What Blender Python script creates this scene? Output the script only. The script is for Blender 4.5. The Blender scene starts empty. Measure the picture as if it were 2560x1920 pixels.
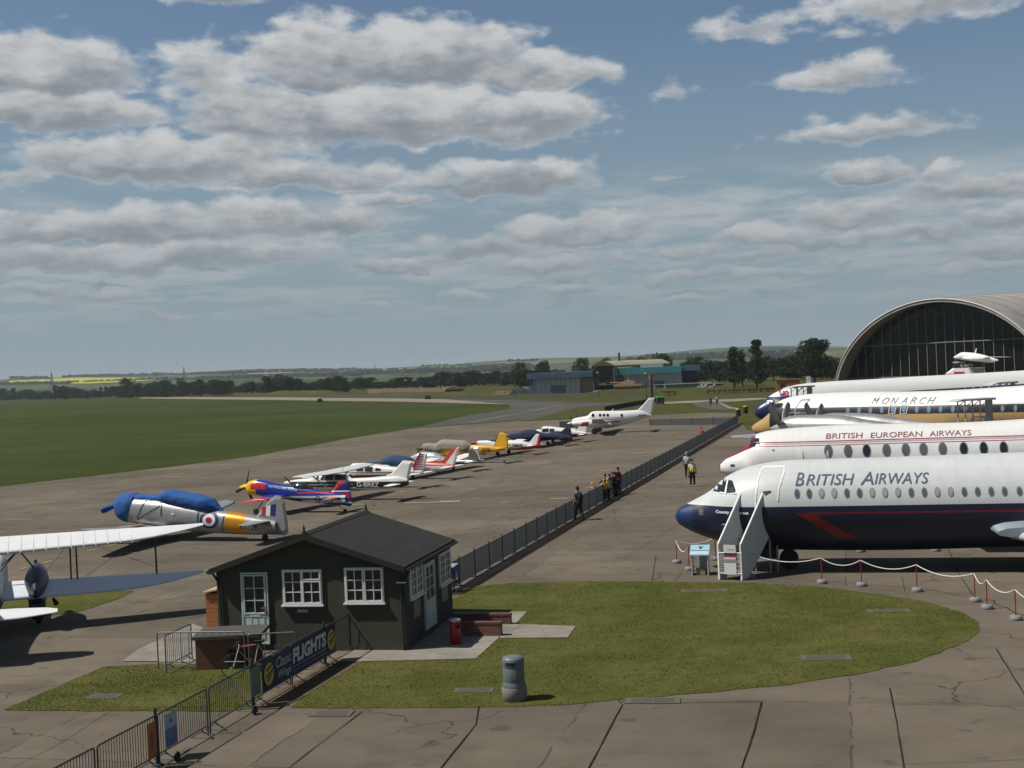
import bpy, bmesh, math, random
from mathutils import Vector, Matrix, noise
from math import radians, sin, cos, pi, atan2, sqrt
S = bpy.context.scene
random.seed(7)

# ---------------- camera, world, sun, exposure ----------------
H = 8.0; FP = 3200.0; ROLL = 0.044; PITCH = math.atan(33/FP)
cam_d = bpy.data.cameras.new('camera'); cam = bpy.data.objects.new('camera', cam_d)
S.collection.objects.link(cam); S.camera = cam
cam_d.sensor_width = 36; cam_d.lens = 36*FP/2560; cam_d.clip_end = 30000; cam_d.clip_start = .3
CM = Matrix.Translation((0,0,H)) @ Matrix.Rotation(pi/2-PITCH, 4, 'X') @ Matrix.Rotation(-ROLL, 4, 'Z')
cam.matrix_world = CM
CR = CM.to_3x3(); CO = Vector((0,0,H))
def ray(px, py): return CR @ Vector(((px-1280)/FP, (960-py)/FP, -1))
def G(px, py, z=0.0):
    d = ray(px, py); t = (z-H)/d.z
    return CO + d*t
def hz(px): return 983.3-.044*px
def hitplane(px, py, p0, n):
    d = ray(px, py); t = (Vector(p0)-CO).dot(Vector(n))/d.dot(Vector(n))
    return CO+d*t
def atY(px, py, Y):
    d = ray(px, py); return CO + d*(Y/d.y)
def V(*a): return Vector(a)
EX = V(.9686, -.2487, 0); EY = V(.2487, .9686, 0)

S.view_settings.view_transform = 'Standard'; S.view_settings.look = 'None'
S.view_settings.gamma = 1; S.view_settings.exposure = 0.15
S.view_settings.use_curve_mapping = False
S.render.resolution_x = 1024; S.render.resolution_y = 768
S.render.engine = 'CYCLES'
SUNV = V(-.72, -.09, 1.0).normalized()          # towards the sun
sd = bpy.data.lights.new('sun', 'SUN'); sd.energy = 4.3; sd.angle = radians(.53); sd.color = (1, .94, .85)
sun = bpy.data.objects.new('sun', sd); S.collection.objects.link(sun)
sun.rotation_euler = SUNV.to_track_quat('Z', 'Y').to_euler(); sun.location = (-40, 0, 60)
SEL = math.asin(SUNV.z)

class NT:
    def __init__(s, t): s.t = t; s.n = t.nodes; s.l = t.links
    def put(s, inp, v):
        if isinstance(v, bpy.types.NodeSocket): s.l.new(v, inp)
        else: inp.default_value = v
    def node(s, ty, ins={}, **kw):
        nd = s.n.new(ty)
        for k, v in kw.items(): setattr(nd, k, v)
        for k, v in ins.items(): s.put(nd.inputs[k], v)
        return nd
    def m(s, op, a, b=None, c=None, clamp=False):
        nd = s.n.new('ShaderNodeMath'); nd.operation = op; nd.use_clamp = clamp
        s.put(nd.inputs[0], a)
        if b is not None: s.put(nd.inputs[1], b)
        if c is not None: s.put(nd.inputs[2], c)
        return nd.outputs[0]
    def vm(s, op, a, b=None, c=None):
        nd = s.n.new('ShaderNodeVectorMath'); nd.operation = op
        s.put(nd.inputs[0], a)
        if b is not None: s.put(nd.inputs[1], b)
        if c is not None: s.put(nd.inputs[2], c)
        return nd.outputs['Value'] if op in ('LENGTH', 'DOT_PRODUCT') else nd.outputs[0]
    def sm(s, x, lo, hi, a=0.0, b=1.0):
        nd = s.n.new('ShaderNodeMapRange'); nd.interpolation_type = 'SMOOTHSTEP'
        s.put(nd.inputs[0], x); nd.inputs[1].default_value = lo; nd.inputs[2].default_value = hi
        nd.inputs[3].default_value = a; nd.inputs[4].default_value = b
        return nd.outputs[0]
    def noise(s, vec, scale, detail=4, rough=.55, dist=0):
        nd = s.node('ShaderNodeTexNoise', {'Vector': vec, 'Scale': scale, 'Detail': detail, 'Roughness': rough, 'Distortion': dist})
        return nd.outputs[0]
    def mix(s, f, a, b, mode='MIX'):
        nd = s.n.new('ShaderNodeMix'); nd.data_type = 'RGBA'; nd.blend_type = mode
        s.put(nd.inputs[0], f)
        s.put(nd.inputs[6], a if isinstance(a, bpy.types.NodeSocket) else (*a[:3], 1))
        s.put(nd.inputs[7], b if isinstance(b, bpy.types.NodeSocket) else (*b[:3], 1))
        return nd.outputs[2]

# world: Nishita sky with cumulus banks placed by compass direction
W = bpy.data.worlds.new('World'); S.world = W; W.use_nodes = True
wt = NT(W.node_tree); wt.n.clear()
sky = wt.node('ShaderNodeTexSky', sky_type='NISHITA', sun_disc=False, sun_elevation=SEL,
              sun_rotation=atan2(SUNV.x, SUNV.y) % (2*pi), air_density=1.0, dust_density=1.2, ozone_density=1.6, altitude=30)
BL = [ # px, py, rx, ry up, ry down, strength   (photo pixels turned into compass direction / elevation)
 (520,-25,170,40,38,1),(100,175,270,95,70,1.15),(130,280,300,60,45,1.05),(510,165,120,70,70,.75),(580,230,180,50,30,.7),
 (800,150,210,110,85,1.15),(1050,150,300,110,85,1.2),(1170,120,130,80,60,1),(1320,180,210,60,55,.95),(1500,180,60,35,30,.5),
 (900,290,480,80,80,1.2),(640,290,210,90,60,1.05),(1300,290,250,70,75,1.1),(350,400,310,70,60,1.1),(230,400,190,60,50,1),(700,430,250,55,50,1),
 (880,440,150,40,40,.8),(1260,455,270,60,38,1.1),(1100,460,120,25,20,.8),(560,380,200,60,60,1),
 (150,570,260,55,45,.95),(400,570,260,60,50,.95),(650,540,170,50,45,1.05),(830,560,150,45,32,.95),(500,640,420,45,45,.9),(980,505,130,30,25,.7),(120,650,240,40,35,.75),
 (960,670,130,30,22,.85),(1160,745,90,22,16,.75),(930,765,60,14,12,.6),(1440,575,220,42,38,1),(1200,620,160,40,28,.8),(1500,590,140,30,22,.75),
 (1360,660,170,32,32,.8),(1560,640,90,22,16,.6),(1720,630,110,30,24,.7),(1930,590,170,40,32,.9),(2120,530,190,40,40,.85),(2080,600,240,30,24,.9),(2330,580,130,35,35,.8),
 (1880,70,130,35,32,.55),(2120,90,55,20,16,.4),(2110,190,180,50,36,.75),(1700,230,85,32,22,.45),(2170,325,230,38,28,.7),(1650,445,75,16,12,.5),
 (2160,440,110,45,24,.95),(2450,465,210,45,42,1),(2340,445,70,35,30,.8),(2500,550,130,45,35,.9),(2520,620,150,40,30,.9),(2450,670,230,28,26,.75),
 (2350,-20,320,40,68,.9),(1770,690,190,22,18,.75),(1960,680,140,20,18,.65),(1490,690,140,20,20,.6),(250,740,180,22,20,.6),(400,790,130,22,16,.6),(100,730,140,28,18,.6),(60,440,70,30,30,.5),
 (1650,750,260,16,14,.4),(2000,760,260,18,16,.4),(2300,740,220,18,16,.45),(700,780,240,16,14,.35),(1900,640,120,26,20,.7),(1400,730,120,16,14,.5)]
def azel(px, py):
    d = ray(px, py).normalized(); return atan2(d.x, d.y)*10, math.asin(d.z)*10
tree = bpy.data.node_groups.new('cloud_density', 'ShaderNodeTree')
tree.interface.new_socket('P', in_out='INPUT', socket_type='NodeSocketVector')
tree.interface.new_socket('D', in_out='OUTPUT', socket_type='NodeSocketFloat'); tree.interface.new_socket('T', in_out='OUTPUT', socket_type='NodeSocketFloat')
g = NT(tree); gi = g.n.new('NodeGroupInput'); go = g.n.new('NodeGroupOutput'); P0 = gi.outputs[0]   # (az, el, -el)*10
n1 = g.noise(P0, 1.6, 3, .5); n2 = g.noise(g.vm('MULTIPLY', P0, (1, 1.5, 1.5)), 3.0, 10, .58)
wv = g.vm('MULTIPLY', g.vm('SUBTRACT', g.node('ShaderNodeTexNoise', {'Vector': P0, 'Scale': 3.0, 'Detail': 4.0}).outputs['Color'], (.5,.5,.5)), (.32, .22, 0))
PW = g.vm('ADD', P0, wv); PW = g.vm('ADD', PW, g.vm('MULTIPLY', g.node('ShaderNodeCombineXYZ', {'Z': g.node('ShaderNodeSeparateXYZ', {0: wv}).outputs[1]}).outputs[0], (0,0,-1)))
cur = None; sw_ = None; st_ = None; pwy = g.node('ShaderNodeSeparateXYZ', {0: PW}).outputs[1]
k = 10/FP
for (px, py, rx, ru, rd, st) in BL:
    a, e = azel(px, py); rx, ru, rd = rx*k*1.12, ru*k*1.1, rd*k*1.08
    v = g.vm('MULTIPLY_ADD', PW, (1/rx, 1/ru, 1/rd), (-a/rx, -e/ru, e/rd))
    v = g.vm('MAXIMUM', v, (-50, 0, 0))
    L = g.m('MULTIPLY_ADD', g.vm('LENGTH', v), -st, st)
    w_ = g.m('POWER', g.m('MAXIMUM', L, .02), 3.0); t_ = g.m('MULTIPLY', w_, g.m('MULTIPLY_ADD', pwy, 1/(ru+rd), (rd-e)/(ru+rd)))
    sw_ = w_ if sw_ is None else g.m('ADD', sw_, w_); st_ = t_ if st_ is None else g.m('ADD', st_, t_)
    cur = L if cur is None else g.node('ShaderNodeMath', {0: cur, 1: L, 2: .12}, operation='SMOOTH_MAX').outputs[0]
D = g.m('ADD', cur, g.m('MULTIPLY_ADD', n2, 1.35, -.70))
D = g.m('ADD', D, g.m('MULTIPLY_ADD', n1, .4, -.2))
g.l.new(D, go.inputs[0]); g.l.new(g.m('ADD', g.m('DIVIDE', st_, sw_), g.m('MULTIPLY_ADD', n2, 1.3, -.65)), go.inputs[1])
tc = wt.node('ShaderNodeTexCoord'); sp = wt.node('ShaderNodeSeparateXYZ', {0: tc.outputs['Generated']})
az = wt.m('MULTIPLY', wt.m('ARCTAN2', sp.outputs[0], sp.outputs[1]), 10); el = wt.m('MULTIPLY', wt.m('ARCSINE', sp.outputs[2]), 10)
pv = wt.node('ShaderNodeCombineXYZ', {0: az, 1: el, 2: wt.m('MULTIPLY', el, -1)}).outputs[0]
def grp(vec):
    nd = wt.n.new('ShaderNodeGroup'); nd.node_tree = tree; wt.l.new(vec, nd.inputs[0]); return nd.outputs
D0, T0 = grp(pv)[:2]
# general small cumulus of the whole sky, flattened towards the horizon
zz = wt.m('MAXIMUM', sp.outputs[2], 0.0); inv = wt.m('DIVIDE', 1, wt.m('ADD', zz, .05))
pp = wt.vm('SCALE', wt.node('ShaderNodeCombineXYZ', {0: sp.outputs[0], 1: sp.outputs[1]}).outputs[0]); 
pp.node.inputs['Scale'].default_value = 1; wt.l.new(inv, pp.node.inputs['Scale'])
c2 = wt.noise(wt.vm('MULTIPLY', pp, (1, .8, 1)), 1.15, 8, .6)
lowband = wt.m('MULTIPLY', wt.sm(el, .3, .7), wt.sm(el, 1.15, 1.6, 1, 0))
highband = wt.sm(el, 3.3, 4.5)
c2m = wt.m('MULTIPLY', wt.sm(c2, .42, .62), wt.m('MAXIMUM', wt.m('MULTIPLY', lowband, .85), wt.m('MULTIPLY', highband, .25)))
skc = wt.vm('SCALE', sky.outputs[0]); skc.node.inputs['Scale'].default_value = .060
sk2 = wt.vm('MULTIPLY', skc, (1.0, 1.10, 1.13))
# the bluish-grey band low over the horizon
base = wt.mix(wt.sm(el, 0.0, 2.8, .92, 0), sk2, (.226, .292, .336))
def layer(mask, shade_noise):
    lit = wt.m('MULTIPLY', wt.sm(shade_noise, .05, .95, .0, 1), wt.sm(el, .5, 2.0, .66, 1))
    ccol = wt.mix(lit, (.205, .235, .262), (.53, .54, .545))
    fall = wt.m('MULTIPLY', wt.sm(wt.m('ABSOLUTE', az), 4.0, 10.0, 1, .65), wt.sm(el, 2.6, 5.5, 1, .9))  # added dimming of the unseen sky, sideways, behind and overhead, to deepen shadows
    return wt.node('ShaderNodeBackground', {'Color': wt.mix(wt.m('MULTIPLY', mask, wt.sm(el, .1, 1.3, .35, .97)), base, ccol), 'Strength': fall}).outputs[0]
sn = wt.m('MULTIPLY_ADD', wt.noise(wt.vm('MULTIPLY', pv, (1,1.6,1.6)), 7, 6, .6), .9, -.45)
mD = wt.sm(D0, -.03, .42); c2s = wt.sm(c2, .46, .78, .95, .25)
shA = wt.m('ADD', wt.m('MULTIPLY', mD, wt.m('ADD', T0, wt.m('MULTIPLY', sn, .25))), wt.m('MULTIPLY', wt.m('SUBTRACT', 1, mD), c2s))
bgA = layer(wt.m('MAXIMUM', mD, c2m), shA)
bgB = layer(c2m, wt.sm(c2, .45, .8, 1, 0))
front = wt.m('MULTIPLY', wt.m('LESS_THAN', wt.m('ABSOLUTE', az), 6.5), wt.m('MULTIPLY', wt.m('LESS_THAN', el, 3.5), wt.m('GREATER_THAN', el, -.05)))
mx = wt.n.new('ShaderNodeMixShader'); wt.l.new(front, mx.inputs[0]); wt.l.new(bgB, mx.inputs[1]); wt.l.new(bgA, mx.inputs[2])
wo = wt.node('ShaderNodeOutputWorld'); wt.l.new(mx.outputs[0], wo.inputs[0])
W.cycles.sampling_method = 'MANUAL'; W.cycles.sample_map_resolution = 512

# ---------------- helpers ----------------
def link(o, parent=None):
    S.collection.objects.link(o)
    if parent is not None: o.parent = parent
    return o
def tag(o, label=None, cat=None, group=None, kind=None):
    if label: o['label'] = label
    if cat: o['category'] = cat
    if group: o['group'] = group
    if kind: o['kind'] = kind
    return o
def thing(name, label, cat, loc=(0,0,0), rz=0.0, group=None):
    o = link(bpy.data.objects.new(name, None)); o.location = loc; o.rotation_euler = (0,0,rz); o.empty_display_size = .2
    return tag(o, label, cat, group)
class MB:
    def __init__(s): s.v = []; s.f = []; s.mi = []; s.sm = []
    def add(s, vs, fs, mi=0, smooth=False, M=None):
        b = len(s.v)
        for p in vs:
            p = Vector(p)
            s.v.append(M @ p if M is not None else p)
        for f in fs: s.f.append([b+i for i in f]); s.mi.append(mi); s.sm.append(smooth)
        return s
    def box(s, c, d, mi=0, M=None, rz=0):
        x, y, z = d[0]/2, d[1]/2, d[2]/2
        R = Matrix.Rotation(rz, 3, 'Z')
        vs = [Vector(c)+R@Vector((sx*x, sy*y, sz*z)) for sz in (-1,1) for sx, sy in ((-1,-1),(1,-1),(1,1),(-1,1))]
        return s.add(vs, [(3,2,1,0),(4,5,6,7),(0,1,5,4),(1,2,6,5),(2,3,7,6),(3,0,4,7)], mi, False, M)
    def tube(s, a, b, r0, r1=None, n=8, mi=0, M=None, cap=True, smooth=True):
        a, b = Vector(a), Vector(b); r1 = r0 if r1 is None else r1
        d = (b-a).normalized(); u = d.orthogonal().normalized(); w = d.cross(u)
        vs = [a+(u*cos(2*pi*k/n)+w*sin(2*pi*k/n))*r0 for k in range(n)]+[b+(u*cos(2*pi*k/n)+w*sin(2*pi*k/n))*r1 for k in range(n)]
        s.add(vs, [(k, (k+1)%n, n+(k+1)%n, n+k) for k in range(n)], mi, smooth, M)
        if cap: s.add(vs, [tuple(range(n-1,-1,-1)), tuple(range(n, 2*n))], mi, False, M)
        return s
    def path(s, pts, r, n=6, mi=0):
        for a, b in zip(pts[:-1], pts[1:]): s.tube(a, b, r, n=n, mi=mi)
        return s
    def rings(s, rs, mi=0, smooth=True, cap=True, M=None):
        n = len(rs[0]); vs = [p for r in rs for p in r]
        fs = [(i*n+k, i*n+(k+1)%n, (i+1)*n+(k+1)%n, (i+1)*n+k) for i in range(len(rs)-1) for k in range(n)]
        s.add(vs, fs, mi, smooth, M)
        if cap: s.add(vs, [tuple(range(n-1,-1,-1)), tuple(range(len(vs)-n, len(vs)))], mi, False, M)
        return s
    def lathe(s, prof, n=20, mi=0, M=None, c=(0,0,0)):   # prof: (r, z)
        c = Vector(c)
        return s.rings([[c+V(r*cos(2*pi*k/n), r*sin(2*pi*k/n), z) for k in range(n)] for r, z in prof], mi, True, True, M)
    def prism(s, poly, ax, t0, t1, mi=0, M=None):        # poly 2D; ax: function (u,v,t)->Vector
        n = len(poly); vs = [ax(u, v, t0) for u, v in poly]+[ax(u, v, t1) for u, v in poly]
        return s.add(vs, [tuple(range(n-1,-1,-1)), tuple(range(n, 2*n))]+[(k, (k+1)%n, n+(k+1)%n, n+k) for k in range(n)], mi, False, M)
    def ball(s, c, r, n=10, mi=0, M=None, sc=(1,1,1)):
        c = Vector(c); prof = [(r*max(sin(pi*i/n), .02), -r*cos(pi*i/n)) for i in range(n+1)]
        return s.rings([[c+V(q*cos(2*pi*k/(n+2))*sc[0], q*sin(2*pi*k/(n+2))*sc[1], z*sc[2]) for k in range(n+2)] for q, z in prof], mi, True, True, M)
    def build(s, name, mats, parent=None, label=None, cat=None, group=None, kind=None, loc=None):
        me = bpy.data.meshes.new(name); me.from_pydata([tuple(p) for p in s.v], [], s.f)
        mats = mats if isinstance(mats, (list, tuple)) else [mats]
        for m in mats: me.materials.append(m)
        me.polygons.foreach_set('material_index', s.mi); me.polygons.foreach_set('use_smooth', s.sm)
        bm = bmesh.new(); bm.from_mesh(me); bmesh.ops.recalc_face_normals(bm, faces=bm.faces); bm.to_mesh(me); bm.free()
        me.update()
        o = link(bpy.data.objects.new(name, me), parent)
        if loc is not None: o.location = loc
        return tag(o, label, cat, group, kind)
def tree_copy(o, parent=None):
    c = o.copy(); S.collection.objects.link(c); c.parent = parent
    for ch in list(o.children): tree_copy(ch, c)
    return c

MC = {}
def mat(name, col, rough=.6, metal=0.0, var=.12, vs=3.0, bump=0.0, bs=20.0, spec=.5, fine=.06, coat=0.0):
    if name in MC: return MC[name]
    m = bpy.data.materials.new(name); m.use_nodes = True; t = NT(m.node_tree); t.n.clear()
    o = t.node('ShaderNodeTexCoord').outputs['Object']
    n = t.noise(o, vs, 5, .6); f = t.noise(o, vs*9, 3, .6)
    v = t.m('ADD', t.m('MULTIPLY_ADD', n, 2*var, 1-var), t.m('MULTIPLY_ADD', f, 2*fine, -fine))
    c = t.vm('SCALE', (col[0], col[1], col[2])); t.l.new(v, c.node.inputs['Scale'])
    b = t.node('ShaderNodeBsdfPrincipled', {'Base Color': c, 'Metallic': metal, 'Specular IOR Level': spec, 'Coat Weight': coat})
    t.put(b.inputs['Roughness'], t.m('MULTIPLY_ADD', n, .25, rough-.12, True))
    if bump:
        bp = t.node('ShaderNodeBump', {'Height': t.noise(o, bs, 5, .6), 'Strength': bump, 'Distance': .02}); t.l.new(bp.outputs[0], b.inputs['Normal'])
    t.l.new(b.outputs[0], t.node('ShaderNodeOutputMaterial').inputs[0])
    MC[name] = m; return m
def livery(name, base, regions, rough=.35, metal=0.0, var=.06, panel=0.0, dirt=.12, spec=.5):
    """regions: (colour, [(a,b,c,d) -> a*x+b*y+c*z>d ...]) painted one over the other, in the part's own coordinates"""
    m = bpy.data.materials.new(name); m.use_nodes = True; t = NT(m.node_tree); t.n.clear()
    o = t.node('ShaderNodeTexCoord').outputs['Object']; s = t.node('ShaderNodeSeparateXYZ', {0: o})
    cur = t.mix(0.0, base, base)
    for col, cs in regions:
        f = None
        for (a, b, c, d) in cs:
            q = t.m('GREATER_THAN', t.vm('DOT_PRODUCT', o, (a, b, c)), d)
            f = q if f is None else t.m('MULTIPLY', f, q)
        cur = t.mix(f, cur, col)
    n = t.m('MULTIPLY_ADD', t.noise(t.vm('MULTIPLY', o, (3.2, 1, .35)), 1.3, 6, .62), .5, t.m('MULTIPLY', t.noise(t.vm('MULTIPLY', o, (.6, 1, 2.5)), 1.3, 6, .62), .5)); n2 = t.noise(o, 14, 4, .6)
    w = t.m('ADD', t.m('MULTIPLY_ADD', n, 2*var+dirt, 1-var-dirt*.6), t.m('MULTIPLY_ADD', n2, .08, -.04))
    if panel:
        px = t.m('FRACT', t.m('DIVIDE', s.outputs[0], panel)); ln = t.m('LESS_THAN', px, .018/panel)
        pz = t.m('FRACT', t.m('DIVIDE', s.outputs[2], .62)); ln2 = t.m('LESS_THAN', pz, .016)
        w = t.m('MULTIPLY', w, t.m('MULTIPLY_ADD', t.m('MAXIMUM', ln, ln2), -.14, 1))
    c = t.vm('SCALE', cur); t.l.new(w, c.node.inputs['Scale'])
    b = t.node('ShaderNodeBsdfPrincipled', {'Base Color': c, 'Metallic': metal, 'Roughness': t.m('MULTIPLY_ADD', n, .3, rough-.12, True), 'Specular IOR Level': spec})
    bp = t.node('ShaderNodeBump', {'Height': t.noise(o, 2.2, 4, .6), 'Strength': .12, 'Distance': .05}); t.l.new(bp.outputs[0], b.inputs['Normal'])
    t.l.new(b.outputs[0], t.node('ShaderNodeOutputMaterial').inputs[0]); return m

WHITE = mat('white_paint', (.78,.78,.76), .4, var=.05); BLACK = mat('black_rubber', (.015,.015,.016), .75)
DARK = mat('dark_metal', (.035,.036,.038), .55, .3); STEEL = mat('galvanised_steel', (.36,.38,.39), .45, .7, var=.2)
GLASS = mat('dark_glass', (.02,.024,.028), .12, 0, var=.3, vs=1.5, spec=.8); RED = mat('red_paint', (.42,.02,.025), .45)
NAVY = mat('navy_paint', (.012,.018,.06), .35); YEL = mat('yellow_paint', (.75,.42,.02), .4); SILV = mat('silver_paint', (.5,.51,.52), .38, .55, var=.15)
GREY = mat('grey_paint', (.26,.28,.29), .5); LGREY = mat('light_grey_paint', (.5,.53,.54), .5); RIM = mat('wheel_rim', (.45,.46,.47), .4, .5)
CONC = mat('cast_concrete', (.2,.195,.18), .9, var=.2, bump=.3, bs=40)

def textmesh(s, size=1.0, shear=0.0, bold=0.0, space=1.0):
    cu = bpy.data.curves.new('lettering', 'FONT'); cu.body = s; cu.size = size; cu.shear = shear; cu.offset = bold*size
    cu.space_character = space; cu.resolution_u = 3
    o = bpy.data.objects.new('lettering', cu); S.collection.objects.link(o)
    dg = bpy.context.evaluated_depsgraph_get(); me = bpy.data.meshes.new_from_object(o.evaluated_get(dg))
    bpy.data.objects.remove(o); bpy.data.curves.remove(cu)
    return me
def textflat(s, M, size, mt, parent, name='lettering', shear=0, bold=.0, fit=None, space=1.0, extr=0, **kw):
    """text in the local XY plane, then M; fit=(w,h) stretches it"""
    me = textmesh(s, size, shear, bold, space)
    xs = [v.co.x for v in me.vertices]; ys = [v.co.y for v in me.vertices]
    x0, x1, y0, y1 = min(xs), max(xs), min(ys), max(ys)
    for v in me.vertices:
        x, y = v.co.x-x0, v.co.y-y0
        if fit: x *= fit[0]/(x1-x0); y *= fit[1]/(y1-y0)
        v.co = M @ Vector((x, y, 0))
    me.name = name; me.materials.append(mt)
    o = link(bpy.data.objects.new(name, me), parent); return tag(o, **kw)
ORD = ['first','second','third','fourth','fifth','sixth','seventh','eighth','ninth','tenth','eleventh','twelfth','thirteenth','fourteenth','fifteenth','sixteenth']

# ---------------- ground materials ----------------
def ground_mat(name, c1, c2, c3, s1, s2, rough=.95, bump=.4, bs=30, joints=None, streak=None, fine=90, fv=.25, cracks=False):
    m = bpy.data.materials.new(name); m.use_nodes = True; t = NT(m.node_tree); t.n.clear()
    p = t.node('ShaderNodeNewGeometry').outputs['Position']
    a = t.noise(p, s1, 6, .62); b = t.noise(p, s2, 6, .65); f = t.noise(p, fine, 3, .7)
    c = t.mix(t.sm(a, .36, .64), c1, c2); c = t.mix(t.m('MULTIPLY', t.sm(b, .45, .72), .75), c, c3)
    w = t.m('MULTIPLY_ADD', f, 2*fv, 1-fv)
    if streak:
        sx = t.vm('DOT_PRODUCT', p, tuple(EX)); sy = t.vm('DOT_PRODUCT', p, tuple(EY))
        q = t.node('ShaderNodeCombineXYZ', {0: t.m('MULTIPLY', sx, streak[0]), 1: t.m('MULTIPLY', sy, streak[1])}).outputs[0]
        w = t.m('MULTIPLY', w, t.m('MULTIPLY_ADD', t.noise(q, 1, 5, .6), .4, .8))
    if cracks:
        pw_ = t.vm('ADD', p, t.vm('MULTIPLY', t.node('ShaderNodeTexNoise', {'Vector': p, 'Scale': .9, 'Detail': 5.0}).outputs['Color'], (1.6, 1.6, 0)))
        ed = t.node('ShaderNodeTexVoronoi', {'Vector': t.vm('MULTIPLY', pw_, (1,1,0)), 'Scale': .16}, feature='DISTANCE_TO_EDGE').outputs['Distance']
        ck = t.m('MULTIPLY', t.m('LESS_THAN', ed, .0035), t.sm(t.noise(p, .12, 3), .46, .56))
        w = t.m('MULTIPLY', w, t.m('MULTIPLY_ADD', ck, -.5, 1))
        w = t.m('MULTIPLY', w, t.m('MULTIPLY_ADD', t.sm(t.noise(p, 1.1, 2, .4), .66, .74), -.28, 1))
        w = t.m('MULTIPLY', w, t.m('MULTIPLY_ADD', t.noise(p, 45, 2, .8), .36, .82))
    if joints:
        sx = t.vm('DOT_PRODUCT', p, tuple(EX)); sy = t.vm('DOT_PRODUCT', p, tuple(EY))
        wob = t.m('MULTIPLY_ADD', t.noise(p, .8, 3), .25, 0)
        jx = t.m('LESS_THAN', t.m('FRACT', t.m('DIVIDE', t.m('ADD', sx, wob), joints[0])), joints[2]/joints[0])
        jy = t.m('LESS_THAN', t.m('FRACT', t.m('DIVIDE', t.m('ADD', sy, wob), joints[1])), joints[2]/joints[1])
        ix = t.m('FLOOR', t.m('DIVIDE', t.m('ADD', sx, wob), joints[0])); iy = t.m('FLOOR', t.m('DIVIDE', t.m('ADD', sy, wob), joints[1]))
        wn = t.node('ShaderNodeTexWhiteNoise', {'Vector': t.node('ShaderNodeCombineXYZ', {0: ix, 1: iy}).outputs[0]}).outputs[0]
        w = t.m('MULTIPLY', w, t.m('MULTIPLY_ADD', wn, .2, .9))
        w = t.m('MULTIPLY', w, t.m('MULTIPLY_ADD', t.m('MULTIPLY', t.m('MAXIMUM', jx, jy), t.sm(t.noise(p, 1.3, 3), .4, .55)), -.4, 1))
    cc = t.vm('SCALE', c); t.l.new(w, cc.node.inputs['Scale'])
    bs_ = t.node('ShaderNodeBsdfPrincipled', {'Base Color': cc, 'Roughness': rough, 'Specular IOR Level': .03})
    if bump:
        bp = t.node('ShaderNodeBump', {'Height': t.noise(p, bs, 4, .7), 'Strength': bump, 'Distance': .03}); t.l.new(bp.outputs[0], bs_.inputs['Normal'])
    t.l.new(bs_.outputs[0], t.node('ShaderNodeOutputMaterial').inputs[0]); return m
M_APRON = ground_mat('apron_concrete', (.120,.103,.082), (.158,.137,.109), (.101,.087,.069), .07, .5, joints=(6.1,6.1,.06), streak=(.25,.6), fine=16, fv=.22, cracks=True)
M_ASPH = ground_mat('taxiway_asphalt', (.078,.078,.077), (.098,.097,.094), (.068,.067,.066), .06, .4, streak=(.3,.02))
M_DASPH = ground_mat('dark_asphalt', (.052,.046,.04), (.066,.058,.05), (.045,.04,.036), .3, 1.2)
M_LAWN = ground_mat('lawn_grass', (.068,.078,.019), (.104,.102,.033), (.052,.068,.014), .35, 1.6, bump=1.0, bs=14, fine=11, fv=.5, streak=(.5,1.2))
M_FIELD = ground_mat('airfield_grass', (.037,.052,.013), (.055,.067,.020), (.031,.046,.011), .014, .09, bump=.5, bs=6, fine=2, fv=.3, streak=(.01,.12))
M_ROUGH = ground_mat('rough_grass', (.058,.062,.017), (.075,.072,.025), (.044,.054,.013), .03, .2, bump=.5, bs=4, fine=1.5, fv=.2, streak=(.02,.2))
M_SOIL = ground_mat('bare_soil', (.115,.08,.055), (.15,.11,.08), (.08,.06,.042), 1.5, 5, bump=1, bs=15, fine=30)
M_PATH = ground_mat('gravel_path', (.22,.19,.15), (.27,.235,.19), (.19,.165,.13), .2, 1)
M_SLAB = ground_mat('paving_slabs', (.22,.203,.175), (.27,.25,.22), (.18,.165,.143), .6, 2, joints=(.9,.62,.02), fine=40, fv=.08)
M_PATCH = ground_mat('old_paint', (.30,.27,.22), (.36,.33,.27), (.2,.175,.14), 1.0, 4)
M_YMARK = ground_mat('yellow_line_paint', (.30,.24,.09), (.34,.27,.11), (.2,.16,.09), 1.0, 4)
M_JOINT = ground_mat('tar_joint', (.022,.019,.016), (.03,.026,.022), (.05,.044,.037), 1.0, 4)
def sheet(name, pts, m, z, label=None, kind='structure', jit=0, sub=0, **kw):
    w = [G(*p) if not isinstance(p, Vector) else p for p in pts]
    if sub:
        o = []
        for i, a in enumerate(w):
            b = w[(i+1) % len(w)]; n = max(1, int((b-a).length/sub))
            o += [a.lerp(b, k/n)+V(random.uniform(-jit, jit), random.uniform(-jit, jit), 0) for k in range(n)]
        w = o
    me = bpy.data.meshes.new(name); bm = bmesh.new()
    f = bm.faces.new([bm.verts.new((p.x, p.y, z)) for p in w]); bm.normal_update()
    if f.normal.z < 0: f.normal_flip()
    bmesh.ops.triangulate(bm, faces=bm.faces); bm.to_mesh(me); bm.free(); me.materials.append(m)
    o = link(bpy.data.objects.new(name, me)); return tag(o, label, kind=kind, **kw)
def smooth_pts(pts, n=6):
    out = []
    for i in range(len(pts)):
        p0, p1, p2, p3 = [Vector((*pts[(i+j-1) % len(pts)], 0)) for j in range(4)]
        for k in range(n):
            t = k/n; q = .5*((2*p1)+(p2-p0)*t+(2*p0-5*p1+4*p2-p3)*t*t+(3*p1-3*p2+p0-p3)*t**3); out.append((q.x, q.y))
    return out
def cr(ox, oy, s, pts): return [(ox+x/s, oy+y/s) for x, y in pts]

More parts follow.
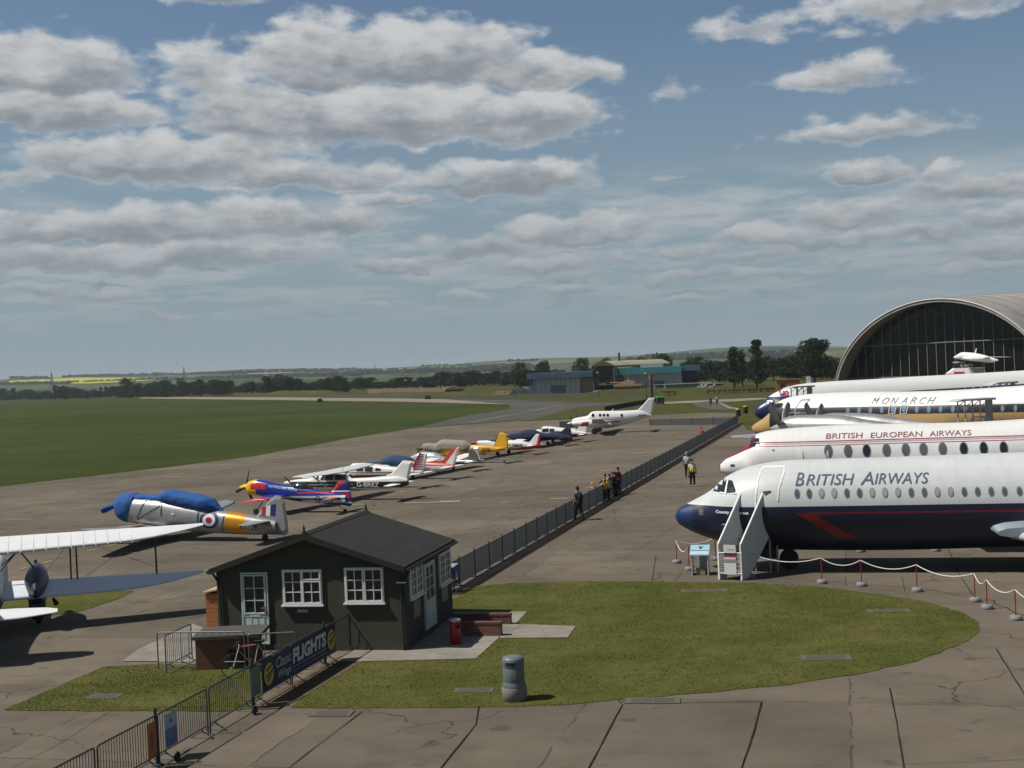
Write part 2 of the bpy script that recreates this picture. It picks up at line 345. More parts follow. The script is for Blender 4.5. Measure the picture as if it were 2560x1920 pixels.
# ---------------- terrain ----------------
def hill(x, y):
    r = sqrt(x*x+y*y); a = atan2(x, y)
    t = min(max((r-1700)/4300, 0), 1); s = t*t*(3-2*t)
    n = noise.fractal(V(x/1500, y/1500, 3), 1, 2, 4)
    px = 1280+3200*math.tan(max(-.5, min(.5, a)))
    sky_h = 58 - 22*max(0, min(1, (px-1900)/900)) + 8*sin(px/230) + 6*sin(px/97+1)
    h = s*sky_h + n*10*s
    if r > 6500: h -= (r-6500)*.03
    return h + 5*s*noise.noise(V(x/260, y/260, 0))
M_FAR = bpy.data.materials.new('distant_farmland'); M_FAR.use_nodes = True; t = NT(M_FAR.node_tree); t.n.clear()
p = t.node('ShaderNodeNewGeometry').outputs['Position']; pw = t.vm('ADD', p, t.vm('SCALE', t.node('ShaderNodeTexNoise', {'Vector': p, 'Scale': .0015}).outputs['Color']))
pw.node.inputs[1].links[0].from_node.inputs['Scale'].default_value = 260
vo = t.node('ShaderNodeTexVoronoi', {'Vector': t.vm('MULTIPLY', pw, (1, .42, 0)), 'Scale': .0034}); vr = t.node('ShaderNodeSeparateColor', {0: vo.outputs['Color']})
ramp = t.n.new('ShaderNodeValToRGB'); ramp.color_ramp.interpolation = 'CONSTANT'; t.l.new(vr.outputs[0], ramp.inputs[0])
cols = [(0,(.035,.062,.018)),(.2,(.06,.10,.045)),(.42,(.075,.115,.03)),(.58,(.04,.085,.04)),(.75,(.17,.145,.085)),(.83,(.06,.085,.028)),(.93,(.13,.14,.055))]
el_ = ramp.color_ramp.elements
for i, (q, c) in enumerate(cols):
    e = el_[i] if i < 2 else el_.new(q)
    e.position = q; e.color = (*c, 1)
c = t.mix(t.m('MULTIPLY', t.noise(p, .01, 5), .5), ramp.outputs[0], (.05,.075,.025))
ve = t.node('ShaderNodeTexVoronoi', {'Vector': t.vm('MULTIPLY', pw, (1, .42, 0)), 'Scale': .0034}, feature='DISTANCE_TO_EDGE')
c = t.mix(t.m('LESS_THAN', ve.outputs['Distance'], .022), c, (.018,.032,.012))
wd = t.sm(t.noise(t.vm('MULTIPLY', p, (1,.5,0)), .0016, 4, .6, .4), .58, .60); c = t.mix(wd, c, (.018,.034,.016))
b = t.node('ShaderNodeBsdfPrincipled', {'Base Color': c, 'Roughness': 1.0, 'Specular IOR Level': 0.0}); t.l.new(b.outputs[0], t.node('ShaderNodeOutputMaterial').inputs[0])
def terrain():
    mb = MB(); rs = [1500+i*70 for i in range(10)]+[2200+i*120 for i in range(48)]+[8200, 9500, 12000]; az0, az1, n = -75, 75, 260
    for r in rs:
        for j in range(n+1):
            a = radians(az0+(az1-az0)*j/n); x, y = r*sin(a), r*cos(a); mb.v.append(V(x, y, hill(x, y)-.3))
    for i in range(len(rs)-1):
        for j in range(n):
            k = i*(n+1)+j; mb.f.append((k, k+1, k+n+2, k+n+1)); mb.mi.append(0); mb.sm.append(True)
    mb.build('hills', M_FAR, kind='structure')
terrain()
g0 = MB(); R_ = 9000
g0.add([(-R_,-300,-.02),(R_,-300,-.02),(R_,1700,-.02),(-R_,1700,-.02)], [(0,1,2,3)]).build('ground', M_ROUGH, kind='structure')
# airfield: big green field on the left, drawn from its edges
sheet('airfield_grass', [(-900,1110),(0,1215),(430,1165),(640,1138),(880,1093),(1060,1063),(1180,1035),(1275,1022),(1265,1008),(1000,1001),(700,997),(350,994),(0,1001),(-900,1035)], M_FIELD, -.010, sub=12, jit=.3)
# concrete apron
ap = [V(-90,2,0), V(120,2,0), V(120,70,0)] + [G(*p) for p in ((2560,1000),(2200,1030),(1990,1075),(1870,1075),(1846,1052),(1842,1032),(1700,1032),(1500,1045),(1330,1050),(1030,1072),(880,1095),(640,1140),(430,1167),(0,1217),(-900,1320))]
sheet('apron', ap, M_APRON, 0.0)
# asphalt taxiway running out from the apron
sheet('taxiway', [(1000,1076),(1150,1060),(1300,1048),(1330,1053),(1375,1049),(1400,1042),(1450,1018),(1540,1012),(1700,1010),(1700,1004),(1300,1001),(1100,997),(1275,1011),(1276,1023),(1180,1037),(1060,1065),(985,1079)], M_ASPH, -.004)
sheet('perimeter_road', [(350,996),(700,1000),(1000,1004),(1280,1011),(1300,1001),(1000,996),(700,993),(350,992)], M_PATH, -.007)
sheet('grass_verge', [(1300,1054),(1365,1040),(1440,1018),(1560,1014),(1700,1010),(1735,1014),(1795,1026),(1740,1033),(1600,1039),(1420,1049)], M_ROUGH, .012, sub=6, jit=.2)
sheet('far_lawn', [(1300,1000),(1500,995),(1800,985),(2000,975),(2100,985),(2050,1010),(1800,1012),(1640,1008),(1400,1005)], M_ROUGH, .002)
sheet('footpath', [(1655,1010),(1700,1008),(1830,1004),(1940,996),(2000,990),(2000,985),(1930,991),(1830,998),(1700,1003),(1650,1006)], M_PATH, .014)
sheet('road', [(1728,1008),(1745,1017),(1800,1027),(1842,1024),(1820,1015),(1800,1005),(1770,1003)], M_ASPH, .020)
sheet('forecourt_asphalt', [(1760,1002),(1790,994),(1870,996),(1900,1000),(1860,1003)], M_ASPH, .010)
sheet('road_verge', [(1805,1006),(1930,1001),(2000,1003),(2000,1012),(1870,1020),(1830,1018)], M_ROUGH, .026)
sheet('road_kerb', [(1797,1008),(1803,1007),(1828,1018),(1845,1020),(1840,1023),(1820,1021)], M_PATH, .032)
sheet('corner_lawn', [(1846,1040),(1900,1038),(1990,1050),(1960,1062),(1850,1060)], M_ROUGH, .01)
# lawns near the tower
isl = [(f[0]*1.1573, f[1]*1.1573) for f in [(1020,1268),(1100,1260),(1250,1257),(1420,1257),(1600,1259),(1760,1267),(1900,1284),(2000,1300),(2075,1322),(2117,1345),(2112,1368),(2070,1395),(1980,1428),(1850,1458),(1700,1480),(1560,1494),(1400,1507),(1200,1524),(1000,1529),(800,1530),(625,1530),(720,1465),(840,1395),(930,1330)]]
LAWN = sheet('lawn', isl, M_LAWN, .012, sub=.35, jit=.05)
sheet('lawn', [(6,1777),(80,1745),(170,1705),(260,1668),(400,1660),(560,1668),(650,1660),(700,1640),(760,1600),(740,1650),(626,1772),(560,1779),(250,1778)], M_LAWN, .014, sub=.35, jit=.04)
sheet('lawn', [(-200,1540),(-200,1500),(0,1498),(100,1488),(230,1480),(335,1477),(300,1497),(230,1520),(180,1534),(60,1545)], M_LAWN, .013, sub=.5, jit=.05)
sheet('flower_bed', [(626,1776),(700,1772),(770,1735),(850,1690),(905,1655),(880,1628),(835,1650),(700,1728)], M_SOIL, .02, sub=.4, jit=.05)
sheet('walkway', [(1138,1478),(1165,1458),(1250,1405),(1410,1312),(1620,1190),(1848,1060),(1856,1062),(1640,1193),(1440,1312),(1290,1402),(1208,1458)], M_DASPH, .008)
sheet('paving', [(305,1655),(345,1625),(400,1600),(480,1560),(560,1590),(640,1600),(640,1668),(480,1662),(440,1655)], M_SLAB, .024)
sheet('paving', [(840,1655),(905,1615),(1015,1600),(1130,1532),(1318,1530),(1283,1568),(1252,1580),(1247,1596),(1190,1648),(1000,1653),(845,1656)], M_SLAB, .026)
sheet('paving', [(1252,1561),(1440,1567),(1419,1596),(1250,1597)], M_SLAB, .03)
def strip(name, lines, w, m, z, **kw):
    mb = MB()
    for L in lines:
        pts = [G(*p) for p in L[0]] if isinstance(L, tuple) else [G(*p) for p in L]; ww = L[1] if isinstance(L, tuple) else w
        seg = []
        for a, b in zip(pts[:-1], pts[1:]):
            n = max(1, int((b-a).length/.5)); seg += [a.lerp(b, k/n) for k in range(n)]
        seg.append(pts[-1])
        vs = []
        for i, q in enumerate(seg):
            d = (seg[min(i+1, len(seg)-1)]-seg[max(i-1, 0)]); d.z = 0; d.normalize(); nn = V(-d.y, d.x, 0)
            c = q+nn*random.uniform(-.02, .02)*min(1, ww*8); h = ww/2*random.uniform(.6, 1.2)
            vs += [c-nn*h+V(0,0,z), c+nn*h+V(0,0,z)]
        mb.add(vs, [(2*i, 2*i+1, 2*i+3, 2*i+2) for i in range(len(seg)-1)])
    return mb.build(name, m, kind='structure', **kw)
strip('expansion_joints', [([(1197,1767),(1190,1812),(1150,1862),(1095,1930)],.033),([(1545,1752),(1556,1762),(1520,1830),(1465,1935)],.031),([(1548,1755),(1700,1758),(1900,1755)],.031),
  ([(1904,1755),(1885,1830),(1865,1890),(1850,1935)],.037),([(2224,1722),(2240,1800),(2262,1935)],.031),([(2490,1622),(2525,1680),(2575,1760)],.037),([(906,1780),(800,1860),(690,1945)],.026),([(270,1782),(150,1860),(20,1925)],.012),
  ([(1150,1485),(1290,1402),(1440,1311),(1640,1193),(1856,1063)],.031),([(1630,1452),(1640,1390)],.018),([(1560,1395),(1700,1310)],.012),([(2365,1360),(2400,1440),(2440,1500)],.031),([(2255,1445),(2262,1480),(2275,1500)],.012),
  ([(0,1640),(200,1560),(420,1480),(620,1400)],.012),([(1360,1340),(1500,1255),(1740,1110)],.018),([(1400,1330),(1700,1325)],.012),([(2200,1915),(2560,1900)],.011)], .04, M_JOINT, .018)
strip('apron_markings', [([(a, b), (a+w, b-.03*w)], t) for a, b, w, t in
  [(400,1229,32,.35),(550,1162,40,.4),(660,1161,40,.4),(420,1185,40,.3),(290,1212,25,.3),(860,1128,60,.3),(880,1112,35,.3),(1010,1258,140,.5),(880,1262,30,.3),(1240,1148,38,.35),(1322,1160,55,.3),(1560,1134,55,.3),(1240,1186,15,.3),(1590,1122,20,.3),
   (1500,1177,60,.35),(1375,1247,45,.3),(1560,1092,60,.3),(1630,1089,45,.3),(1700,1094,45,.3),(1480,1105,18,.3),(1420,1244,20,.2),(1100,1254,50,.45),(296,1384,24,.25),(318,1384,22,.25),(1250,1257,20,.3),(1000,1230,15,.3),(1180,1247,20,.25),(1390,1248,30,.2),(240,1192,30,.3),(20,1300,60,.3)]], .3, M_PATCH, .02)
strip('yellow_apron_line', [([(55,1424),(65,1419)],.2),([(108,1409),(130,1402)],.2),([(218,1379),(240,1374)],.2),([(270,1366),(290,1361)],.2)], .2, M_YMARK, .021)
strip('taxiway_centre_line', [([(1180,1055),(1300,1033),(1410,1011)],.35)], .3, M_YMARK, .006)
# yellow rape field on the far slope
def march(px, py):
    d = ray(px, py); d = d/d.y; y = 1500
    while y < 8000:
        p = CO+d*y
        if p.z < hill(p.x, p.y): return p
        y += 8
    return None
def drape(name, px0, px1, top, bot, m, n=26, k=5, lift=1.2):
    rows = []
    for i in range(n+1):
        f = i/n; px = px0+(px1-px0)*f; a = march(px, top(f)); b = march(px, bot(f))
        if a is None or b is None: continue
        col = []
        for j in range(k+1):
            q = b.lerp(a, j/k); col.append(V(q.x, q.y, hill(q.x, q.y)+lift))
        rows.append(col)
    mb = MB()
    for c0, c1 in zip(rows[:-1], rows[1:]):
        for j in range(k): mb.add([c0[j], c1[j], c1[j+1], c0[j+1]], [(0,1,2,3)])
    return mb.build(name, m, kind='structure')
M_RAPE = ground_mat('oilseed_rape', (.40,.37,.03), (.46,.42,.04), (.33,.34,.04), .01, .05, bump=0)
M_STUB = ground_mat('pale_stubble', (.2,.17,.11), (.24,.2,.14), (.16,.14,.08), .01, .05, bump=0)
M_CROP = ground_mat('young_crop', (.07,.095,.025), (.085,.11,.03), (.06,.085,.022), .01, .05, bump=0)
drape('rape_field', 20, 390, lambda f: 953.5-9*min(1,f*2.2)+3*max(0,f-.6), lambda f: 957+3*sin(f*3)-7*max(0,f-.55)*2, M_RAPE)
drape('crop_field', -20, 380, lambda f: 972-10*f, lambda f: 978-9*f, M_CROP)
drape('stubble_field', 620, 720, lambda f: 932-3*f, lambda f: 937-3*f, M_STUB)
drape('stubble_field', 905, 1010, lambda f: 923-2*f, lambda f: 926.5-2*f, M_STUB)
drape('stubble_field', 1200, 1260, lambda f: 917-3*f, lambda f: 920-3*f, M_STUB)
drape('crop_field', 560, 900, lambda f: 938+4*sin(f*3), lambda f: 946+3*sin(f*3), M_CROP)
# ---------------- aircraft kit ----------------
def herm(pts, x):                     # smooth interpolation of a profile sorted by x
    n = len(pts)
    if x <= pts[0][0]: return pts[0][1]
    if x >= pts[-1][0]: return pts[-1][1]
    for i in range(n-1):
        if pts[i][0] <= x <= pts[i+1][0]: break
    x0, y0 = pts[i]; x1, y1 = pts[i+1]; h = x1-x0
    def sl(j):
        if j == 0: return (pts[1][1]-pts[0][1])/(pts[1][0]-pts[0][0])
        if j == n-1: return (pts[-1][1]-pts[-2][1])/(pts[-1][0]-pts[-2][0])
        a = (pts[j][1]-pts[j-1][1])/(pts[j][0]-pts[j-1][0]); b = (pts[j+1][1]-pts[j][1])/(pts[j+1][0]-pts[j][0])
        return 0 if a*b <= 0 else 2*a*b/(a+b)
    t = (x-x0)/h; m0, m1 = sl(i)*h, sl(i+1)*h
    return (2*t**3-3*t*t+1)*y0+(t**3-2*t*t+t)*m0+(-2*t**3+3*t*t)*y1+(t**3-t*t)*m1
class Fus:
    def __init__(s, top, bot, wmax, n=2.0, kw=1.0, st=44, seg=40):
        s.top = sorted(top); s.bot = sorted(bot); s.n = n; s.wmax = wmax; s.kw = kw; s.seg = seg
        s.x0 = max(s.top[0][0], s.bot[0][0]); s.x1 = min(s.top[-1][0], s.bot[-1][0])
        L = s.x1-s.x0; s.xs = [s.x0+L*(.5-.5*cos(pi*i/st)) for i in range(st+1)]
        if L > 20: s.xs = sorted(set(s.xs+[s.x1-6*(i/36)**1.3 for i in range(1, 37)]))
    def sec(s, x):
        x = min(max(x, s.x0), s.x1); zt = herm(s.top, x); zb = herm(s.bot, x)
        if zt-zb < .04: m = (zt+zb)/2; zt, zb = m+.02, m-.02
        return zb, zt, min(s.wmax, s.kw*(zt-zb)/2)
    def mesh(s, mb, mi=0, grow=0.0, wr=0.0):
        rs = []
        for x in s.xs:
            zb, zt, hw = s.sec(x); zb -= grow; zt += grow; hw += grow; zc, hh = (zb+zt)/2, (zt-zb)/2; r = []
            for k in range(s.seg):
                a = 2*pi*k/s.seg; c, q = cos(a), sin(a); e = 2/s.n
                p = V(x, hw*math.copysign(abs(c)**e, c), zc+hh*math.copysign(abs(q)**e, q))
                if wr: d = wr*(noise.noise(V(x*2.2, p.y*3.5, p.z*3.5))+.6*noise.noise(V(x*6+p.z*5, p.y*4, p.z*2))); p += V(0, c*d, q*d)
                r.append(p)
            rs.append(r)
        mb.rings(rs, mi)
        return mb
    def y(s, x, z):
        zb, zt, hw = s.sec(x); q = min(1, abs((z-(zb+zt)/2)/((zt-zb)/2))); return hw*max(0, 1-q**s.n)**(1/s.n)
class Air:
    def __init__(s, name, label, cat, loc, alpha, group=None):
        a = radians(alpha); s.f = V(-cos(a), sin(a), 0); s.l = V(-sin(a), -cos(a), 0); s.loc = V(loc.x, loc.y, 0)
        s.root = thing(name, label, cat, s.loc, atan2(s.f.y, s.f.x), group)
    def q(s, px, py, off=0.0):
        p = hitplane(px, py, s.loc+s.l*off, s.l)-s.loc; return (p.dot(s.f), p.z)
    def fus(s, top, bot, wmax, mt, n=2.0, kw=1.0, name='fuselage', extra_t=[], extra_b=[], st=44, local=False, parent=None, grow=0, keep=True):
        T = (top if local else [s.q(*p) for p in top])+extra_t; B = (bot if local else [s.q(*p) for p in bot])+extra_b
        F = Fus(T, B, wmax, n, kw, st)
        if keep: s.F = F
        return F.mesh(MB(), grow=grow, wr=.032 if name.endswith('_cover') or name == 'canvas_cover' else 0).build(name, mt, parent or s.root)
    def decal(s, me_or_poly, mt, name, off, eps=.012, parent=None, step=.12, F=None, label=None):
        """2D (x,z) outline or mesh laid onto the port side of the fuselage"""
        F = F or s.F; bm = bmesh.new()
        if isinstance(me_or_poly, list):
            polys = me_or_poly if isinstance(me_or_poly[0], list) else [me_or_poly]
            for P in polys: bm.faces.new([bm.verts.new((x, 0, z)) for x, z in P])
        else: bm.from_mesh(me_or_poly)
        xs = [v.co.x for v in bm.verts]; zs = [v.co.z for v in bm.verts]
        for ax, lo, hi in ((0, min(xs), max(xs)), (2, min(zs), max(zs))):
            stp = step*(3 if ax == 0 else 1); k = lo+stp
            while k < hi:
                co = [0,0,0]; co[ax] = k; no = [0,0,0]; no[ax] = 1
                bmesh.ops.bisect_plane(bm, geom=bm.verts[:]+bm.edges[:]+bm.faces[:], plane_co=co, plane_no=no); k += stp
        for v in bm.verts: v.co.y = F.y(v.co.x, v.co.z)+eps
        me = bpy.data.meshes.new(name); bm.to_mesh(me); bm.free(); me.materials.append(mt)
        return tag(link(bpy.data.objects.new(name, me), parent or s.root), label)
    def poly(s, pts, mt, name, off=0, **kw): return s.decal([s.q(x, y, off) for x, y in pts], mt, name, off, **kw)
    def line(s, pts, w, mt, name, off=0, **kw):
        P = [Vector((*s.q(x, y, off), 0)) for x, y in pts]; out = []
        for a, b in zip(P[:-1], P[1:]):
            d = (b-a).normalized(); n = V(-d.y, d.x, 0)*w/2; out.append([(p.x, p.y) for p in (a-n-d*w/3, b-n+d*w/3, b+n+d*w/3, a+n-d*w/3)])
        return s.decal(out, mt, name, off, step=.2, **kw)
    def ell(s, px, py, rx, ry, mt, name, off, n=20, **kw):
        c = s.q(px, py, off); a = s.q(px+rx, py, off); b = s.q(px, py-ry, off); rx_, rz_ = abs(a[0]-c[0]), abs(b[1]-c[1])
        return s.decal([(c[0]+rx_*cos(2*pi*k/n), c[1]+rz_*sin(2*pi*k/n)) for k in range(n)], mt, name, off, **kw)
    def text(s, tx, bl, br, h, mt, off, shear=0, bold=0, space=1.0, name='lettering', eps=.016, **kw):
        me = textmesh(tx, 1, shear, bold, space); xs = [v.co.x for v in me.vertices]; ys = [v.co.y for v in me.vertices]
        x0, x1, y0, y1 = min(xs), max(xs), min(ys), max(ys)
        B = Vector((*s.q(*bl, off), 0)); R = Vector((*s.q(*br, off), 0)); T = Vector((*s.q(bl[0], bl[1]-h, off), 0))
        for v in me.vertices:
            p = B+(R-B)*((v.co.x-x0)/(x1-x0))+V(0, T.y-B.y, 0)*((v.co.y-y0)/(y1-y0)); v.co = (p.x, 0, p.y)
        return s.decal(me, mt, name, off, eps=eps, **kw)
    def fin(s, pts, mt, th=.12, name='fin', off=0, local=False, parent=None):
        P = pts if local else [s.q(x, y, off) for x, y in pts]
        c = (sum(p[0] for p in P)/len(P), sum(p[1] for p in P)/len(P)); n = len(P); mb = MB()
        for sg in (1, -1):
            outer = [V(x, off+sg*.012, z) for x, z in P]; inner = [V(c[0]+(x-c[0])*.8, off+sg*th/2, c[1]+(z-c[1])*.8) for x, z in P]
            mb.add(outer+inner, [(k, (k+1)%n, n+(k+1)%n, n+k) for k in range(n)]+[tuple(range(n, 2*n))])
        mb.add([V(x, off+.012, z) for x, z in P]+[V(x, off-.012, z) for x, z in P], [(k, (k+1)%n, n+(k+1)%n, n+k) for k in range(n)])
        return mb.build(name, mt, parent or s.root)
AF = [(1,0),(.8,.35),(.55,.75),(.3,1),(.1,.72),(.02,.35),(0,0),(.02,-.25),(.1,-.45),(.3,-.55),(.6,-.38),(.85,-.12)]
def wing(mb, sts, mi=0, M=None):       # stations: (LE vector, chord, thickness, incidence drop)
    rs = []
    for le, ch, th, inc in sts: rs.append([Vector(le)+V(-u*ch, 0, w*th/2-u*inc) for u, w in AF])
    return mb.rings(rs, mi, True, True, M)
def halfwing(y0, y1, x0, z0, c0, sweep, c1, dih, th, inc=0, rnd=True):
    st = []
    for i in range(7):
        f = i/6; st.append((V(x0-sweep*f, y0+(y1-y0)*f, z0+dih*f), c0+(c1-c0)*f, th*(1-.45*f), inc*(1-.2*f)))
    if rnd:
        le, c, t_, ic = st[-1]; sg = 1 if y1 > y0 else -1
        st += [(le+V(-c*.07, sg*c*.16, 0), c*.82, t_*.7, ic*.8), (le+V(-c*.28, sg*c*.26, 0), c*.42, t_*.3, ic*.5)]
    return st
def propeller(parent, loc, R, n, a0, mt, w=.14, spin=None, tilt=0, spl=.45, spr=.16, tw_=1.0):
    h = link(bpy.data.objects.new('propeller', None), parent); h.location = loc; h.rotation_euler = (0, tilt, 0)
    for k in range(n):
        a = a0+2*pi*k/n; mb = MB(); rs = []
        for r, ww, th, tw in ((.1, .06, .06, 1.2), (.3, .1, .045, .9), (.5, w, .035, .6), (.8, w, .025, .4), (.97, w*.75, .015, .35), (1.0, w*.25, .008, .35)):
            q = []
            for j in range(8):
                b = 2*pi*j/8; tw = tw*1.0; u, v_ = cos(b)*ww*max(R,.9)*.55, sin(b)*th*1.2; x = u*sin(tw*tw_)+v_*cos(tw*tw_); t_ = u*cos(tw*tw_)-v_*sin(tw*tw_)
                q.append(V(x, r*R*cos(a)-t_*sin(a), r*R*sin(a)+t_*cos(a)))
            rs.append(q)
        mb.rings(rs).build('blade', mt, h)
    MB().rings([[V(x, r*cos(2*pi*j/12), r*sin(2*pi*j/12)) for j in range(12)] for x, r in ((-.1, spr), (.1, spr*.95), (.1+spl*.5, spr*.66), (.1+spl*.85, spr*.3), (.1+spl, .01))]).build('spinner', spin or mt, h)
    return h
def wheel(parent, x, y, r, w=.14, leg=None, legr=.035, legm=None):
    mb = MB(); Mx = Matrix.Translation((x, y, r)) @ Matrix.Rotation(pi/2, 4, 'X')
    mb.lathe([(r*.55,-w/2),(r*.85,-w/2),(r*.98,-w/4),(r,0),(r*.98,w/4),(r*.85,w/2),(r*.55,w/2)], 18, 0, Mx); mb.lathe([(.01,-w*.42),(r*.55,-w*.45),(r*.58,0),(r*.55,w*.45),(.01,w*.42)], 14, 1, Mx)
    o = mb.build('wheel', [BLACK, RIM], parent)
    if leg: MB().tube((x, y, r), leg, legr, legr*1.3).build('undercarriage_leg', legm or SILV, parent)
    return o
def straight(*a): return [tuple(p) for p in a]

# ================= airliners =================
G_AL = 'museum airliners parked in a row on the right'
# --- BAC one-eleven style jet, nearest ---
C1 = lambda L: cr(1600, 700, 2.304, L); C2 = lambda L: cr(1640, 1080, 2.404, L); CS = lambda L: cr(1660, 1220, 5.53, L)
A = Air('airliner', 'nearest airliner, pale grey over navy with a red arrow stripe, white steps at its door', 'airliner', atY(1688, 1288, 49.9), 14.4, G_AL)
zl = A.q(2250, 1262.5, 1.7)[1]; zr0, zr1 = A.q(2250, 1283, 1.7)[1], A.q(2250, 1278.5, 1.7)[1]
xr = A.q(1727, 1290, 1.2)[0]; CW = (.57,.60,.605); CN = (.010,.014,.040); CRD = (.20,.010,.022)
a1, a2, a3, a4 = [A.q(*p, 1.6) for p in C2([(838,485),(955,497),(1215,645),(1090,640)])]
def half(p, q_, sgn=1):   # half-plane in (x,z) through p,q
    nx, nz = (p[1]-q_[1])*sgn, (q_[0]-p[0])*sgn; return (nx, 0, nz, nx*p[0]+nz*p[1])
M11 = livery('airliner_paint', CW, [(CN, [(0,0,-1,-zl)]), ((.008,.032,.11), [(0,0,-1,-zl), (1,0,0,xr)]), (CRD, [(0,0,1,zr0), (0,0,-1,-zr1), (-1,0,0,-a1[0]+.35)])], .38, panel=2.6, dirt=.22)
xt = lambda L: [(x, z) for x, z in L]
A.fus([(1688,1288),(1690,1282),(1698,1270),(1708,1264),(1740,1247),(1775,1227),(1800,1203),(1818,1190),(1860,1170),(1920,1156),(1990,1149),(2208,1143)],
      [(1688,1289),(1690,1297),(1696,1307),(1711,1318),(1750,1336),(1799,1352),(1850,1365),(1920,1372),(2208,1374)], 1.71, M11, n=2.05, kw=1.02,
      extra_t=[(-14,4.22),(-22,4.2),(-27,4.1),(-32.4,3.6)], extra_b=[(-14,.80),(-21,.84),(-27,2.0),(-32.4,3.3)], st=60)
A.decal([a1, a2, a3, a4], mat('dark_red_paint', CRD, .4), 'stripe', 1.6)
for pts in ([(1775,1224),(1803,1202),(1815,1201),(1810.5,1231),(1775,1232)], [(1814,1232),(1818,1203),(1828,1203),(1838,1222),(1837,1231)]):
    A.poly(pts, GLASS, 'cockpit_window', 1.2, eps=.035, step=.06)
A.line([(1774,1233),(1839,1232)], .05, WHITE, 'window_frame', 1.2, eps=.045); A.line([(1812.5,1233),(1816,1201)], .06, WHITE, 'window_frame', 1.2, eps=.045)
A.line(C2([(598,500),(597,400),(607,300),(622,240),(640,222),(765,217),(765,250),(738,330),(730,410)]), .06, WHITE, 'door_outline', 1.6, eps=.02)
A.poly(C2([(640,358),(690,352),(690,360),(668,372),(655,382),(650,368),(640,364)]), DARK, 'door_handle', 1.6, eps=.02)
wx = [847,920,995,1071,1147,1223,1300,1377,1455,1534,1613,1692,1772,1853,1933,2015,2095,2185]
WG = [mat('cabin_glass', (.10,.115,.125), .25, vs=2, var=.4), mat('cabin_glass_blind', (.32,.34,.35), .4), mat('window_ring', (.24,.26,.28), .4)]
for i, x in enumerate(wx):
    y = 371-(x-847)*.0115; c = C2([(x, y)])[0]; o = A.ell(*c, 7.4, 12.4, WG[2], 'window', 1.68, eps=.010)
    A.ell(*c, 5.2, 9.6, WG[1] if i in (2,3,6,7,8,11,12) else WG[0], 'pane', 1.68, eps=.018, parent=o)
for k in range(12):
    x0, z0 = A.q(2540, 1226, 1.68); xx = x0-1.15*(k+1.4)
    o = A.decal([(xx+.11*cos(t_*pi/9), z0+.18*sin(t_*pi/9)) for t_ in range(18)], WG[0], 'window', 1.68)
MT = [mat('title_blue', (.10,.125,.19), .3), mat('title_red', (.22,.05,.05), .35)]
for tx, b in (('B',(836,325,892,250)),('RITISH',(900,322,1196,257)),('A',(1228,318,1308,245)),('IRWAYS',(1314,315,1645,250))):
    (x0, y0), (x1, y1) = C2([(b[0], b[1])])[0], C2([(b[2], b[3])])[0]
    sl = -.0165*(x1-x0); A.text(tx, (x0, y0), (x1, y0+sl), y0-y1+sl*.5, MT[0], 1.6, shear=.3, bold=.004)
A.text('County of Dorset', C2([(356,496)])[0], C2([(560,497)])[0], 10, mat('white_lettering', (.75,.76,.78), .5), 1.35, bold=.03)
A.poly(CS([(475,290),(540,290),(540,380),(475,380)]), mat('grey_panel', (.09,.10,.13), .5), 'hatch', .9, eps=.015)
A.poly(CS([(795,500),(855,488),(858,496),(815,510)]), WHITE, 'vent', 1.2, eps=.02)
for sg in (1, -1):
    mb = MB(); wing(mb, [(V(-11.9, sg*1.0, 1.35), 6.4, .95, .12), (V(-12.3, sg*1.9, 1.35), 5.8, .85, .1), (V(-13.2, sg*4, 1.4), 4.6, .6, .08), (V(-17.6, sg*14, 1.7), 1.7, .2, 0), (V(-18.2, sg*14.3, 1.7), .8, .06, 0)])
    mb.build('wing', mat('wing_silver', (.55,.57,.58), .35, .2), A.root)
    mb = MB(); wing(mb, [(V(-11.3, sg*1.35, 1.7), 5.2, .9, .1), (V(-11.6, sg*1.9, 1.5), 3.6, .5, .1)]); mb.build('wing_fairing', mat('fairing_blue', (.22,.27,.32), .4), A.root)
    e = Fus([(-30,2.6),(-29,3.0),(-26,3.1),(-24.6,2.9),(-24.4,2.75)], [(-30,2.2),(-29,1.9),(-26,1.7),(-24.6,1.9),(-24.4,2.1)], .62); mb = MB(); e.mesh(mb)
    for i in range(len(mb.v)): mb.v[i] = mb.v[i]+V(0, sg*2.5, 0)
    mb.build('engine', mat('engine_blue', CN, .35), A.root)
    wing(MB(), [(V(-31.2, sg*.05, 7.2), 2.6, .25, 0), (V(-33.2, sg*4.4, 7.3), 1.2, .12, 0)]).build('tailplane', LGREY, A.root)
    for dx in (0, .9): wheel(A.root, -18.2-dx*0, sg*(2.0+dx*.4), .5, .3, leg=(-18.2, sg*2.1, 1.6) if dx == 0 else None, legr=.1)
A.fin([(-27.5,3.9),(-31.2,7.3),(-33.8,7.3),(-32.6,3.6)], M11, .3, local=True)
xg, _ = A.q(1973, 1412)
for sg in (1, -1): wheel(A.root, xg, sg*.22, .36, .2, leg=(xg, sg*.1, 1.2), legr=.08, legm=DARK)
MB().box((xg+.95, .42, .66), (1.1, .04, .42)).box((xg+.95, -.42, .66), (1.1, .04, .42)).box((xg,0,.8),(.34,.3,.5)).build('gear_door', mat('door_navy', CN, .4), A.root)

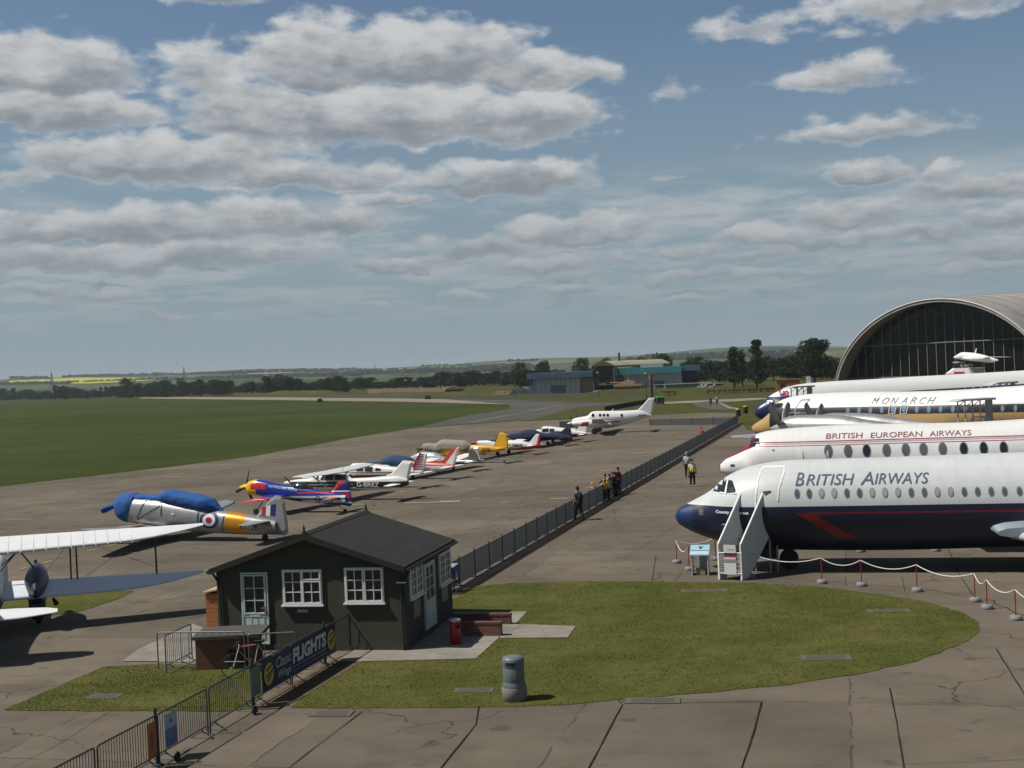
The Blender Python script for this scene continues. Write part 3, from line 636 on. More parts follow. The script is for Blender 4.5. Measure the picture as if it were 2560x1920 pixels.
# --- Viscount style, second ---
B = Air('airliner', 'white propeller airliner with big oval windows, red nose and red stripes, second in the row', 'airliner', atY(1799, 1168, 66.4), 14.4, G_AL)
p0, p1 = B.q(1806, 1153, .8), B.q(1888, 1115, .8); CR2 = (.22,.012,.04)
zs = [B.q(2295, y, 1.4)[1] for y in (1095.5, 1098.2, 1099.6, 1100.6, 1101.6, 1102.6, 1105.5, 1107.5)]
xs_ = B.q(1897, 1100, 1.2)[0]; TP = B.q(1801.5,1172,.1)[0]
MVS = livery('airliner_paint', (.74,.74,.73), [(CR2, [(0,0,1,zs[1]),(0,0,-1,-zs[0]),(-1,0,0,-xs_)]), (CR2, [(0,0,1,zs[3]),(0,0,-1,-zs[2]),(-1,0,0,-xs_)]), (CR2, [(0,0,1,zs[5]),(0,0,-1,-zs[4]),(-1,0,0,-xs_)]), (CR2, [(0,0,1,zs[7]),(0,0,-1,-zs[6]),(-1,0,0,-xs_)]),
   (CR2, [half(p0, p1, 1 if half(p0, p1)[2] > 0 else -1), (1,0,0,p1[0])]), (CR2, [(1,0,0,TP)])], .3, panel=1.9, dirt=.16)
B.fus([(1799,1168),(1800,1163),(1804,1158),(1826,1138),(1858,1121),(1867,1113),(1880,1094),(1900,1082),(1930,1075.5),(1990,1069),(2142,1061),(2400,1056)],
      [(1799,1169),(1800,1177),(1808,1184),(1830,1193),(1870,1203),(1930,1212),(2000,1218),(2200,1223),(2400,1226)], 1.62, MVS, n=2.0, kw=1.02,
      extra_t=[(-18,4.62),(-21,4.5),(-25.5,3.9)], extra_b=[(-15,1.42),(-18,1.7),(-25.5,3.5)], st=60)
for pts in ([(640,905),(612,952),(628,958),(655,910)], [(660,912),(684,912),(686,930),(650,934)], [(645,938),(688,934),(690,952),(632,960)]):
    B.poly(C1(pts), GLASS, 'cockpit_window', .9, eps=.035, step=.06)
for i, (x, y) in enumerate(zip([1085,1198,1305,1420,1531,1633,1744,1865,1980,2095], [985,984,983,980,977,975,973,971,969,967])):
    c = C1([(x, y)])[0]; o = B.ell(*c, 11, 16.8, WG[2], 'window', 1.6, eps=.012); B.ell(*c, 9, 14.6, [WG[0], GLASS][i in (2,7,8,9)], 'pane', 1.6, eps=.02, parent=o)
MB1 = mat('title_brown_red', (.24,.07,.08), .5)
for tx, (x0, y0, x1, y1) in (('BRITISH',(1070,915,1285,883)),('EUROPEAN',(1328,910,1630,873)),('AIRWAYS',(1668,901,1912,866))):
    p0, p1 = C1([(x0, y0)])[0], C1([(x1, y0-.028*(x1-x0))])[0]; B.text(tx, p0, p1, 12.6, MB1, 1.35, shear=.12, bold=.004)
B.poly(C1([(905,975),(935,980),(940,1034),(900,1036)]), WHITE, 'door', 1.6, eps=.03)
B.poly(C1([(755,978),(778,980),(765,986)]), DARK, 'air_scoop', 1.6, eps=.02); B.poly(C1([(515,1068),(540,1066),(540,1078),(515,1080)]), DARK, 'hatch', 1.2, eps=.02)
for sg in (1, -1):
    wing(MB(), [(V(-8.4, sg*1.2, 1.9), 4.4, .6, .1), (V(-9.6, sg*14.2, 3.0), 1.6, .2, 0)]).build('wing', SILV, B.root)
    for yy, xx in ((4.2, -5.6), (8.6, -6.0)):
        e = Fus([(xx-6,2.2),(xx-3,2.7),(xx-.5,2.75),(xx,2.6)], [(xx-6,2.0),(xx-3,1.9),(xx-.5,2.1),(xx,2.2)], .42); mb = MB(); e.mesh(mb)
        for i in range(len(mb.v)): mb.v[i] = mb.v[i]+V(0, sg*yy, 0)
        mb.build('engine', SILV, B.root)
        if sg > 0: propeller(B.root, (xx+.1, sg*yy, 2.4), 1.5, 4, .785, GREY, .17)
    wheel(B.root, -9.6, sg*3.6, .5, .3, leg=(-9.4, sg*3.6, 2), legr=.08)
    wing(MB(), [(V(-22.6, sg*.2, 4.0), 1.9, .2, 0), (V(-23.6, sg*5.4, 4.6), 1, .1, 0)]).build('tailplane', WHITE, B.root)
B.fin([(-19.5,4.4),(-23.4,8.0),(-25.2,8.0),(-25.5,3.9)], MVS, .25, local=True)
wheel(B.root, -2.6, 0, .32, .2, leg=(-2.6, 0, 1.6), legr=.07)

# --- Britannia style, third ---
CB = lambda L: cr(2160, 820, 5.53, L); CQ = lambda L: cr(1840, 820, 6.144, L)
D_ = Air('airliner', 'white, black and cream airliner with silver propeller engines, third in the row', 'airliner', atY(1880, 1066, 103), 36, G_AL)
za, zb_, zc_ = D_.q(2300, 1014.2, 1.7)[1], D_.q(2300, 1034.5, 1.8)[1], 0
xn = D_.q(1929, 1050, .8)[0]; CBK = (.022,.021,.027); CCR = (.45,.30,.125)
MBR = livery('airliner_paint', (.73,.73,.72), [(CBK, [(0,0,-1,-za)]), (CCR, [(0,0,-1,-zb_)]), (CBK, [(0,0,1,za-.01),(0,0,-1,-(za+.35)),(1,0,0,xn-1.2),(-1,0,0,-xn)]), (CBK, [(0,0,-1,-zb_),(1,0,0,xn-1.7),(-1,0,0,-xn)]), (CCR, [(1,0,0,xn)])], .35, panel=2.2, dirt=.08)
D_.fus([(1879,1067),(1886,1061),(1896,1054),(1908,1047),(1920,1037),(1933,1024),(1943,1008),(1957,999),(1986,990),(2035,984),(2117,980),(2310,978)],
       [(1879,1068),(1884,1078),(1896,1086),(1930,1092),(2000,1096),(2117,1098),(2310,1102)], 1.83, MBR, n=2.0, kw=1.0,
       extra_t=[(-26,5.5),(-31,5.3),(-35.5,4.6)], extra_b=[(-20,1.75),(-25,1.9),(-35.5,4.0)], st=60)
for k in range(3):
    D_.poly(CQ([(572+38*k,1215),(612+38*k,1155),(640+38*k,1150),(604+38*k,1215)]), GLASS, 'cockpit_window', 1.1, eps=.03)
D_.line(CQ([(905,1290),(925,1190),(970,1110),(1090,1098),(1092,1110),(1050,1200)]), .09, mat('door_seal', (.3,.3,.3), .5), 'door_outline', 1.6, eps=.03)
WB = mat('window_blue_glass', (.16,.24,.32), .25)
bw = [(787,1250)]
for x, y in CQ(bw)+CQ([(1720,1262),(1893,1260),(2065,1255)])+CB([(90,1132),(247,1130),(397,1125),(552,1120),(730,1125),(895,1125),(1060,1120),(1230,1122),(1400,1112),(1917,1112),(2095,1110)]):
    D_.ell(x, y, 4.8, 8.6, WB, 'window', 1.75, eps=.025)
for x in (392, 552): D_.line(CB([(x-48,1180),(x-42,1070),(x-10,1058),(x+48,1068),(x+38,1178),(x-30,1190),(x-48,1180)]), .06, LGREY, 'exit_outline', 1.75, eps=.028)
ti = mat('title_grey', (.16,.16,.17), .5)
for ch, x, w in (('M',105,98),('O',245,100),('N',362,105),('A',502,85),('R',628,92),('C',762,95),('H',868,118)):
    a, b = CB([(x, 1052-(x-105)*.011), (x+w, 1052-(x-105)*.011)]); D_.text(ch, a, b, 15.5, ti, 1.5, shear=.42, bold=0, eps=.03)
for px, py, Yq, a0 in ((2036, 1064, 94.5, .85), (1952, 1071, 88, .75)):
    h = atY(px, py, Yq)-D_.loc; hx, hy, hz_ = h.dot(D_.f), h.dot(D_.l), h.z
    e = Fus([(hx-8.6,hz_+.1),(hx-6.4,hz_+.5),(hx-4,hz_+.85),(hx-1.5,hz_+.92),(hx-.35,hz_+.74),(hx-.1,hz_+.5)], [(hx-8.6,hz_-.2),(hx-6.4,hz_-.7),(hx-4,hz_-.85),(hx-1.5,hz_-.8),(hx-.35,hz_-.62),(hx-.1,hz_-.5)], .9); mb = MB(); e.mesh(mb)
    for i in range(len(mb.v)): mb.v[i] = mb.v[i]+V(0, hy, 0)
    mb.build('engine', mat('bare_aluminium', (.42,.42,.41), .38, .6, var=.35, vs=1.2), D_.root); propeller(D_.root, (hx, hy, hz_), 2.3, 4, a0, mat('propeller_light_grey', (.27,.27,.27), .5), .21, spl=.7, spr=.35, tw_=-.9)
    if px > 2000: hw_ = (hx, hy, hz_)
    else: ho_ = (hx, hy, hz_)
wt_ = atY(1850, 1093, 79)-D_.loc; wt_ = V(wt_.dot(D_.f), wt_.dot(D_.l), wt_.z)
wing(MB(), [(V(hw_[0]-3.4, 1.3, hw_[2]-.5), 6, .9, .1), (V(hw_[0]-3.8, hw_[1], hw_[2]-.3), 5.2, .8, .1), (V(ho_[0]-3.4, ho_[1], ho_[2]-.1), 4, .5, .1), (wt_+V(.9,-.5,0), 2.0, .22, .1), (wt_+V(.5,.1,0), 1.1, .1, .05), (wt_+V(.1,.3,0), .4, .04, 0)]).build('wing', SILV, D_.root)
wing(MB(), [(V(hw_[0]-3.4, -1.3, hw_[2]-.5), 6, .9, .1), (V(hw_[0]-6, -20, ho_[2]+.5), 2, .2, 0)]).build('wing', SILV, D_.root)
D_.fin([(-27,5.3),(-31.5,10.8),(-34.5,10.8),(-35.5,4.4)], MBR, .3, local=True)
for sg in (1,-1): wheel(D_.root, hw_[0]-5.5, sg*4.8, .55, .4, leg=(hw_[0]-5.5, sg*4.8, 2.2), legr=.1)
wheel(D_.root, -3.2, 0, .4, .3, leg=(-3.2, 0, 2), legr=.08)

# --- rear-engined jet with navy nose, fourth ---
E = Air('airliner', 'long white airliner with a navy nose and small union flag, fourth in the row', 'airliner', atY(1888, 1034, 112), -8, G_AL)
p0, p1 = E.q(1936, 996, .8), E.q(1900, 1012, .8)
zn = E.q(1930, 993, 1.0)[1]; xw = E.q(2000, 985, 1.5)[0]
zw0, zw1 = E.q(2520, 962, 1.8), E.q(2520, 972, 1.8); zv0, zv1 = E.q(2340, 973, 1.8), E.q(2340, 981, 1.8)
MV = livery('airliner_paint', (.75,.75,.74), [((.014,.022,.09), [(0,0,-1,-zn), (1,0,0,xw)]), ((.05,.055,.11), [half(zv0, zw0, -1 if half(zv0, zw0)[2] > 0 else 1), half(zv1, zw1, 1 if half(zv1, zw1)[2] > 0 else -1)])], .3, panel=0, dirt=.05)
E.fus([(1887,1031),(1890,1022),(1900,1010),(1912,1000),(1921,993),(1938,982),(1958,973),(1986,963),(2020,958),(2084,953),(2160,949),(2330,939),(2560,926)],
      [(1887,1034),(1890,1040),(1898,1046),(1920,1058),(1960,1066),(2020,1072),(2160,1072),(2330,1064),(2560,1050)], 1.9, MV, n=2.0, kw=.85,
      extra_t=[(-46,7.3),(-52,6.6)], extra_b=[(-40,2.6),(-52,5.4)], st=60)
E.poly(CQ([(505,1095),(575,1090),(560,1155),(500,1160)]), mat('cockpit_glass_grey', (.1,.11,.14), .2), 'cockpit_window', 1.0, eps=.03)
E.poly(CQ([(622,1102),(690,1100),(640,1160),(610,1165)]), mat('cream_blind', (.35,.32,.22), .6), 'cockpit_window', 1.3, eps=.03)
fl = CQ([(735,1038),(820,1038),(835,980),(755,980)]); E.poly(fl, WHITE, 'flag', 1.5, eps=.03)
for L, w, m_, e_ in (([(735,1038),(835,980)],.22,NAVY,.035), ([(755,980),(820,1038)],.22,NAVY,.035), ([(745,1009),(828,1009)],.2,RED,.045), ([(778,1038),(795,980)],.2,RED,.045)): E.line(CQ(L), w, m_, 'flag_cross', 1.5, eps=e_)
MB().box((E.q(2022, 952)[0], 0, E.q(2022, 955)[1]), (.35, .06, 1.0)).build('aerial', WHITE, E.root)
for k in range(9):
    f = k/8; E.ell(2395+160*f, 969.5-3.5*f, 2.2, 2.2, LGREY, 'window', 1.9, eps=.03, n=8)
for sg in (1,-1):
    wing(MB(), [(V(-20, sg*1.5, 2.2), 9, 1, 0), (V(-33, sg*21, 4), 3, .2, 0)]).build('wing', WHITE, E.root); wheel(E.root, -26, sg*3, .6, .4, leg=(-26, sg*3, 2.5), legr=.12)
wheel(E.root, -5, 0, .45, .4, leg=(-5, 0, 2.4), legr=.1)
# --- T-tailed jet, farthest; only its tail rises over the others ---
F_ = Air('airliner', 'farthest airliner, only its black and white T-tail shows in front of the arched hangar', 'airliner', atY(2432, 960, 140), 37, G_AL)
CT = livery('tail_paint', (.74,.74,.73), [((.018,.018,.024), [(0,0,1,F_.q(2420, 919.2)[1])])], .3)
F_.fin(CB([(1120,640),(1222,558),(1215,470),(1300,460),(1700,462),(1675,545),(1660,640),(1400,680)]), CT, .3)
F_.fin(CB([(1430,549),(1676,543),(1655,640),(1465,640)]), GREY, .36, name='rudder')
F_.fin(CB([(1235,603),(1413,598),(1416,643),(1233,647)]), mat('flag_red', (.42,.02,.03), .4), .34, name='flag_panel')
me = textmesh('G-AVFB', 1, 0, .0); b0, b1, b2 = [F_.q(*p, .2) for p in CB([(1330,540),(1505,535),(1330,500)])]; W_ = max(v.co.x for v in me.vertices); Hh = max(v.co.y for v in me.vertices)
for v in me.vertices: v.co = (b0[0]+(b1[0]-b0[0])*v.co.x/W_, .2, b0[1]+(b2[1]-b0[1])*v.co.y/Hh)
me.materials.append(mat('pale_lettering', (.5,.5,.5), .5)); link(bpy.data.objects.new('lettering', me), F_.root)
bt = [F_.q(*p) for p in CB([(1235,405),(1300,362),(1360,335),(1500,342),(1650,370),(1860,440)])]; bb = [F_.q(*p) for p in CB([(1235,412),(1300,430),(1450,455),(1650,472),(1780,478),(1862,452)])]
Fus(bt, bb, .34).mesh(MB()).build('tail_fairing', WHITE, F_.root)
xb, zb2 = F_.q(*CB([(1560,410)])[0])
for sg in (1,-1): wing(MB(), [(V(xb+1.6, sg*.1, zb2), 3.0, .3, 0), (V(xb-.9, sg*5.2, zb2-.1), 1.5, .12, 0)]).build('tailplane', WHITE, F_.root)
MB().tube((xb+.2,0,zb2+.3),(xb,0,zb2+1.0),.09,.06).build('aerial', WHITE, F_.root)
F_.fus([(19,2.4),(18,3.2),(15,3.7),(10,3.9),(0,3.95),(-4,3.9)], [(19,2.3),(18,1.6),(15,1.0),(10,.9),(2,1.3),(-4,3.4)], 1.6, CT, local=True, kw=1)
for sg in (1,-1):
    wing(MB(), [(V(12, sg*1.5, 1.2), 5, .6, 0), (V(5, sg*9, 1.6), 2, .2, 0)]).build('wing', WHITE, F_.root); wheel(F_.root, 9, sg*2.6, .5, .3, leg=(9, sg*2.6, 1.2), legr=.1)
# ================= light aircraft on the apron =================
G_LA = 'light aircraft parked in a line on the apron'
def gear(A, xw, r=.2, track=1.2, tz=.7, nose=None, tail=None, m_=None):
    for sg in (1,-1): wheel(A.root, xw, sg*track, r, .13, leg=(xw+.05, sg*track*.75, tz), legm=m_)
    if nose is not None: wheel(A.root, nose, 0, r*.85, .12, leg=(nose-.05, 0, tz), legm=m_)
    if tail is not None: wheel(A.root, tail, 0, r*.55, .08, leg=(tail+.12, 0, tail and .55), legr=.02, legm=m_)
def tailplane(A, px, py, mt, half=1.6, ch=.8, sweep=.3, off=0, th=.08):
    x, z = A.q(px, py)
    for sg in (1,-1): wing(MB(), halfwing(sg*.08, sg*half, x+ch*.5, z, ch, sweep, ch*.7, .02, th, rnd=True)).build('tailplane', mt, A.root)
CH = lambda L: cr(0, 1200, 2.304, L); CE = lambda L: cr(240, 1140, 3.3515, L); CC = lambda L: cr(720, 1080, 4.096, L); CK = lambda L: cr(1020, 980, 3.3515, L); CA = lambda L: cr(1280, 860, 3.814, L)
def canvas(name, col):
    m = mat(name, col, .85, var=.15, vs=2.5, bump=1.0, bs=5); return m
# --- Harvard trainer ---
T = Air('trainer_aircraft', 'silver single-engined trainer with yellow band and roundel under a blue canvas cover', 'aircraft', G(663, 1352), 20, G_LA)
yb = [T.q(*p, .5)[0] for p in CH([(1290,200),(1400,200)])]
MS = livery('silver_dope', (.30,.31,.315), [((.62,.27,.012), [(-1,0,0,-yb[0]), (1,0,0,yb[1])])], .36, .35, panel=1.1, dirt=.22)
MT_ = livery('silver_dope', (.32,.33,.335), [], .36, .35, panel=0, dirt=.22)
T.fus(CH([(680,128),(688,100),(720,80),(790,95),(860,100),(925,105),(1130,140),(1285,175),(1395,192),(1480,210),(1570,228),(1600,236)]),
      CH([(680,150),(690,200),(720,230),(770,245),(850,262),(1000,283),(1140,297),(1270,306),(1380,312),(1500,315),(1600,312)]), .62, MS, n=2.2, kw=.85)
BC = canvas('blue_canvas', (.010,.085,.30))
FT = T.F
T.fus(CH([(672,130),(678,110),(690,93),(720,74),(760,72),(800,80)]), CH([(672,150),(680,195),(700,222),(740,242),(765,243),(795,215)]), .74, BC, n=2.1, kw=.9, name='cowling_cover', keep=False, st=20)
T.fus(CH([(785,79),(860,86),(925,84),(945,68),(962,57),(1000,60),(1060,70),(1120,80),(1180,95),(1212,106),(1250,140),(1288,172)]),
      CH([(785,122),(860,128),(930,126),(960,125),(1000,135),(1060,148),(1120,165),(1180,172),(1240,178),(1288,184)]), .585, BC, n=2.7, kw=1.7, name='canopy_cover', keep=False, st=70)
T.F = FT
for c, r, m_, e in ((None, 50, mat('roundel_blue', (.012,.022,.13), .5), .02), (None, 35, WHITE, .03), (None, 17, mat('roundel_red', (.35,.012,.03), .5), .04)):
    x, y = CH([(1199,232)])[0]; T.ell(x, y, r/2.304, r/2.304, m_, 'roundel', .6, eps=e, n=28)
for L in ([(828,120),(790,225)],[(852,120),(862,90)],[(925,145),(930,205)],[(1135,168),(1137,290)],[(1280,190),(1270,300)],[(915,150),(790,232)]): T.line(CH(L), .05, DARK, 'strap', .6, eps=.03)
T.poly(CH([(905,118),(928,115),(928,128),(905,130)]), LGREY, 'vent', .6, eps=.07); T.poly(CH([(985,193),(1005,190),(1000,202)]), WHITE, 'vent', .6, eps=.04)
T.text('KF729', CH([(1388,282)])[0], CH([(1482,290)])[0], 14, mat('black_lettering', (.02,.02,.02), .5), .35, shear=.1, bold=.0)
T.fin(CH([(1470,215),(1500,180),(1560,105),(1590,88),(1620,92),(1640,125),(1655,230),(1662,300),(1645,317),(1570,315),(1560,230)]), MT_, .14)
for a, b, m_ in ((1512,1535,mat('flash_red', (.38,.03,.03), .5)),(1535,1560,WHITE),(1560,1590,mat('roundel_blue', (.012,.022,.13), .5))):
    P = [T.q(*p) for p in CH([(a,205-(a-1512)*.0),(b,207),(b+3,136+(1590-b)*.25),(a+3,136+(1590-a)*.25)])]
    MB().prism(P, lambda u, v, t_: V(u, t_, v), -.078, .078).build('fin_flash', m_, T.root)
tx, tz = T.q(*CH([(1500,235)])[0])
for sg in (1,-1): wing(MB(), halfwing(sg*.1, sg*1.9, tx+.45, tz, 1.15, .35, .75, .02, .1)).build('tailplane', MT_, T.root)
wx_, wz = T.q(*CH([(800,250)])[0])
for sg in (1,-1):
    sts = [(V(wx_+.3, sg*.3, wz-.1), 2.6, .35, .15), (V(wx_+.3, sg*1.6, wz-.06), 2.5, .3, .15), (V(wx_+.05, sg*1.75, wz-.05), 2.2, .26, .13), (V(wx_-.95, sg*5.8, wz+.45), 1.2, .13, .08), (V(wx_-1.15, sg*6.25, wz+.5), .8, .06, .05)]
    wing(MB(), sts).build('wing', MT_, T.root)
    MB().prism([(0,0),(-.35,0),(-.35,.16),(0,.16)], lambda u, v, t_: V(wx_-.6+u, sg*(.75+t_*1.0), wz+.115+v*.0+t_*.012), 0, 1).build('walkway_stripe', mat('orange_stripe', (.35,.16,.05), .6), T.root)
xw1, _ = T.q(350, 1362); 
for sg in (1,-1): wheel(T.root, xw1+.3, sg*1.3, .37, .2, leg=(xw1+.1, sg*1.3, wz), legr=.06)
wheel(T.root, 0, 0, .17, .12, leg=(.25, 0, .6), legr=.03)
hx, hz2 = T.q(*CH([(665,140)])[0]); pr = propeller(T.root, (hx-.1, 0, hz2), 1.35, 2, radians(-10), BC, .2, spin=BC, spr=.17, spl=.35)
MB().tube((hx+.15,0,hz2-.02),(hx-.05,.35,hz2-.12),.14,.1).build('propeller_cover', BC, T.root)

# --- aerobatic aircraft ---
X = Air('aerobatic_aircraft', 'blue, red and yellow aerobatic aircraft with three-bladed black propeller', 'aircraft', G(862, 1281), 20, G_LA)
xy = X.q(*CE([(1330,240)])[0], .4)[0]; p0, p1 = [X.q(*p, .4) for p in CE([(1400,330),(1330,200)])]; z1, z2 = [X.q(*p, .3)[1] for p in CE([(1700,352),(1700,335)])]
z3, z4 = [X.q(*p, .3)[1] for p in CE([(1900,315),(1900,300)])]; z5, z6 = [X.q(*p, .3)[1] for p in CE([(2000,392),(2000,372)])]
MX = livery('aerobatic_paint', (.018,.035,.26), [((.62,.65,.7), [(0,0,1,z1-.02),(0,0,-1,-z2),(-1,0,0,-xy)]), ((.6,.64,.7), [(0,0,1,z1-.3),(0,0,-1,-(z1-.12)),(-1,0,0,-X.q(760,1245)[0])]),
   ((.5,.03,.05), [(0,0,1,z3),(0,0,-1,-z4),(-1,0,0,-X.q(750,1230)[0])]), ((.78,.45,.01), [(1,0,0,xy)]), ((.5,.03,.05), [(1,0,0,xy-.7),(-1,0,0,-(xy+.35)),(0,0,1,X.q(645,1222)[1]),(0,0,-1,-X.q(645,1208)[1])])], .22, dirt=.02)
X.fus(CE([(1262,240),(1272,225),(1290,210),(1345,197),(1420,205),(1500,226),(1600,244),(1700,252),(1820,272),(1900,290),(1990,305),(2100,330)]),
      CE([(1262,270),(1272,310),(1300,325),(1350,330),(1430,340),(1500,350),(1600,365),(1750,385),(1900,398),(2020,406),(2100,408)]), .42, MX, n=2.3, kw=.75)
X.fus(CE([(1640,262),(1655,238),(1690,222),(1745,225),(1790,250),(1830,274)]), CE([(1640,290),(1700,300),(1830,300)]), .36, GLASS, n=2, kw=1, name='canopy', keep=False, st=16)
X.F = X.F
MF = livery('aerobatic_fin_paint', (.018,.03,.2), [((.5,.03,.05), [half(X.q(*CE([(1985,300)])[0]), X.q(*CE([(2100,210)])[0]), 1 if half(X.q(*CE([(1985,300)])[0]), X.q(*CE([(2100,210)])[0]))[2] > 0 else -1)]), ((.7,.72,.75), [(0,0,1,X.q(*CE([(2050,300)])[0])[1]),(0,0,-1,-X.q(*CE([(2050,288)])[0])[1])]),
   ((.5,.03,.05), [(0,0,1,X.q(*CE([(2050,350)])[0])[1]),(0,0,-1,-X.q(*CE([(2050,312)])[0])[1])]), ((.7,.72,.75), [(0,0,1,X.q(*CE([(2050,398)])[0])[1]),(0,0,-1,-X.q(*CE([(2050,382)])[0])[1])])], .3)
X.fin(CE([(1965,310),(2000,260),(2030,212),(2050,206),(2120,216),(2140,330),(2144,412),(2125,422),(2050,406),(1990,380)]), MF, .12)
X.text('G-IIIS', CE([(1838,385)])[0], CE([(1982,392)])[0], 15, mat('deep_blue_lettering', (.012,.02,.12), .5), .3, bold=.01, eps=.03)
X.text('RED BULL MATADORS', CE([(1440,262)])[0], CE([(1680,296)])[0], 5.5, mat('pale_blue_lettering', (.35,.45,.7), .5), .4, bold=.02, eps=.02)
for sg in (1,-1):
    o = wing(MB(), halfwing(sg*.2, sg*3.9, X.q(*CE([(1440,320)])[0])[0], X.q(*CE([(1450,330)])[0])[1], 1.7, .55, .85, 0, .2)).build('wing', livery('aerobatic_wing_paint', (.02,.04,.3), [((.5,.03,.05), [(0,sg,0,1.6),(-1,0,0,-X.q(*CE([(1400,320)])[0])[0])]), ((.75,.76,.8), [(0,sg,0,2.6),(0,-sg,0,-2.8)]), ((.5,.03,.06), [(0,sg,0,3.4)])], .25), X.root)
tailplane(X, *CE([(2010,345)])[0], livery('aerobatic_tail_paint', (.55,.05,.03), [((.75,.5,.03), [(1,0,0,X.q(*CE([(2010,345)])[0])[0])])], .3), 1.5, .75)
xm, _ = X.q(655, 1285)
for sg in (1,-1):
    wheel(X.root, xm-.1, sg*.85, .19, .12); MB().tube((xm-.1, sg*.85, .2), (xm-.3, sg*.3, .75), .05).build('undercarriage_leg', NAVY, X.root)
wheel(X.root, -.02, 0, .11, .07, leg=(.45, 0, .45), legr=.02, legm=DARK)
hx, hz2 = X.q(*CE([(1258,262)])[0]); propeller(X.root, (hx, 0, hz2), 1.2, 3, radians(112), mat('propeller_black', (.02,.014,.01), .4), .13, spin=YEL, spr=.2, spl=.4)

# --- high-wing aircraft, black-green band ---
c_ = Air('high_wing_aircraft', 'white high-wing aircraft with a black side band lettered G-BREZ', 'aircraft', G(1018, 1249), 20, G_LA)
zb0, zb1 = [c_.q(*p, .4)[1] for p in CC([(800,512),(800,572)])]; xe = c_.q(*CC([(560,500)])[0], .4)[0]
BG = (.018,.02,.014)
MC_ = livery('high_wing_paint', (.66,.67,.67), [(BG, [(0,0,-1,-zb0),(0,0,1,zb1),(-1,0,0,-c_.q(*CC([(690,540)])[0],.4)[0])]), (BG, [(0,0,-1,-(zb0+.05)),(0,0,1,zb0-.32),(1,0,0,c_.q(*CC([(690,540)])[0],.4)[0])]), ((.5,.5,.3), [(0,0,-1,-(zb0-.12)),(0,0,1,zb0-.16),(1,0,0,c_.q(*CC([(660,540)])[0],.4)[0])])], .32, dirt=.04)
c_.fus(CC([(30,500),(60,490),(150,480),(262,470),(300,440),(330,430),(575,432),(650,472),(720,470),(850,465),(1000,455),(1100,450),(1230,478)]),
       CC([(30,540),(60,560),(200,585),(420,605),(650,605),(900,590),(1050,578),(1150,560),(1230,545)]), .52, MC_, n=2.8, kw=.8)
for P in ([(285,450),(308,445),(300,490),(278,482)],[(335,442),(362,440),(362,490),(330,492)],[(370,440),(460,440),(458,492),(368,492)],[(472,444),(560,442),(585,488),(475,492)],[(588,440),(612,440),(660,474),(615,480)]):
    c_.poly(CC(P), GLASS, 'window', .5, eps=.02)
c_.text('G-BREZ', CC([(700,562)])[0], CC([(928,566)])[0], 11.5, mat('white_lettering', (.75,.76,.78), .5), .4, bold=.01, eps=.02)
c_.fin(CC([(850,464),(1000,450),(1060,425),(1180,290),(1280,298),(1232,500),(1230,545),(1150,520)]), WHITE, .14)
wx_, wz = c_.q(*CC([(470,425)])[0])
mw = mat('wing_white', (.62,.64,.65), .35, var=.06)
for sg in (1,-1):
    wing(MB(), [(V(wx_+.75, sg*.02, wz+.12), 1.65, .24, .06), (V(wx_+.7, sg*2.4, wz+.16), 1.6, .22, .05), (V(wx_+.45, sg*4.6, wz+.2), 1.15, .14, .02), (V(wx_+.3, sg*4.9, wz+.2), .8, .05, 0)]).build('wing', mw, c_.root)
    MB().tube((wx_+.1, sg*.5, .75), (wx_+.2, sg*2.6, wz+.1), .05, n=6).build('wing_strut', WHITE, c_.root)
tailplane(c_, *CC([(1120,530)])[0], WHITE, 1.7, .95)
gear(c_, wx_-.2, .2, 1.25, .8, nose=wx_+1.7); hx, hz2 = c_.q(*CC([(28,520)])[0]); propeller(c_.root, (hx, 0, hz2), .95, 2, radians(30), DARK, .12, spin=WHITE)
MB().tube((wx_-.6,0,wz+.15),(wx_-.85,0,wz+.55),.015,.008,n=5).tube((wx_-2,0,wz-.1),(wx_-2.3,0,wz+.45),.012,.008,n=5).build('aerial', DARK, c_.root)

def lowwing(name, label, tail, al, top, bot, fin_, mt, finm, w=.55, kw=.85, wingat=None, wingm=None, half=4.9, st=None, stm=None, prop=True, n=2.4, wz=.75, gearr=.2, tailg=None, tailh=1.6):
    A = Air(name, label, 'aircraft', G(*tail), al, G_LA)
    m_ = mt(A) if callable(mt) else mt; A.fus(top, bot, w, m_, n=n, kw=kw); f_ = finm(A) if callable(finm) else finm
    A.fin(fin_, f_, .12)
    x = A.q(*wingat)[0]
    for sg in (1,-1): wing(MB(), halfwing(sg*.25, sg*half, x, wz, 1.7, .15, 1.25, half*.09, .22)).build('wing', wingm or WHITE, A.root)
    if st: tailplane(A, *st, stm or WHITE, tailh, .8)
    gear(A, x-.7, gearr, 1.3, wz, nose=None if tailg is not None else x+1.4, tail=tailg)
    if prop:
        zc = sum(A.F.sec(A.F.x1)[:2])/2; propeller(A.root, (A.F.x1, 0, zc), .9, 2, radians(6), DARK, .12, spin=prop if not isinstance(prop, bool) else WHITE)
    return A
CP = (.16,.012,.04)
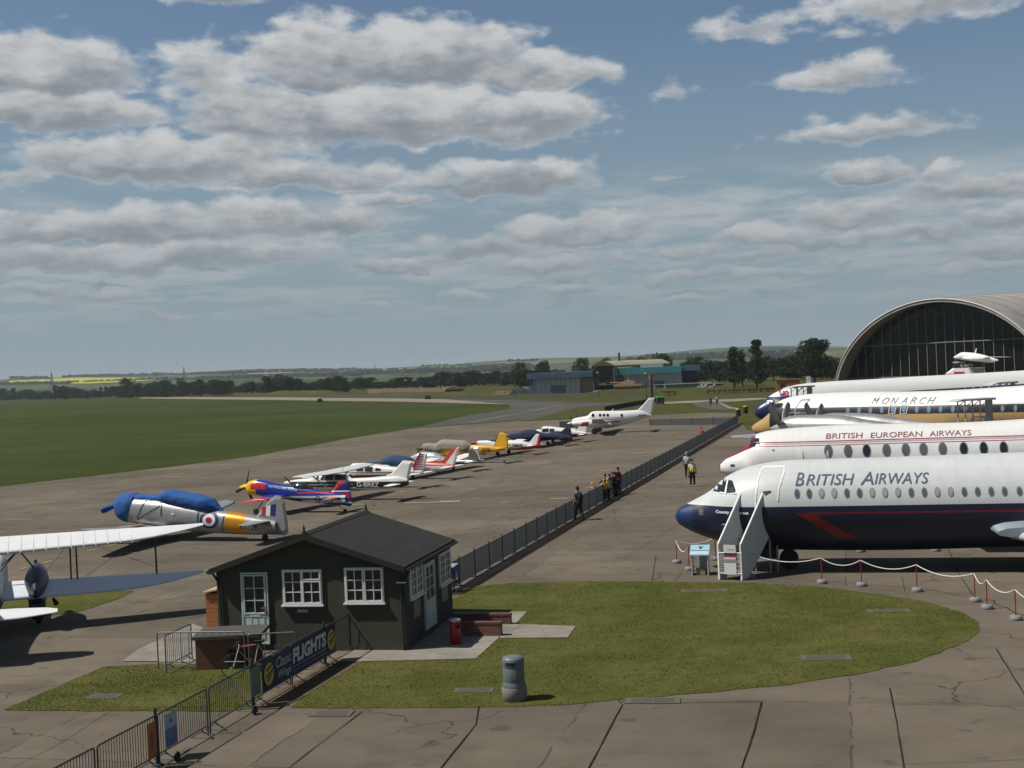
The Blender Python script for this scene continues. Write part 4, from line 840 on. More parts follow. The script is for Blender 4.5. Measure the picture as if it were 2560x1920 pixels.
L4 = lowwing('low_wing_aircraft', 'white low-wing aircraft with burgundy stripes across its tail fin', (1060, 1219), 26,
  CC([(390,420),(480,412),(600,398),(640,345),(680,318),(760,318),(870,326),(1000,345),(1150,368),(1290,395)]), CC([(390,440),(480,470),(600,490),(800,490),(1000,480),(1150,462),(1290,440)]),
  CC([(1200,378),(1275,365),(1300,300),(1355,204),(1432,212),(1392,400),(1385,420),(1290,420)]),
  lambda A: livery('low_wing_paint', (.68,.68,.66), [(CP, [(0,0,-1,-A.q(*CC([(900,410)])[0],.4)[1]),(0,0,1,A.q(*CC([(900,420)])[0],.4)[1])]), ((.45,.4,.28), [(0,0,-1,-A.q(*CC([(900,424)])[0],.4)[1]),(0,0,1,A.q(*CC([(900,436)])[0],.4)[1])]), (CP, [(0,0,-1,-A.q(*CC([(900,440)])[0],.4)[1])])], .35),
  WHITE, wingat=(850,1190), st=CC([(1330,425)])[0], wz=.75)
for P in ([(678,348),(765,345),(768,398),(700,400),(716,365)],[(786,352),(860,355),(862,404),(786,402)],[(888,368),(925,372),(945,382),(940,396),(890,398)]): L4.poly(CC(P), GLASS, 'window', .5, eps=.02)
fs = mat('burgundy_paint', CP, .4)
mb = MB()
for k in range(10):
    y = 240+17*k; a, b = CC([(1350-k*7.4, y)])[0], CC([(1398-k*1.6, y-6)])[0]; P0_, P1_ = L4.q(*a), L4.q(*b)
    mb.prism([P0_, (P1_[0], P1_[1]), (P1_[0], P1_[1]+.06), (P0_[0], P0_[1]+.10)], lambda u, v, t_: V(u, t_, v), -.068, .068)
mb.build('fin_stripes', fs, L4.root); L4.fin(CC([(1268,378),(1300,300),(1352,204),(1370,206),(1318,300),(1292,378)]), fs, .14, name='fin_leading_edge')
L5 = lowwing('low_wing_aircraft', 'white low-wing aircraft with a red fin and a navy cockpit cover', (1130, 1197), 26,
  CC([(770,325),(830,315),(920,300),(1000,285),(1250,290),(1420,305),(1540,312),(1700,330)]), CC([(770,345),(830,370),(1000,395),(1250,410),(1450,408),(1620,395),(1700,362)]),
  CC([(1440,305),(1540,300),(1590,285),(1690,156),(1755,155),(1722,300),(1700,345),(1580,345)]),
  lambda A: livery('red_white_paint', (.66,.67,.67), [((.48,.07,.05), [(0,0,1,A.q(*CC([(1500,348)])[0],.3)[1])])], .35),
  lambda A: livery('red_fin_paint', (.68,.68,.68), [((.48,.06,.04), [half(A.q(*CC([(1600,345)])[0]), A.q(*CC([(1735,160)])[0]), 1 if half(A.q(*CC([(1600,345)])[0]), A.q(*CC([(1735,160)])[0]))[0] > 0 else -1)])], .35), wingat=(990,1185), st=CC([(1660,355)])[0])
L5.text('ZV', CC([(1390,394)])[0], CC([(1455,394)])[0], 9, DARK, .3, eps=.03)
FT = L5.F; L5.fus(CC([(820,312),(900,300),(960,290),(1000,262),(1080,238),(1160,245),(1250,262),(1290,290)]), CC([(820,345),(960,355),(1160,362),(1290,365)]), .62, canvas('navy_canvas', (.010,.045,.11)), n=2.4, kw=1.2, name='cockpit_cover', keep=False, st=24); L5.F = FT
foil = mat('silver_foil_sheet', (.62,.63,.64), .3, .5, var=.4, vs=4, bump=1.5, bs=7)
L6 = lowwing('low_wing_aircraft', 'small aircraft wrapped in crumpled silver sheeting with a grey rudder', (1188, 1177), 26,
  CC([(1180,280),(1240,262),(1300,230),(1350,208),(1480,204),(1560,238),(1600,262),(1720,285),(1850,288),(1940,290)]), CC([(1180,300),(1300,330),(1480,345),(1600,345),(1720,320),(1850,312),(1940,305)]),
  CC([(1850,172),(1900,165),(1945,230),(1975,300),(1890,306),(1850,290)]), foil, mat('grey_fabric', (.085,.08,.075), .8), wingat=(1095,1165), st=CC([(1890,300)])[0], prop=False, half=4.2, wz=.7, tailh=1.3)
L6.fin(CC([(1895,165),(1912,155),(1945,155),(1985,300),(1972,305),(1940,225)]), foil, .16, name='fin_cover')
beige = canvas('beige_canvas', (.25,.235,.2))
L7 = lowwing('trainer_aircraft', 'yellow tailwheel aircraft under a beige canvas cover, letters ZTE on its side', (1262, 1157), 24,
  CK([(130,450),(170,440),(250,440),(480,445),(560,442),(640,445),(740,458),(835,478)]), CK([(130,480),(200,505),(300,528),(430,535),(560,525),(680,508),(780,492),(835,488)]),
  CK([(720,450),(742,380),(760,345),(790,336),(822,352),(838,400),(840,440),(832,486),(770,488)]), lambda A: livery('yellow_paint_aircraft', (.68,.38,.02), [], .35), lambda A: livery('yellow_fin_paint', (.70,.40,.02), [((.02,.015,.02), [half(A.q(*CK([(724,450)])[0]), A.q(*CK([(768,340)])[0]), 1 if half(A.q(*CK([(724,450)])[0]), A.q(*CK([(768,340)])[0]))[0] > 0 else -1)])], .35),
  wingat=CK([(330,515)])[0], wingm=mat('yellow_wing', (.68,.38,.02), .4), st=CK([(780,470)])[0], stm=mat('yellow_wing', (.68,.38,.02), .4), tailg=.05, half=5.0, prop=False)
FT = L7.F; L7.fus(CK([(118,450),(135,432),(180,428),(240,430),(252,420),(275,404),(300,398),(400,402),(480,406),(520,430),(545,446)]), CK([(118,470),(150,492),(230,510),(250,515),(330,505),(430,505),(500,512),(545,500)]), .56, beige, n=2.4, kw=1, name='canvas_cover', keep=False, st=30); L7.F = FT
L7.text('ZTE', CK([(618,500)])[0], CK([(686,500)])[0], 8, mat('black_lettering', (.02,.02,.02), .5), .3, eps=.03, bold=.02); hx, hz2 = L7.q(*CK([(110,475)])[0]); propeller(L7.root, (hx,0,hz2), .95, 2, radians(160), mat('brown_propeller', (.05,.025,.012), .5), .13)
L8 = lowwing('low_wing_aircraft', 'white low-wing aircraft lettered G-GMKE with red nose and red rudder', (1345, 1135), 24,
  CK([(545,420),(600,408),(650,404),(690,400),(760,402),(850,402),(960,412),(1020,428),(1095,445)]), CK([(545,436),(600,450),(700,475),(850,488),(1010,482),(1095,466)]),
  CK([(1000,425),(1020,420),(1072,352),(1106,352),(1112,462),(1060,466),(1010,450)]), lambda A: livery('white_red_paint', (.70,.70,.70), [((.45,.02,.03), [(1,0,0,A.q(*CK([(585,420)])[0])[0])]), ((.45,.02,.03), [half(A.q(*CK([(960,460)])[0]), A.q(*CK([(1040,440)])[0]), -1 if half(A.q(*CK([(960,460)])[0]), A.q(*CK([(1040,440)])[0]))[2] > 0 else 1)])], .3),
  lambda A: livery('rudder_paint', (.70,.70,.70), [((.45,.02,.03), [half(A.q(*CK([(1072,466)])[0]), A.q(*CK([(1100,352)])[0]), -1 if half(A.q(*CK([(1072,466)])[0]), A.q(*CK([(1100,352)])[0]))[0] > 0 else 1)])], .3), wingat=CK([(740,460)])[0], st=CK([(1050,445)])[0], prop=RED, half=4.4)
FT = L8.F; L8.fus(CK([(640,404),(690,392),(735,378),(800,385),(860,402)]), CK([(640,425),(735,430),(860,425)]), .5, mat('dark_canopy_cover', (.03,.035,.045), .6), name='canopy_cover', keep=False, st=16, kw=1.2); L8.F = FT
L8.text('G-GMKE', CK([(842,460)])[0], CK([(960,460)])[0], 7.5, mat('black_lettering', (.02,.02,.02), .5), .3, eps=.03, bold=.02)
nc = canvas('dark_navy_canvas', (.012,.014,.055))
L9 = lowwing('covered_aircraft', 'aircraft wrapped from nose to fin in dark navy canvas', (1407, 1114), 24,
  CK([(838,360),(870,350),(930,338),(1000,315),(1055,316),(1120,340),(1200,348),(1290,350),(1370,370)]), CK([(838,372),(870,398),(930,412),(1100,412),(1250,400),(1370,405)]),
  CK([(1240,352),(1290,325),(1325,294),(1362,298),(1378,400),(1320,412),(1270,390)]), nc, nc, wingat=CK([(1080,405)])[0], wingm=nc, st=CK([(1310,380)])[0], stm=nc, tailg=.05, half=4.0, prop=RED, w=.6, kw=1, wz=.9)
L10 = lowwing('low_wing_aircraft', 'white low-wing aircraft with burgundy underside and burgundy fin tip', (1462, 1104), 24,
  CK([(1035,330),(1060,318),(1105,312),(1128,292),(1150,286),(1200,289),(1290,300),(1400,320),(1500,338)]), CK([(1035,340),(1080,362),(1200,380),(1300,384),(1400,378),(1500,362)]),
  CK([(1380,322),(1412,322),(1462,254),(1516,248),(1494,345),(1430,350)]), lambda A: livery('white_burgundy_paint', (.70,.70,.69), [(CP, [(0,0,-1,-A.q(*CK([(1380,350)])[0],.3)[1])])], .3),
  lambda A: livery('burgundy_tip_paint', (.70,.70,.69), [(CP, [(0,0,1,A.q(*CK([(1480,288)])[0])[1])])], .3), wingat=CK([(1200,365)])[0], st=CK([(1470,353)])[0], half=4.6)
for P in ([(1100,312),(1122,296),(1112,318)],[(1128,304),(1178,304),(1178,334),(1120,334)],[(1186,306),(1225,308),(1225,334),(1186,334)]): L10.poly(CK(P), GLASS, 'window', .5, eps=.03)
# --- twin turboprop ---
K = Air('twin_turboprop', 'white twin turboprop aircraft lettered G-CFBX at the far end of the line', 'aircraft', G(1600, 1079), 10, G_LA)
z1, z2 = K.q(*CA([(950,722)])[0], .6)[1], K.q(*CA([(950,712)])[0], .6)[1]
KM = livery('twin_paint', (.72,.72,.72), [((.07,.07,.12), [(0,0,1,z1),(0,0,-1,-(z1+.09)),(1,0,0,K.q(*CA([(1080,710)])[0])[0]),(-1,0,0,-K.q(*CA([(860,710)])[0])[0])]), ((.4,.04,.05), [(0,0,1,z1+.18),(0,0,-1,-(z1+.27)),(1,0,0,K.q(*CA([(1080,710)])[0])[0]),(-1,0,0,-K.q(*CA([(860,710)])[0])[0])])], .28)
K.fus(CA([(555,738),(565,728),(600,708),(690,690),(722,684),(745,655),(770,644),(800,640),(1050,636),(1200,630),(1330,672)]), CA([(555,744),(570,756),(620,775),(720,796),(900,800),(980,790),(1080,765),(1200,730),(1330,686)]), .72, KM, n=2.2, kw=.9)
K.fin(CA([(1150,634),(1200,628),(1240,590),(1308,512),(1362,512),(1350,590),(1335,670),(1270,680)]), livery('twin_fin_paint', (.66,.67,.68), [((.02,.02,.04), [half(K.q(*CA([(1240,600)])[0]), K.q(*CA([(1362,548)])[0]), 1), half(K.q(*CA([(1250,580)])[0]), K.q(*CA([(1362,538)])[0]), -1)]), ((.4,.04,.05), [half(K.q(*CA([(1210,640)])[0]), K.q(*CA([(1300,570)])[0]), 1),half(K.q(*CA([(1200,630)])[0]), K.q(*CA([(1290,566)])[0]), -1)])], .3), .16)
K.fin(CA([(1240,690),(1290,676),(1330,672),(1332,684),(1300,688)]), WHITE, .3, name='tail_fairing')
for x, r in ((770,16),(839,13),(876,13),(912,13),(1046,13)): K.ell(*CA([(x,678)])[0], r/3.814, r/3.814*1.05, GLASS, 'window', .7, eps=.03, n=14)
K.text('G-CFBX', CA([(905,748)])[0], CA([(1040,748)])[0], 5.2, NAVY, .6, shear=.2, bold=.03, eps=.04)
kx, kz = K.q(*CA([(760,765)])[0]); mg = mat('wing_grey_under', (.5,.51,.52), .4)
for sg in (1,-1):
    wing(MB(), [(V(kx-.2, sg*.5, kz), 2.2, .32, .05), (V(kx-.3, sg*2.6, kz+.25), 2.0, .28, .05), (V(kx-.9, sg*7.4, kz+.9), 1.1, .12, 0), (V(kx-1.1, sg*7.6, kz+.9), .6, .05, 0)]).build('wing', mg, K.root)
    e = Fus([(kx-2.6,kz+.1),(kx-1.4,kz+.55),(kx+.4,kz+.68),(kx+1.6,kz+.6),(kx+2.1,kz+.45)], [(kx-2.6,kz-.1),(kx-1.4,kz-.3),(kx+.4,kz-.2),(kx+1.6,kz-.05),(kx+2.1,kz+.1)], .42); mb = MB(); e.mesh(mb)
    for i in range(len(mb.v)): mb.v[i] = mb.v[i]+V(0, sg*2.6, 0)
    mb.build('engine', WHITE, K.root); propeller(K.root, (kx+2.15, sg*2.6, kz+.3), 1.15, 4, radians(88), DARK, .1, spin=SILV)
    for d in (-.16,.16): wheel(K.root, kx-.6, sg*(2.6+d), .36, .2, leg=(kx-.6, sg*2.6, kz), legr=.05)
    x, z = K.q(*CA([(1230,690)])[0]); wing(MB(), halfwing(sg*.1, sg*2.9, x+.5, z, 1.1, .5, .7, .35, .12)).build('tailplane', mg, K.root)
wheel(K.root, K.F.x1-1.3, 0, .28, .16, leg=(K.F.x1-1.4, 0, kz), legr=.04)
MB().tube((K.q(*CA([(950,640)])[0])[0], 0, K.q(*CA([(950,640)])[0])[1]-.05), (K.q(*CA([(960,620)])[0])[0]-.1, 0, K.q(*CA([(960,618)])[0])[1]), .07, .04).build('aerial', WHITE, K.root)

# ================= Dragon Rapide style biplane, left edge =================
Rp = thing('biplane', 'white and blue twin-engined biplane seen from behind, cropped by the left edge', 'aircraft', (0,0,0), 0, G_LA)
pr = Rp; c0 = G(-30, 1573)                # ground under the fuselage at the wings
TH = radians(19); yaw = Matrix.Rotation(TH, 4, 'Z')
Rp.location = (c0.x, c0.y, 0); Rp.rotation_euler = (0, 0, pi/2+TH)     # local x forward = away from the camera
wu = mat('doped_white_fabric', (.72,.73,.74), .45, var=.05); bl = mat('biplane_blue', (.012,.018,.045), .45)
mwg = livery('ribbed_wing', (.74,.75,.76), [], .45)
def rwing(zr, zt, ch, y1, sg, x0=0, inc=.42):
    st = []
    for i in range(14):
        f = i/13; y = .35+(y1-.35)*f; c = ch*(1-.30*f) if f < .55 else ch*(1-.30*.55)*max(.07, 1-((f-.55)/.45)**1.7*.88)
        st.append((V(x0+ch*.25-.15*f-(.3*max(0,f-.6)), sg*y, zr+(zt-zr)*f), c, .17*(1-.6*f)+.015, inc*c/ch))
    return st
for sg in (1,-1):
    o = wing(MB(), rwing(3.05, 3.00, 1.62, 7.3, sg)).build('upper_wing', mwg, Rp)
    mb = MB()
    for k in range(15):
        y = .8+k*.4; i = (y-.35)/7.0; c = 1.62*(1-.3*i) if i < .55 else 1.62*.835*max(.1, 1-((i-.55)/.45)**1.7*.88)
        z = 3.05-.05*i; mb.add([(.40-.15*i-c*u, sg*y+d, z+.17*(1-.6*i)/2*w_+.006-u*.42*c/1.62) for u, w_ in ((.03,.45),(.1,.74),(.3,1.0),(.55,.77),(.8,.38),(.99,.02)) for d in (-.012,.012)], [(2*q_, 2*q_+1, 2*q_+3, 2*q_+2) for q_ in range(5)])
    mb.build('rib_tapes', LGREY, Rp)
    mb = MB(); wing(mb, rwing(1.55, 1.36, 1.62, 7.2, sg, -.35)); mb.build('lower_wing', mat('wing_blue_grey_fabric', (.68,.72,.78), .5, var=.06), Rp)
    for yy, r in ((5.6,.035), (2.75,.03), (2.95,.03)):
        f = (yy-.35)/7; MB().tube((-.25, sg*yy, 1.42-.15*f), (-.1, sg*yy, 2.88-.05*f), r, n=6).build('wing_strut', mat('brown_strut', (.045,.025,.02), .5), Rp)
    mb = MB(); mb.tube((0,sg*2.9,1.3),(0,sg*5.6,3.0),.008,n=4).tube((0,sg*5.6,1.6),(0,sg*2.9,2.9),.008,n=4).tube((0,sg*2.9,2.9),(0,sg*1.6,1.4),.008,n=4).build('bracing_wire', DARK, Rp)
    e = Fus([(-1.7,1.45),(-1.0,1.75),(0,2.0),(.9,2.0),(1.6,1.85),(1.8,1.7)], [(-1.7,1.25),(-1.0,.85),(0,.65),(.9,.8),(1.6,1.15),(1.8,1.35)], .42, kw=.62); mb = MB(); e.mesh(mb)
    for i in range(len(mb.v)): mb.v[i] = mb.v[i]+V(0, sg*1.62, 0)
    mb.build('engine', bl, Rp)
    e = Fus([(-.9,1.1),(-.3,1.2),(.5,1.2),(1.0,1.1)], [(-.9,.6),(-.3,.16),(.5,.14),(1.0,.5)], .27, n=2.3); mb = MB(); e.mesh(mb)
    for i in range(len(mb.v)): mb.v[i] = mb.v[i]+V(0, sg*1.62, 0)
    mb.build('wheel_spat', mat('spat_dark', (.02,.026,.05), .4), Rp); wheel(Rp, .15, sg*1.62, .3, .18)
    MB().tube((-1.1, sg*2.15, 1.0), (-1.3, sg*2.25, .85), .05, .09).build('exhaust', DARK, Rp)
    for a_, b_ in (((.2,.5,2.1),(.1,1.5,2.9)), ((-.4,.5,2.0),(-.2,1.3,2.86)), ((0,1.55,1.95),(.1,.9,2.88))):
        MB().tube((a_[0], sg*a_[1], a_[2]), (b_[0], sg*b_[1], b_[2]), .028, n=6).build('strut', DARK, Rp)
    tp = wing(MB(), [(V(-4.9, sg*.1, 1.4), 1.5, .14, .1), (V(-5.1, sg*1.2, 1.4), 1.35, .12, .1), (V(-5.4, sg*2.0, 1.4), .95, .08, .06), (V(-5.65, sg*2.35, 1.38), .5, .04, .03)]).build('tailplane', wu, Rp)
    propeller(Rp, (1.95, sg*1.62, 1.4), .6, 2, 1.45, DARK, .12)
Fus([(-6.2,1.6),(-4,1.7),(-2,1.85),(0,2.2),(2,2.3),(3,2.1),(4,1.5)], [(-6.2,.75),(-4,.8),(-2,.72),(0,.68),(2,.8),(3,1.0),(4,1.3)], .6, n=3.2, kw=.9).mesh(MB()).build('fuselage', livery('biplane_paint', (.66,.68,.7), [((.02,.035,.1), [(0,0,-1,-1.25)])], .35), Rp)
MB().prism([(-4.9,1.4),(-5.6,2.3),(-6.1,2.45),(-6.6,2.1),(-6.6,.8),(-5.6,.85)], lambda u, v, t_: V(u, t_, v), -.06, .06).build('fin', bl, Rp)
# ================= hut =================
HA = radians(12); hb = G(1019, 1627); hxd = V(cos(HA), -sin(HA), 0); hyd = V(sin(HA), cos(HA), 0)
hf = hitplane(548, 1600, hb, hyd); HWD = (hb-hf).dot(hxd)
lo, hi = 2.0, 12.0
def topx(P): 
    c = CM.inverted() @ P; return 1280+FP*c.x/-c.z, 960-FP*c.y/-c.z
for _ in range(30):
    m_ = (lo+hi)/2
    if topx(hb+hyd*m_+V(0,0,1.2))[0] < 1129: lo = m_
    else: hi = m_
HL = lo
hut = thing('hut', 'dark green rendered hut with white windows and black felt gable roof', 'hut', hb-hxd*HWD, -HA)
def fw(px, py):   # point on the front wall -> (x, z)
    p = hitplane(px, py, hb, hyd); return ((p-hut.location).dot(hxd), p.z)
def sw(px, py):   # on the right-hand wall -> (y, z)
    p = hitplane(px, py, hb, hxd); return ((p-hb).dot(hyd), p.z)
W_ = HWD; zE = 2.42; zA = fw(771, 1342)[1]; xA = W_/2
M_WALL = mat('dark_green_render', (.052,.053,.038), .95, var=.1, vs=6, bump=.5, bs=120)
mb = MB(); mb.prism([(0,.18),(W_,.18),(W_,zE),(xA,zA),(0,zE)], lambda u, v, t_: V(u, t_, v), 0, HL)
mb.build('wall', M_WALL, hut)
MB().box((W_/2,HL/2,.09),(W_+.04,HL+.04,.18)).build('plinth', mat('plinth_brick', (.06,.045,.035), .9, bump=.5), hut)
M_ROOF = bpy.data.materials.new('black_felt_shingles'); M_ROOF.use_nodes = True; t = NT(M_ROOF.node_tree); t.n.clear()
o_ = t.node('ShaderNodeTexCoord').outputs['Object']; s_ = t.node('ShaderNodeSeparateXYZ', {0: o_})
br = t.node('ShaderNodeTexBrick', {'Vector': t.node('ShaderNodeCombineXYZ', {0: s_.outputs[1], 1: t.m('MULTIPLY', t.m('ABSOLUTE', t.m('SUBTRACT', s_.outputs[0], xA)), 1.1)}).outputs[0], 'Color1': (.012,.0115,.011,1), 'Color2': (.020,.019,.018,1), 'Mortar': (.005,.005,.005,1), 'Scale': 1.0, 'Mortar Size': .012, 'Brick Width': .33, 'Row Height': .16})
cc = t.mix(t.sm(t.noise(o_, 2.5, 5), .5, .8), br.outputs[0], (.027,.025,.022))
b_ = t.node('ShaderNodeBsdfPrincipled', {'Base Color': cc, 'Roughness': .9}); bp = t.node('ShaderNodeBump', {'Height': br.outputs['Fac'], 'Strength': .6, 'Distance': -.01}); t.l.new(bp.outputs[0], b_.inputs['Normal']); t.l.new(b_.outputs[0], t.node('ShaderNodeOutputMaterial').inputs[0])
ov, oe = .26, .10; sl = (zA-zE)/xA; mb = MB()
for sg in (1,-1):
    P = [(xA, zA+.02), (xA+sg*(xA+oe), zE-sl*oe+.02), (xA+sg*(xA+oe), zE-sl*oe+.10), (xA, zA+.12)]
    mb.prism(P, lambda u, v, t_: V(u, t_, v), -ov, HL+ov)
rf = mb.build('roof', M_ROOF, hut)
M_MOSS = mat('mossy_ridge', (.028,.024,.013), .95, var=.5, vs=5)
MB().prism([(xA-.13,zA+.09),(xA+.13,zA+.09),(xA+.02,zA+.165),(xA-.02,zA+.165)], lambda u, v, t_: V(u, t_, v), -ov-.004, HL+ov+.004).build('ridge_cap', M_MOSS, rf)
for yy in (-ov+.04, HL+ov-.04): MB().lathe([(.05,0),(.055,.05),(.03,.08),(.045,.13),(.012,.2),(.004,.28)], 8, c=(xA,yy,zA+.15)).build('finial', DARK, rf)
bb = mat('black_bargeboard', (.015,.015,.014), .6)
for yy in (-ov-.03, HL+ov+.005):
    for sg in (1,-1):
        mb = MB(); mb.prism([(xA,zA+.10),(xA+sg*(xA+oe+.01),zE-sl*oe+.085),(xA+sg*(xA+oe+.01),zE-sl*oe-.07),(xA,zA-.06)], lambda u, v, t_: V(u, t_, v), yy, yy+.025); mb.build('bargeboard', bb, rf)
for sg, x in ((1, W_+oe+.05), (-1, -oe-.05)):
    MB().tube((x,-ov,zE-sl*oe-.0),(x,HL+ov,zE-sl*oe-.0),.05,n=8).build('gutter', bb, hut)
def pipe(pts, nm='downpipe'): return MB().path(pts, .035, 8).build(nm, bb, hut)
pipe([(W_+oe+.05,.02,zE-.1),(W_+.03,-.05,zE-.3),(W_-.09,-.05,zE-.42),(W_-.09,-.05,0)]); pipe([(-oe-.05,.05,zE-.1),(.08,-.05,zE-.35),(.16,-.05,.1)])
MB().box((W_-.09,-.06,zE-.42),(.28,.05,.03)).build('pipe_bracket', WHITE, hut)
UP = mat('upvc_white', (.66,.69,.68), .3, var=.03); DP = mat('door_pale_green', (.50,.60,.57), .35, var=.04)
def glazing(T, w, h, lay, fr, name, kind='window', sill=True, depth=.05):
    """T maps (u, v, out) to hut space; lay = list of (u0,v0,u1,v1,nx,ny) panes groups in 0..1"""
    mb = MB()
    def bar(u0, v0, u1, v1, o0, o1):
        c = [T(u, v, o) for o in (o0, o1) for u, v in ((u0,v0),(u1,v0),(u1,v1),(u0,v1))]; mb.add(c, [(3,2,1,0),(4,5,6,7),(0,1,5,4),(1,2,6,5),(2,3,7,6),(3,0,4,7)])
    e = .045
    for a in ((0,0,w,e),(0,h-e,w,h),(0,e,e,h-e),(w-e,e,w,h-e)): bar(*a, 0, depth)
    for (u0,v0,u1,v1,nx,ny) in lay:
        U0, V0, U1, V1 = u0*w, v0*h, u1*w, v1*h; q = .042
        for a in ((U0,V0,U1,V0+q),(U0,V1-q,U1,V1),(U0,V0+q,U0+q,V1-q),(U1-q,V0+q,U1,V1-q)): bar(*a, .002, depth+.014)
        for k in range(1, nx): x = U0+q+(U1-U0-2*q)*k/nx; bar(x-.012, V0+q, x+.012, V1-q, .012, depth+.003)
        for k in range(1, ny): y = V0+q+(V1-V0-2*q)*k/ny; bar(U0+q, y-.012, U1-q, y+.012, .014, depth+.001)
    o = mb.build(name, fr, hut)
    g_ = MB()
    for (u0,v0,u1,v1,nx,ny) in lay: g_.add([T(u, v, .012) for u, v in ((u0*w+.03,v0*h+.03),(u1*w-.03,v0*h+.03),(u1*w-.03,v1*h-.03),(u0*w+.03,v1*h-.03))], [(0,1,2,3)])
    g_.build('pane', mat('window_glass', (.012,.014,.014), .06, 0, var=.6, vs=1.2, spec=.6), o)
    if sill:
        mb = MB(); c = [T(u, v, q) for q in (0, .12) for u, v in ((-.04,-.045),(w+.04,-.045),(w+.04,0),(-.04,0))]; mb.add(c, [(3,2,1,0),(4,5,6,7),(0,1,5,4),(1,2,6,5),(2,3,7,6),(3,0,4,7)]).build('sill', UP, o)
    return o
def FT_(x0, z0): return lambda u, v, o: V(x0+u, -o-.003, z0+v)
def ST_(y0, z0): return lambda u, v, o: V(W_+o+.003, y0+u, z0+v)
(x0, z1), (x1, z0) = fw(705.5, 1424), fw(808, 1511); glazing(FT_(x0, z0), x1-x0, z1-z0, [(.03,.03,.50,.97,2,3),(.50,.03,.97,.68,2,2),(.50,.70,.97,.97,2,1)], UP, 'window')
(x0, z1), (x1, z0) = fw(860.5, 1419), fw(962, 1506); glazing(FT_(x0, z0), x1-x0, z1-z0, [(.03,.03,.495,.97,2,3),(.505,.03,.97,.97,2,3)], UP, 'window')
for (a, b, c, d, nx) in ((1022,1420,1053,1492,4),(1097,1378,1123,1452,4)):
    y0 = sw(a, (b+c)/2 if 0 else 1450)[0]; y1 = sw(c, 1430)[0]; z1 = sw((a+c)/2, (1400 if a < 1050 else 1378))[1]; z0 = sw((a+c)/2, (1490 if a < 1050 else 1458))[1]
    glazing(ST_(y0, z0), y1-y0, z1-z0, [(.03,.03,.5,.97,2,4),(.5,.03,.97,.97,2,4)], UP, 'window')
def door(T, w, h):
    d = glazing(T, w, h, [(.08,.42,.92,.97,2,3)], DP, 'door', sill=False, depth=.06)
    mb = MB()
    def bx_(u0, v0, u1, v1, o0, o1): mb.add([T(u, v, o) for o in (o0, o1) for u, v in ((u0,v0),(u1,v0),(u1,v1),(u0,v1))], [(3,2,1,0),(4,5,6,7),(0,1,5,4),(1,2,6,5),(2,3,7,6),(3,0,4,7)])
    bx_(.05, .05, w-.05, h*.42, .001, .035)
    for k in range(3): u = .12+(w-.24)*k/3; bx_(u+.02, .16, u+(w-.24)/3-.02, h*.36, .036, .055)
    bx_(.07, h*.385, w-.07, h*.405, .036, .06)
    mb.build('door_panel', DP, d); mb = MB(); bx_(w-.14, h*.46, w-.11, h*.54, .07, .085)
    mb.add([T(u, v, o) for o in (.085,.12) for u, v in ((w-.22,h*.50),(w-.11,h*.50),(w-.11,h*.515),(w-.22,h*.515))], [(3,2,1,0),(4,5,6,7),(0,1,5,4),(1,2,6,5),(2,3,7,6),(3,0,4,7)])
    mb.build('handle', mat('brass', (.45,.28,.08), .3, .8), d); return d
(x0, z1), (x1, _) = fw(602, 1431), fw(672, 1500); fd = door(FT_(x0, .2), x1-x0, z1-.2)
MB().box(((x0+x1)/2, -.066, .2+(z1-.2)*.395), (.3,.01,.06)).build('notice_plate', WHITE, hut)
textflat('STAFF ONLY', Matrix.Translation(((x0+x1)/2-.12, -.074, .2+(z1-.2)*.395-.018)) @ Matrix.Rotation(pi/2, 4, 'X'), 1, DARK, hut, fit=(.24,.034))
y0, y1 = sw(1061, 1540)[0], sw(1086, 1500)[0]; door(ST_(y0, .2), y1-y0, 2.0)
for (a, b) in ((1032,1048),(1103,1118)):
    y0, y1 = sw(a, 1510)[0], sw(b, 1500)[0]; o = MB().box((W_+.02, (y0+y1)/2, sw((a+b)/2, 1521 if a < 1050 else 1482)[1]), (.03, y1-y0, .5)).build('notice_board', mat('pale_notice', (.16,.16,.13), .5), hut)
x, z = fw(757, 1527); MB().box((x, -.012, z), (.32,.02,.085)).build('sign', mat('sign_white_red', (.6,.42,.42), .5), hut); textflat('NO SMOKING', Matrix.Translation((x-.145, -.0235, z-.02)) @ Matrix.Rotation(pi/2, 4, 'X'), 1, RED, hut, fit=(.29,.04))
# small timber shed behind the hut's left end
sp_ = hf+hyd*2.2; shed = thing('shed', 'small orange timber shed peeping out behind the left end of the hut', 'shed', V(sp_.x,sp_.y,0)-hxd*1.42, -HA)
TB = bpy.data.materials.new('orange_timber_boards'); TB.use_nodes = True; t = NT(TB.node_tree); t.n.clear(); o_ = t.node('ShaderNodeTexCoord').outputs['Object']; s_ = t.node('ShaderNodeSeparateXYZ', {0: o_})
gr = t.noise(t.vm('MULTIPLY', o_, (3,3,40)), 1, 4); c_1 = t.mix(gr, (.30,.105,.028), (.42,.17,.05)); gap = t.m('LESS_THAN', t.m('FRACT', t.m('DIVIDE', s_.outputs[2], .14)), .1)
b_ = t.node('ShaderNodeBsdfPrincipled', {'Base Color': t.mix(gap, c_1, (.10,.035,.01)), 'Roughness': .7}); t.l.new(b_.outputs[0], t.node('ShaderNodeOutputMaterial').inputs[0])
MB().box((.6,.6,.66),(1.25,1.2,1.32)).build('wall', TB, shed); MB().prism([(-.1,1.33),(1.3,1.6),(1.3,1.65),(-.1,1.38)], lambda u, v, t_: V(u, t_, v), -.08, 1.3).build('roof', mat('pale_timber', (.5,.33,.2), .8), shed)
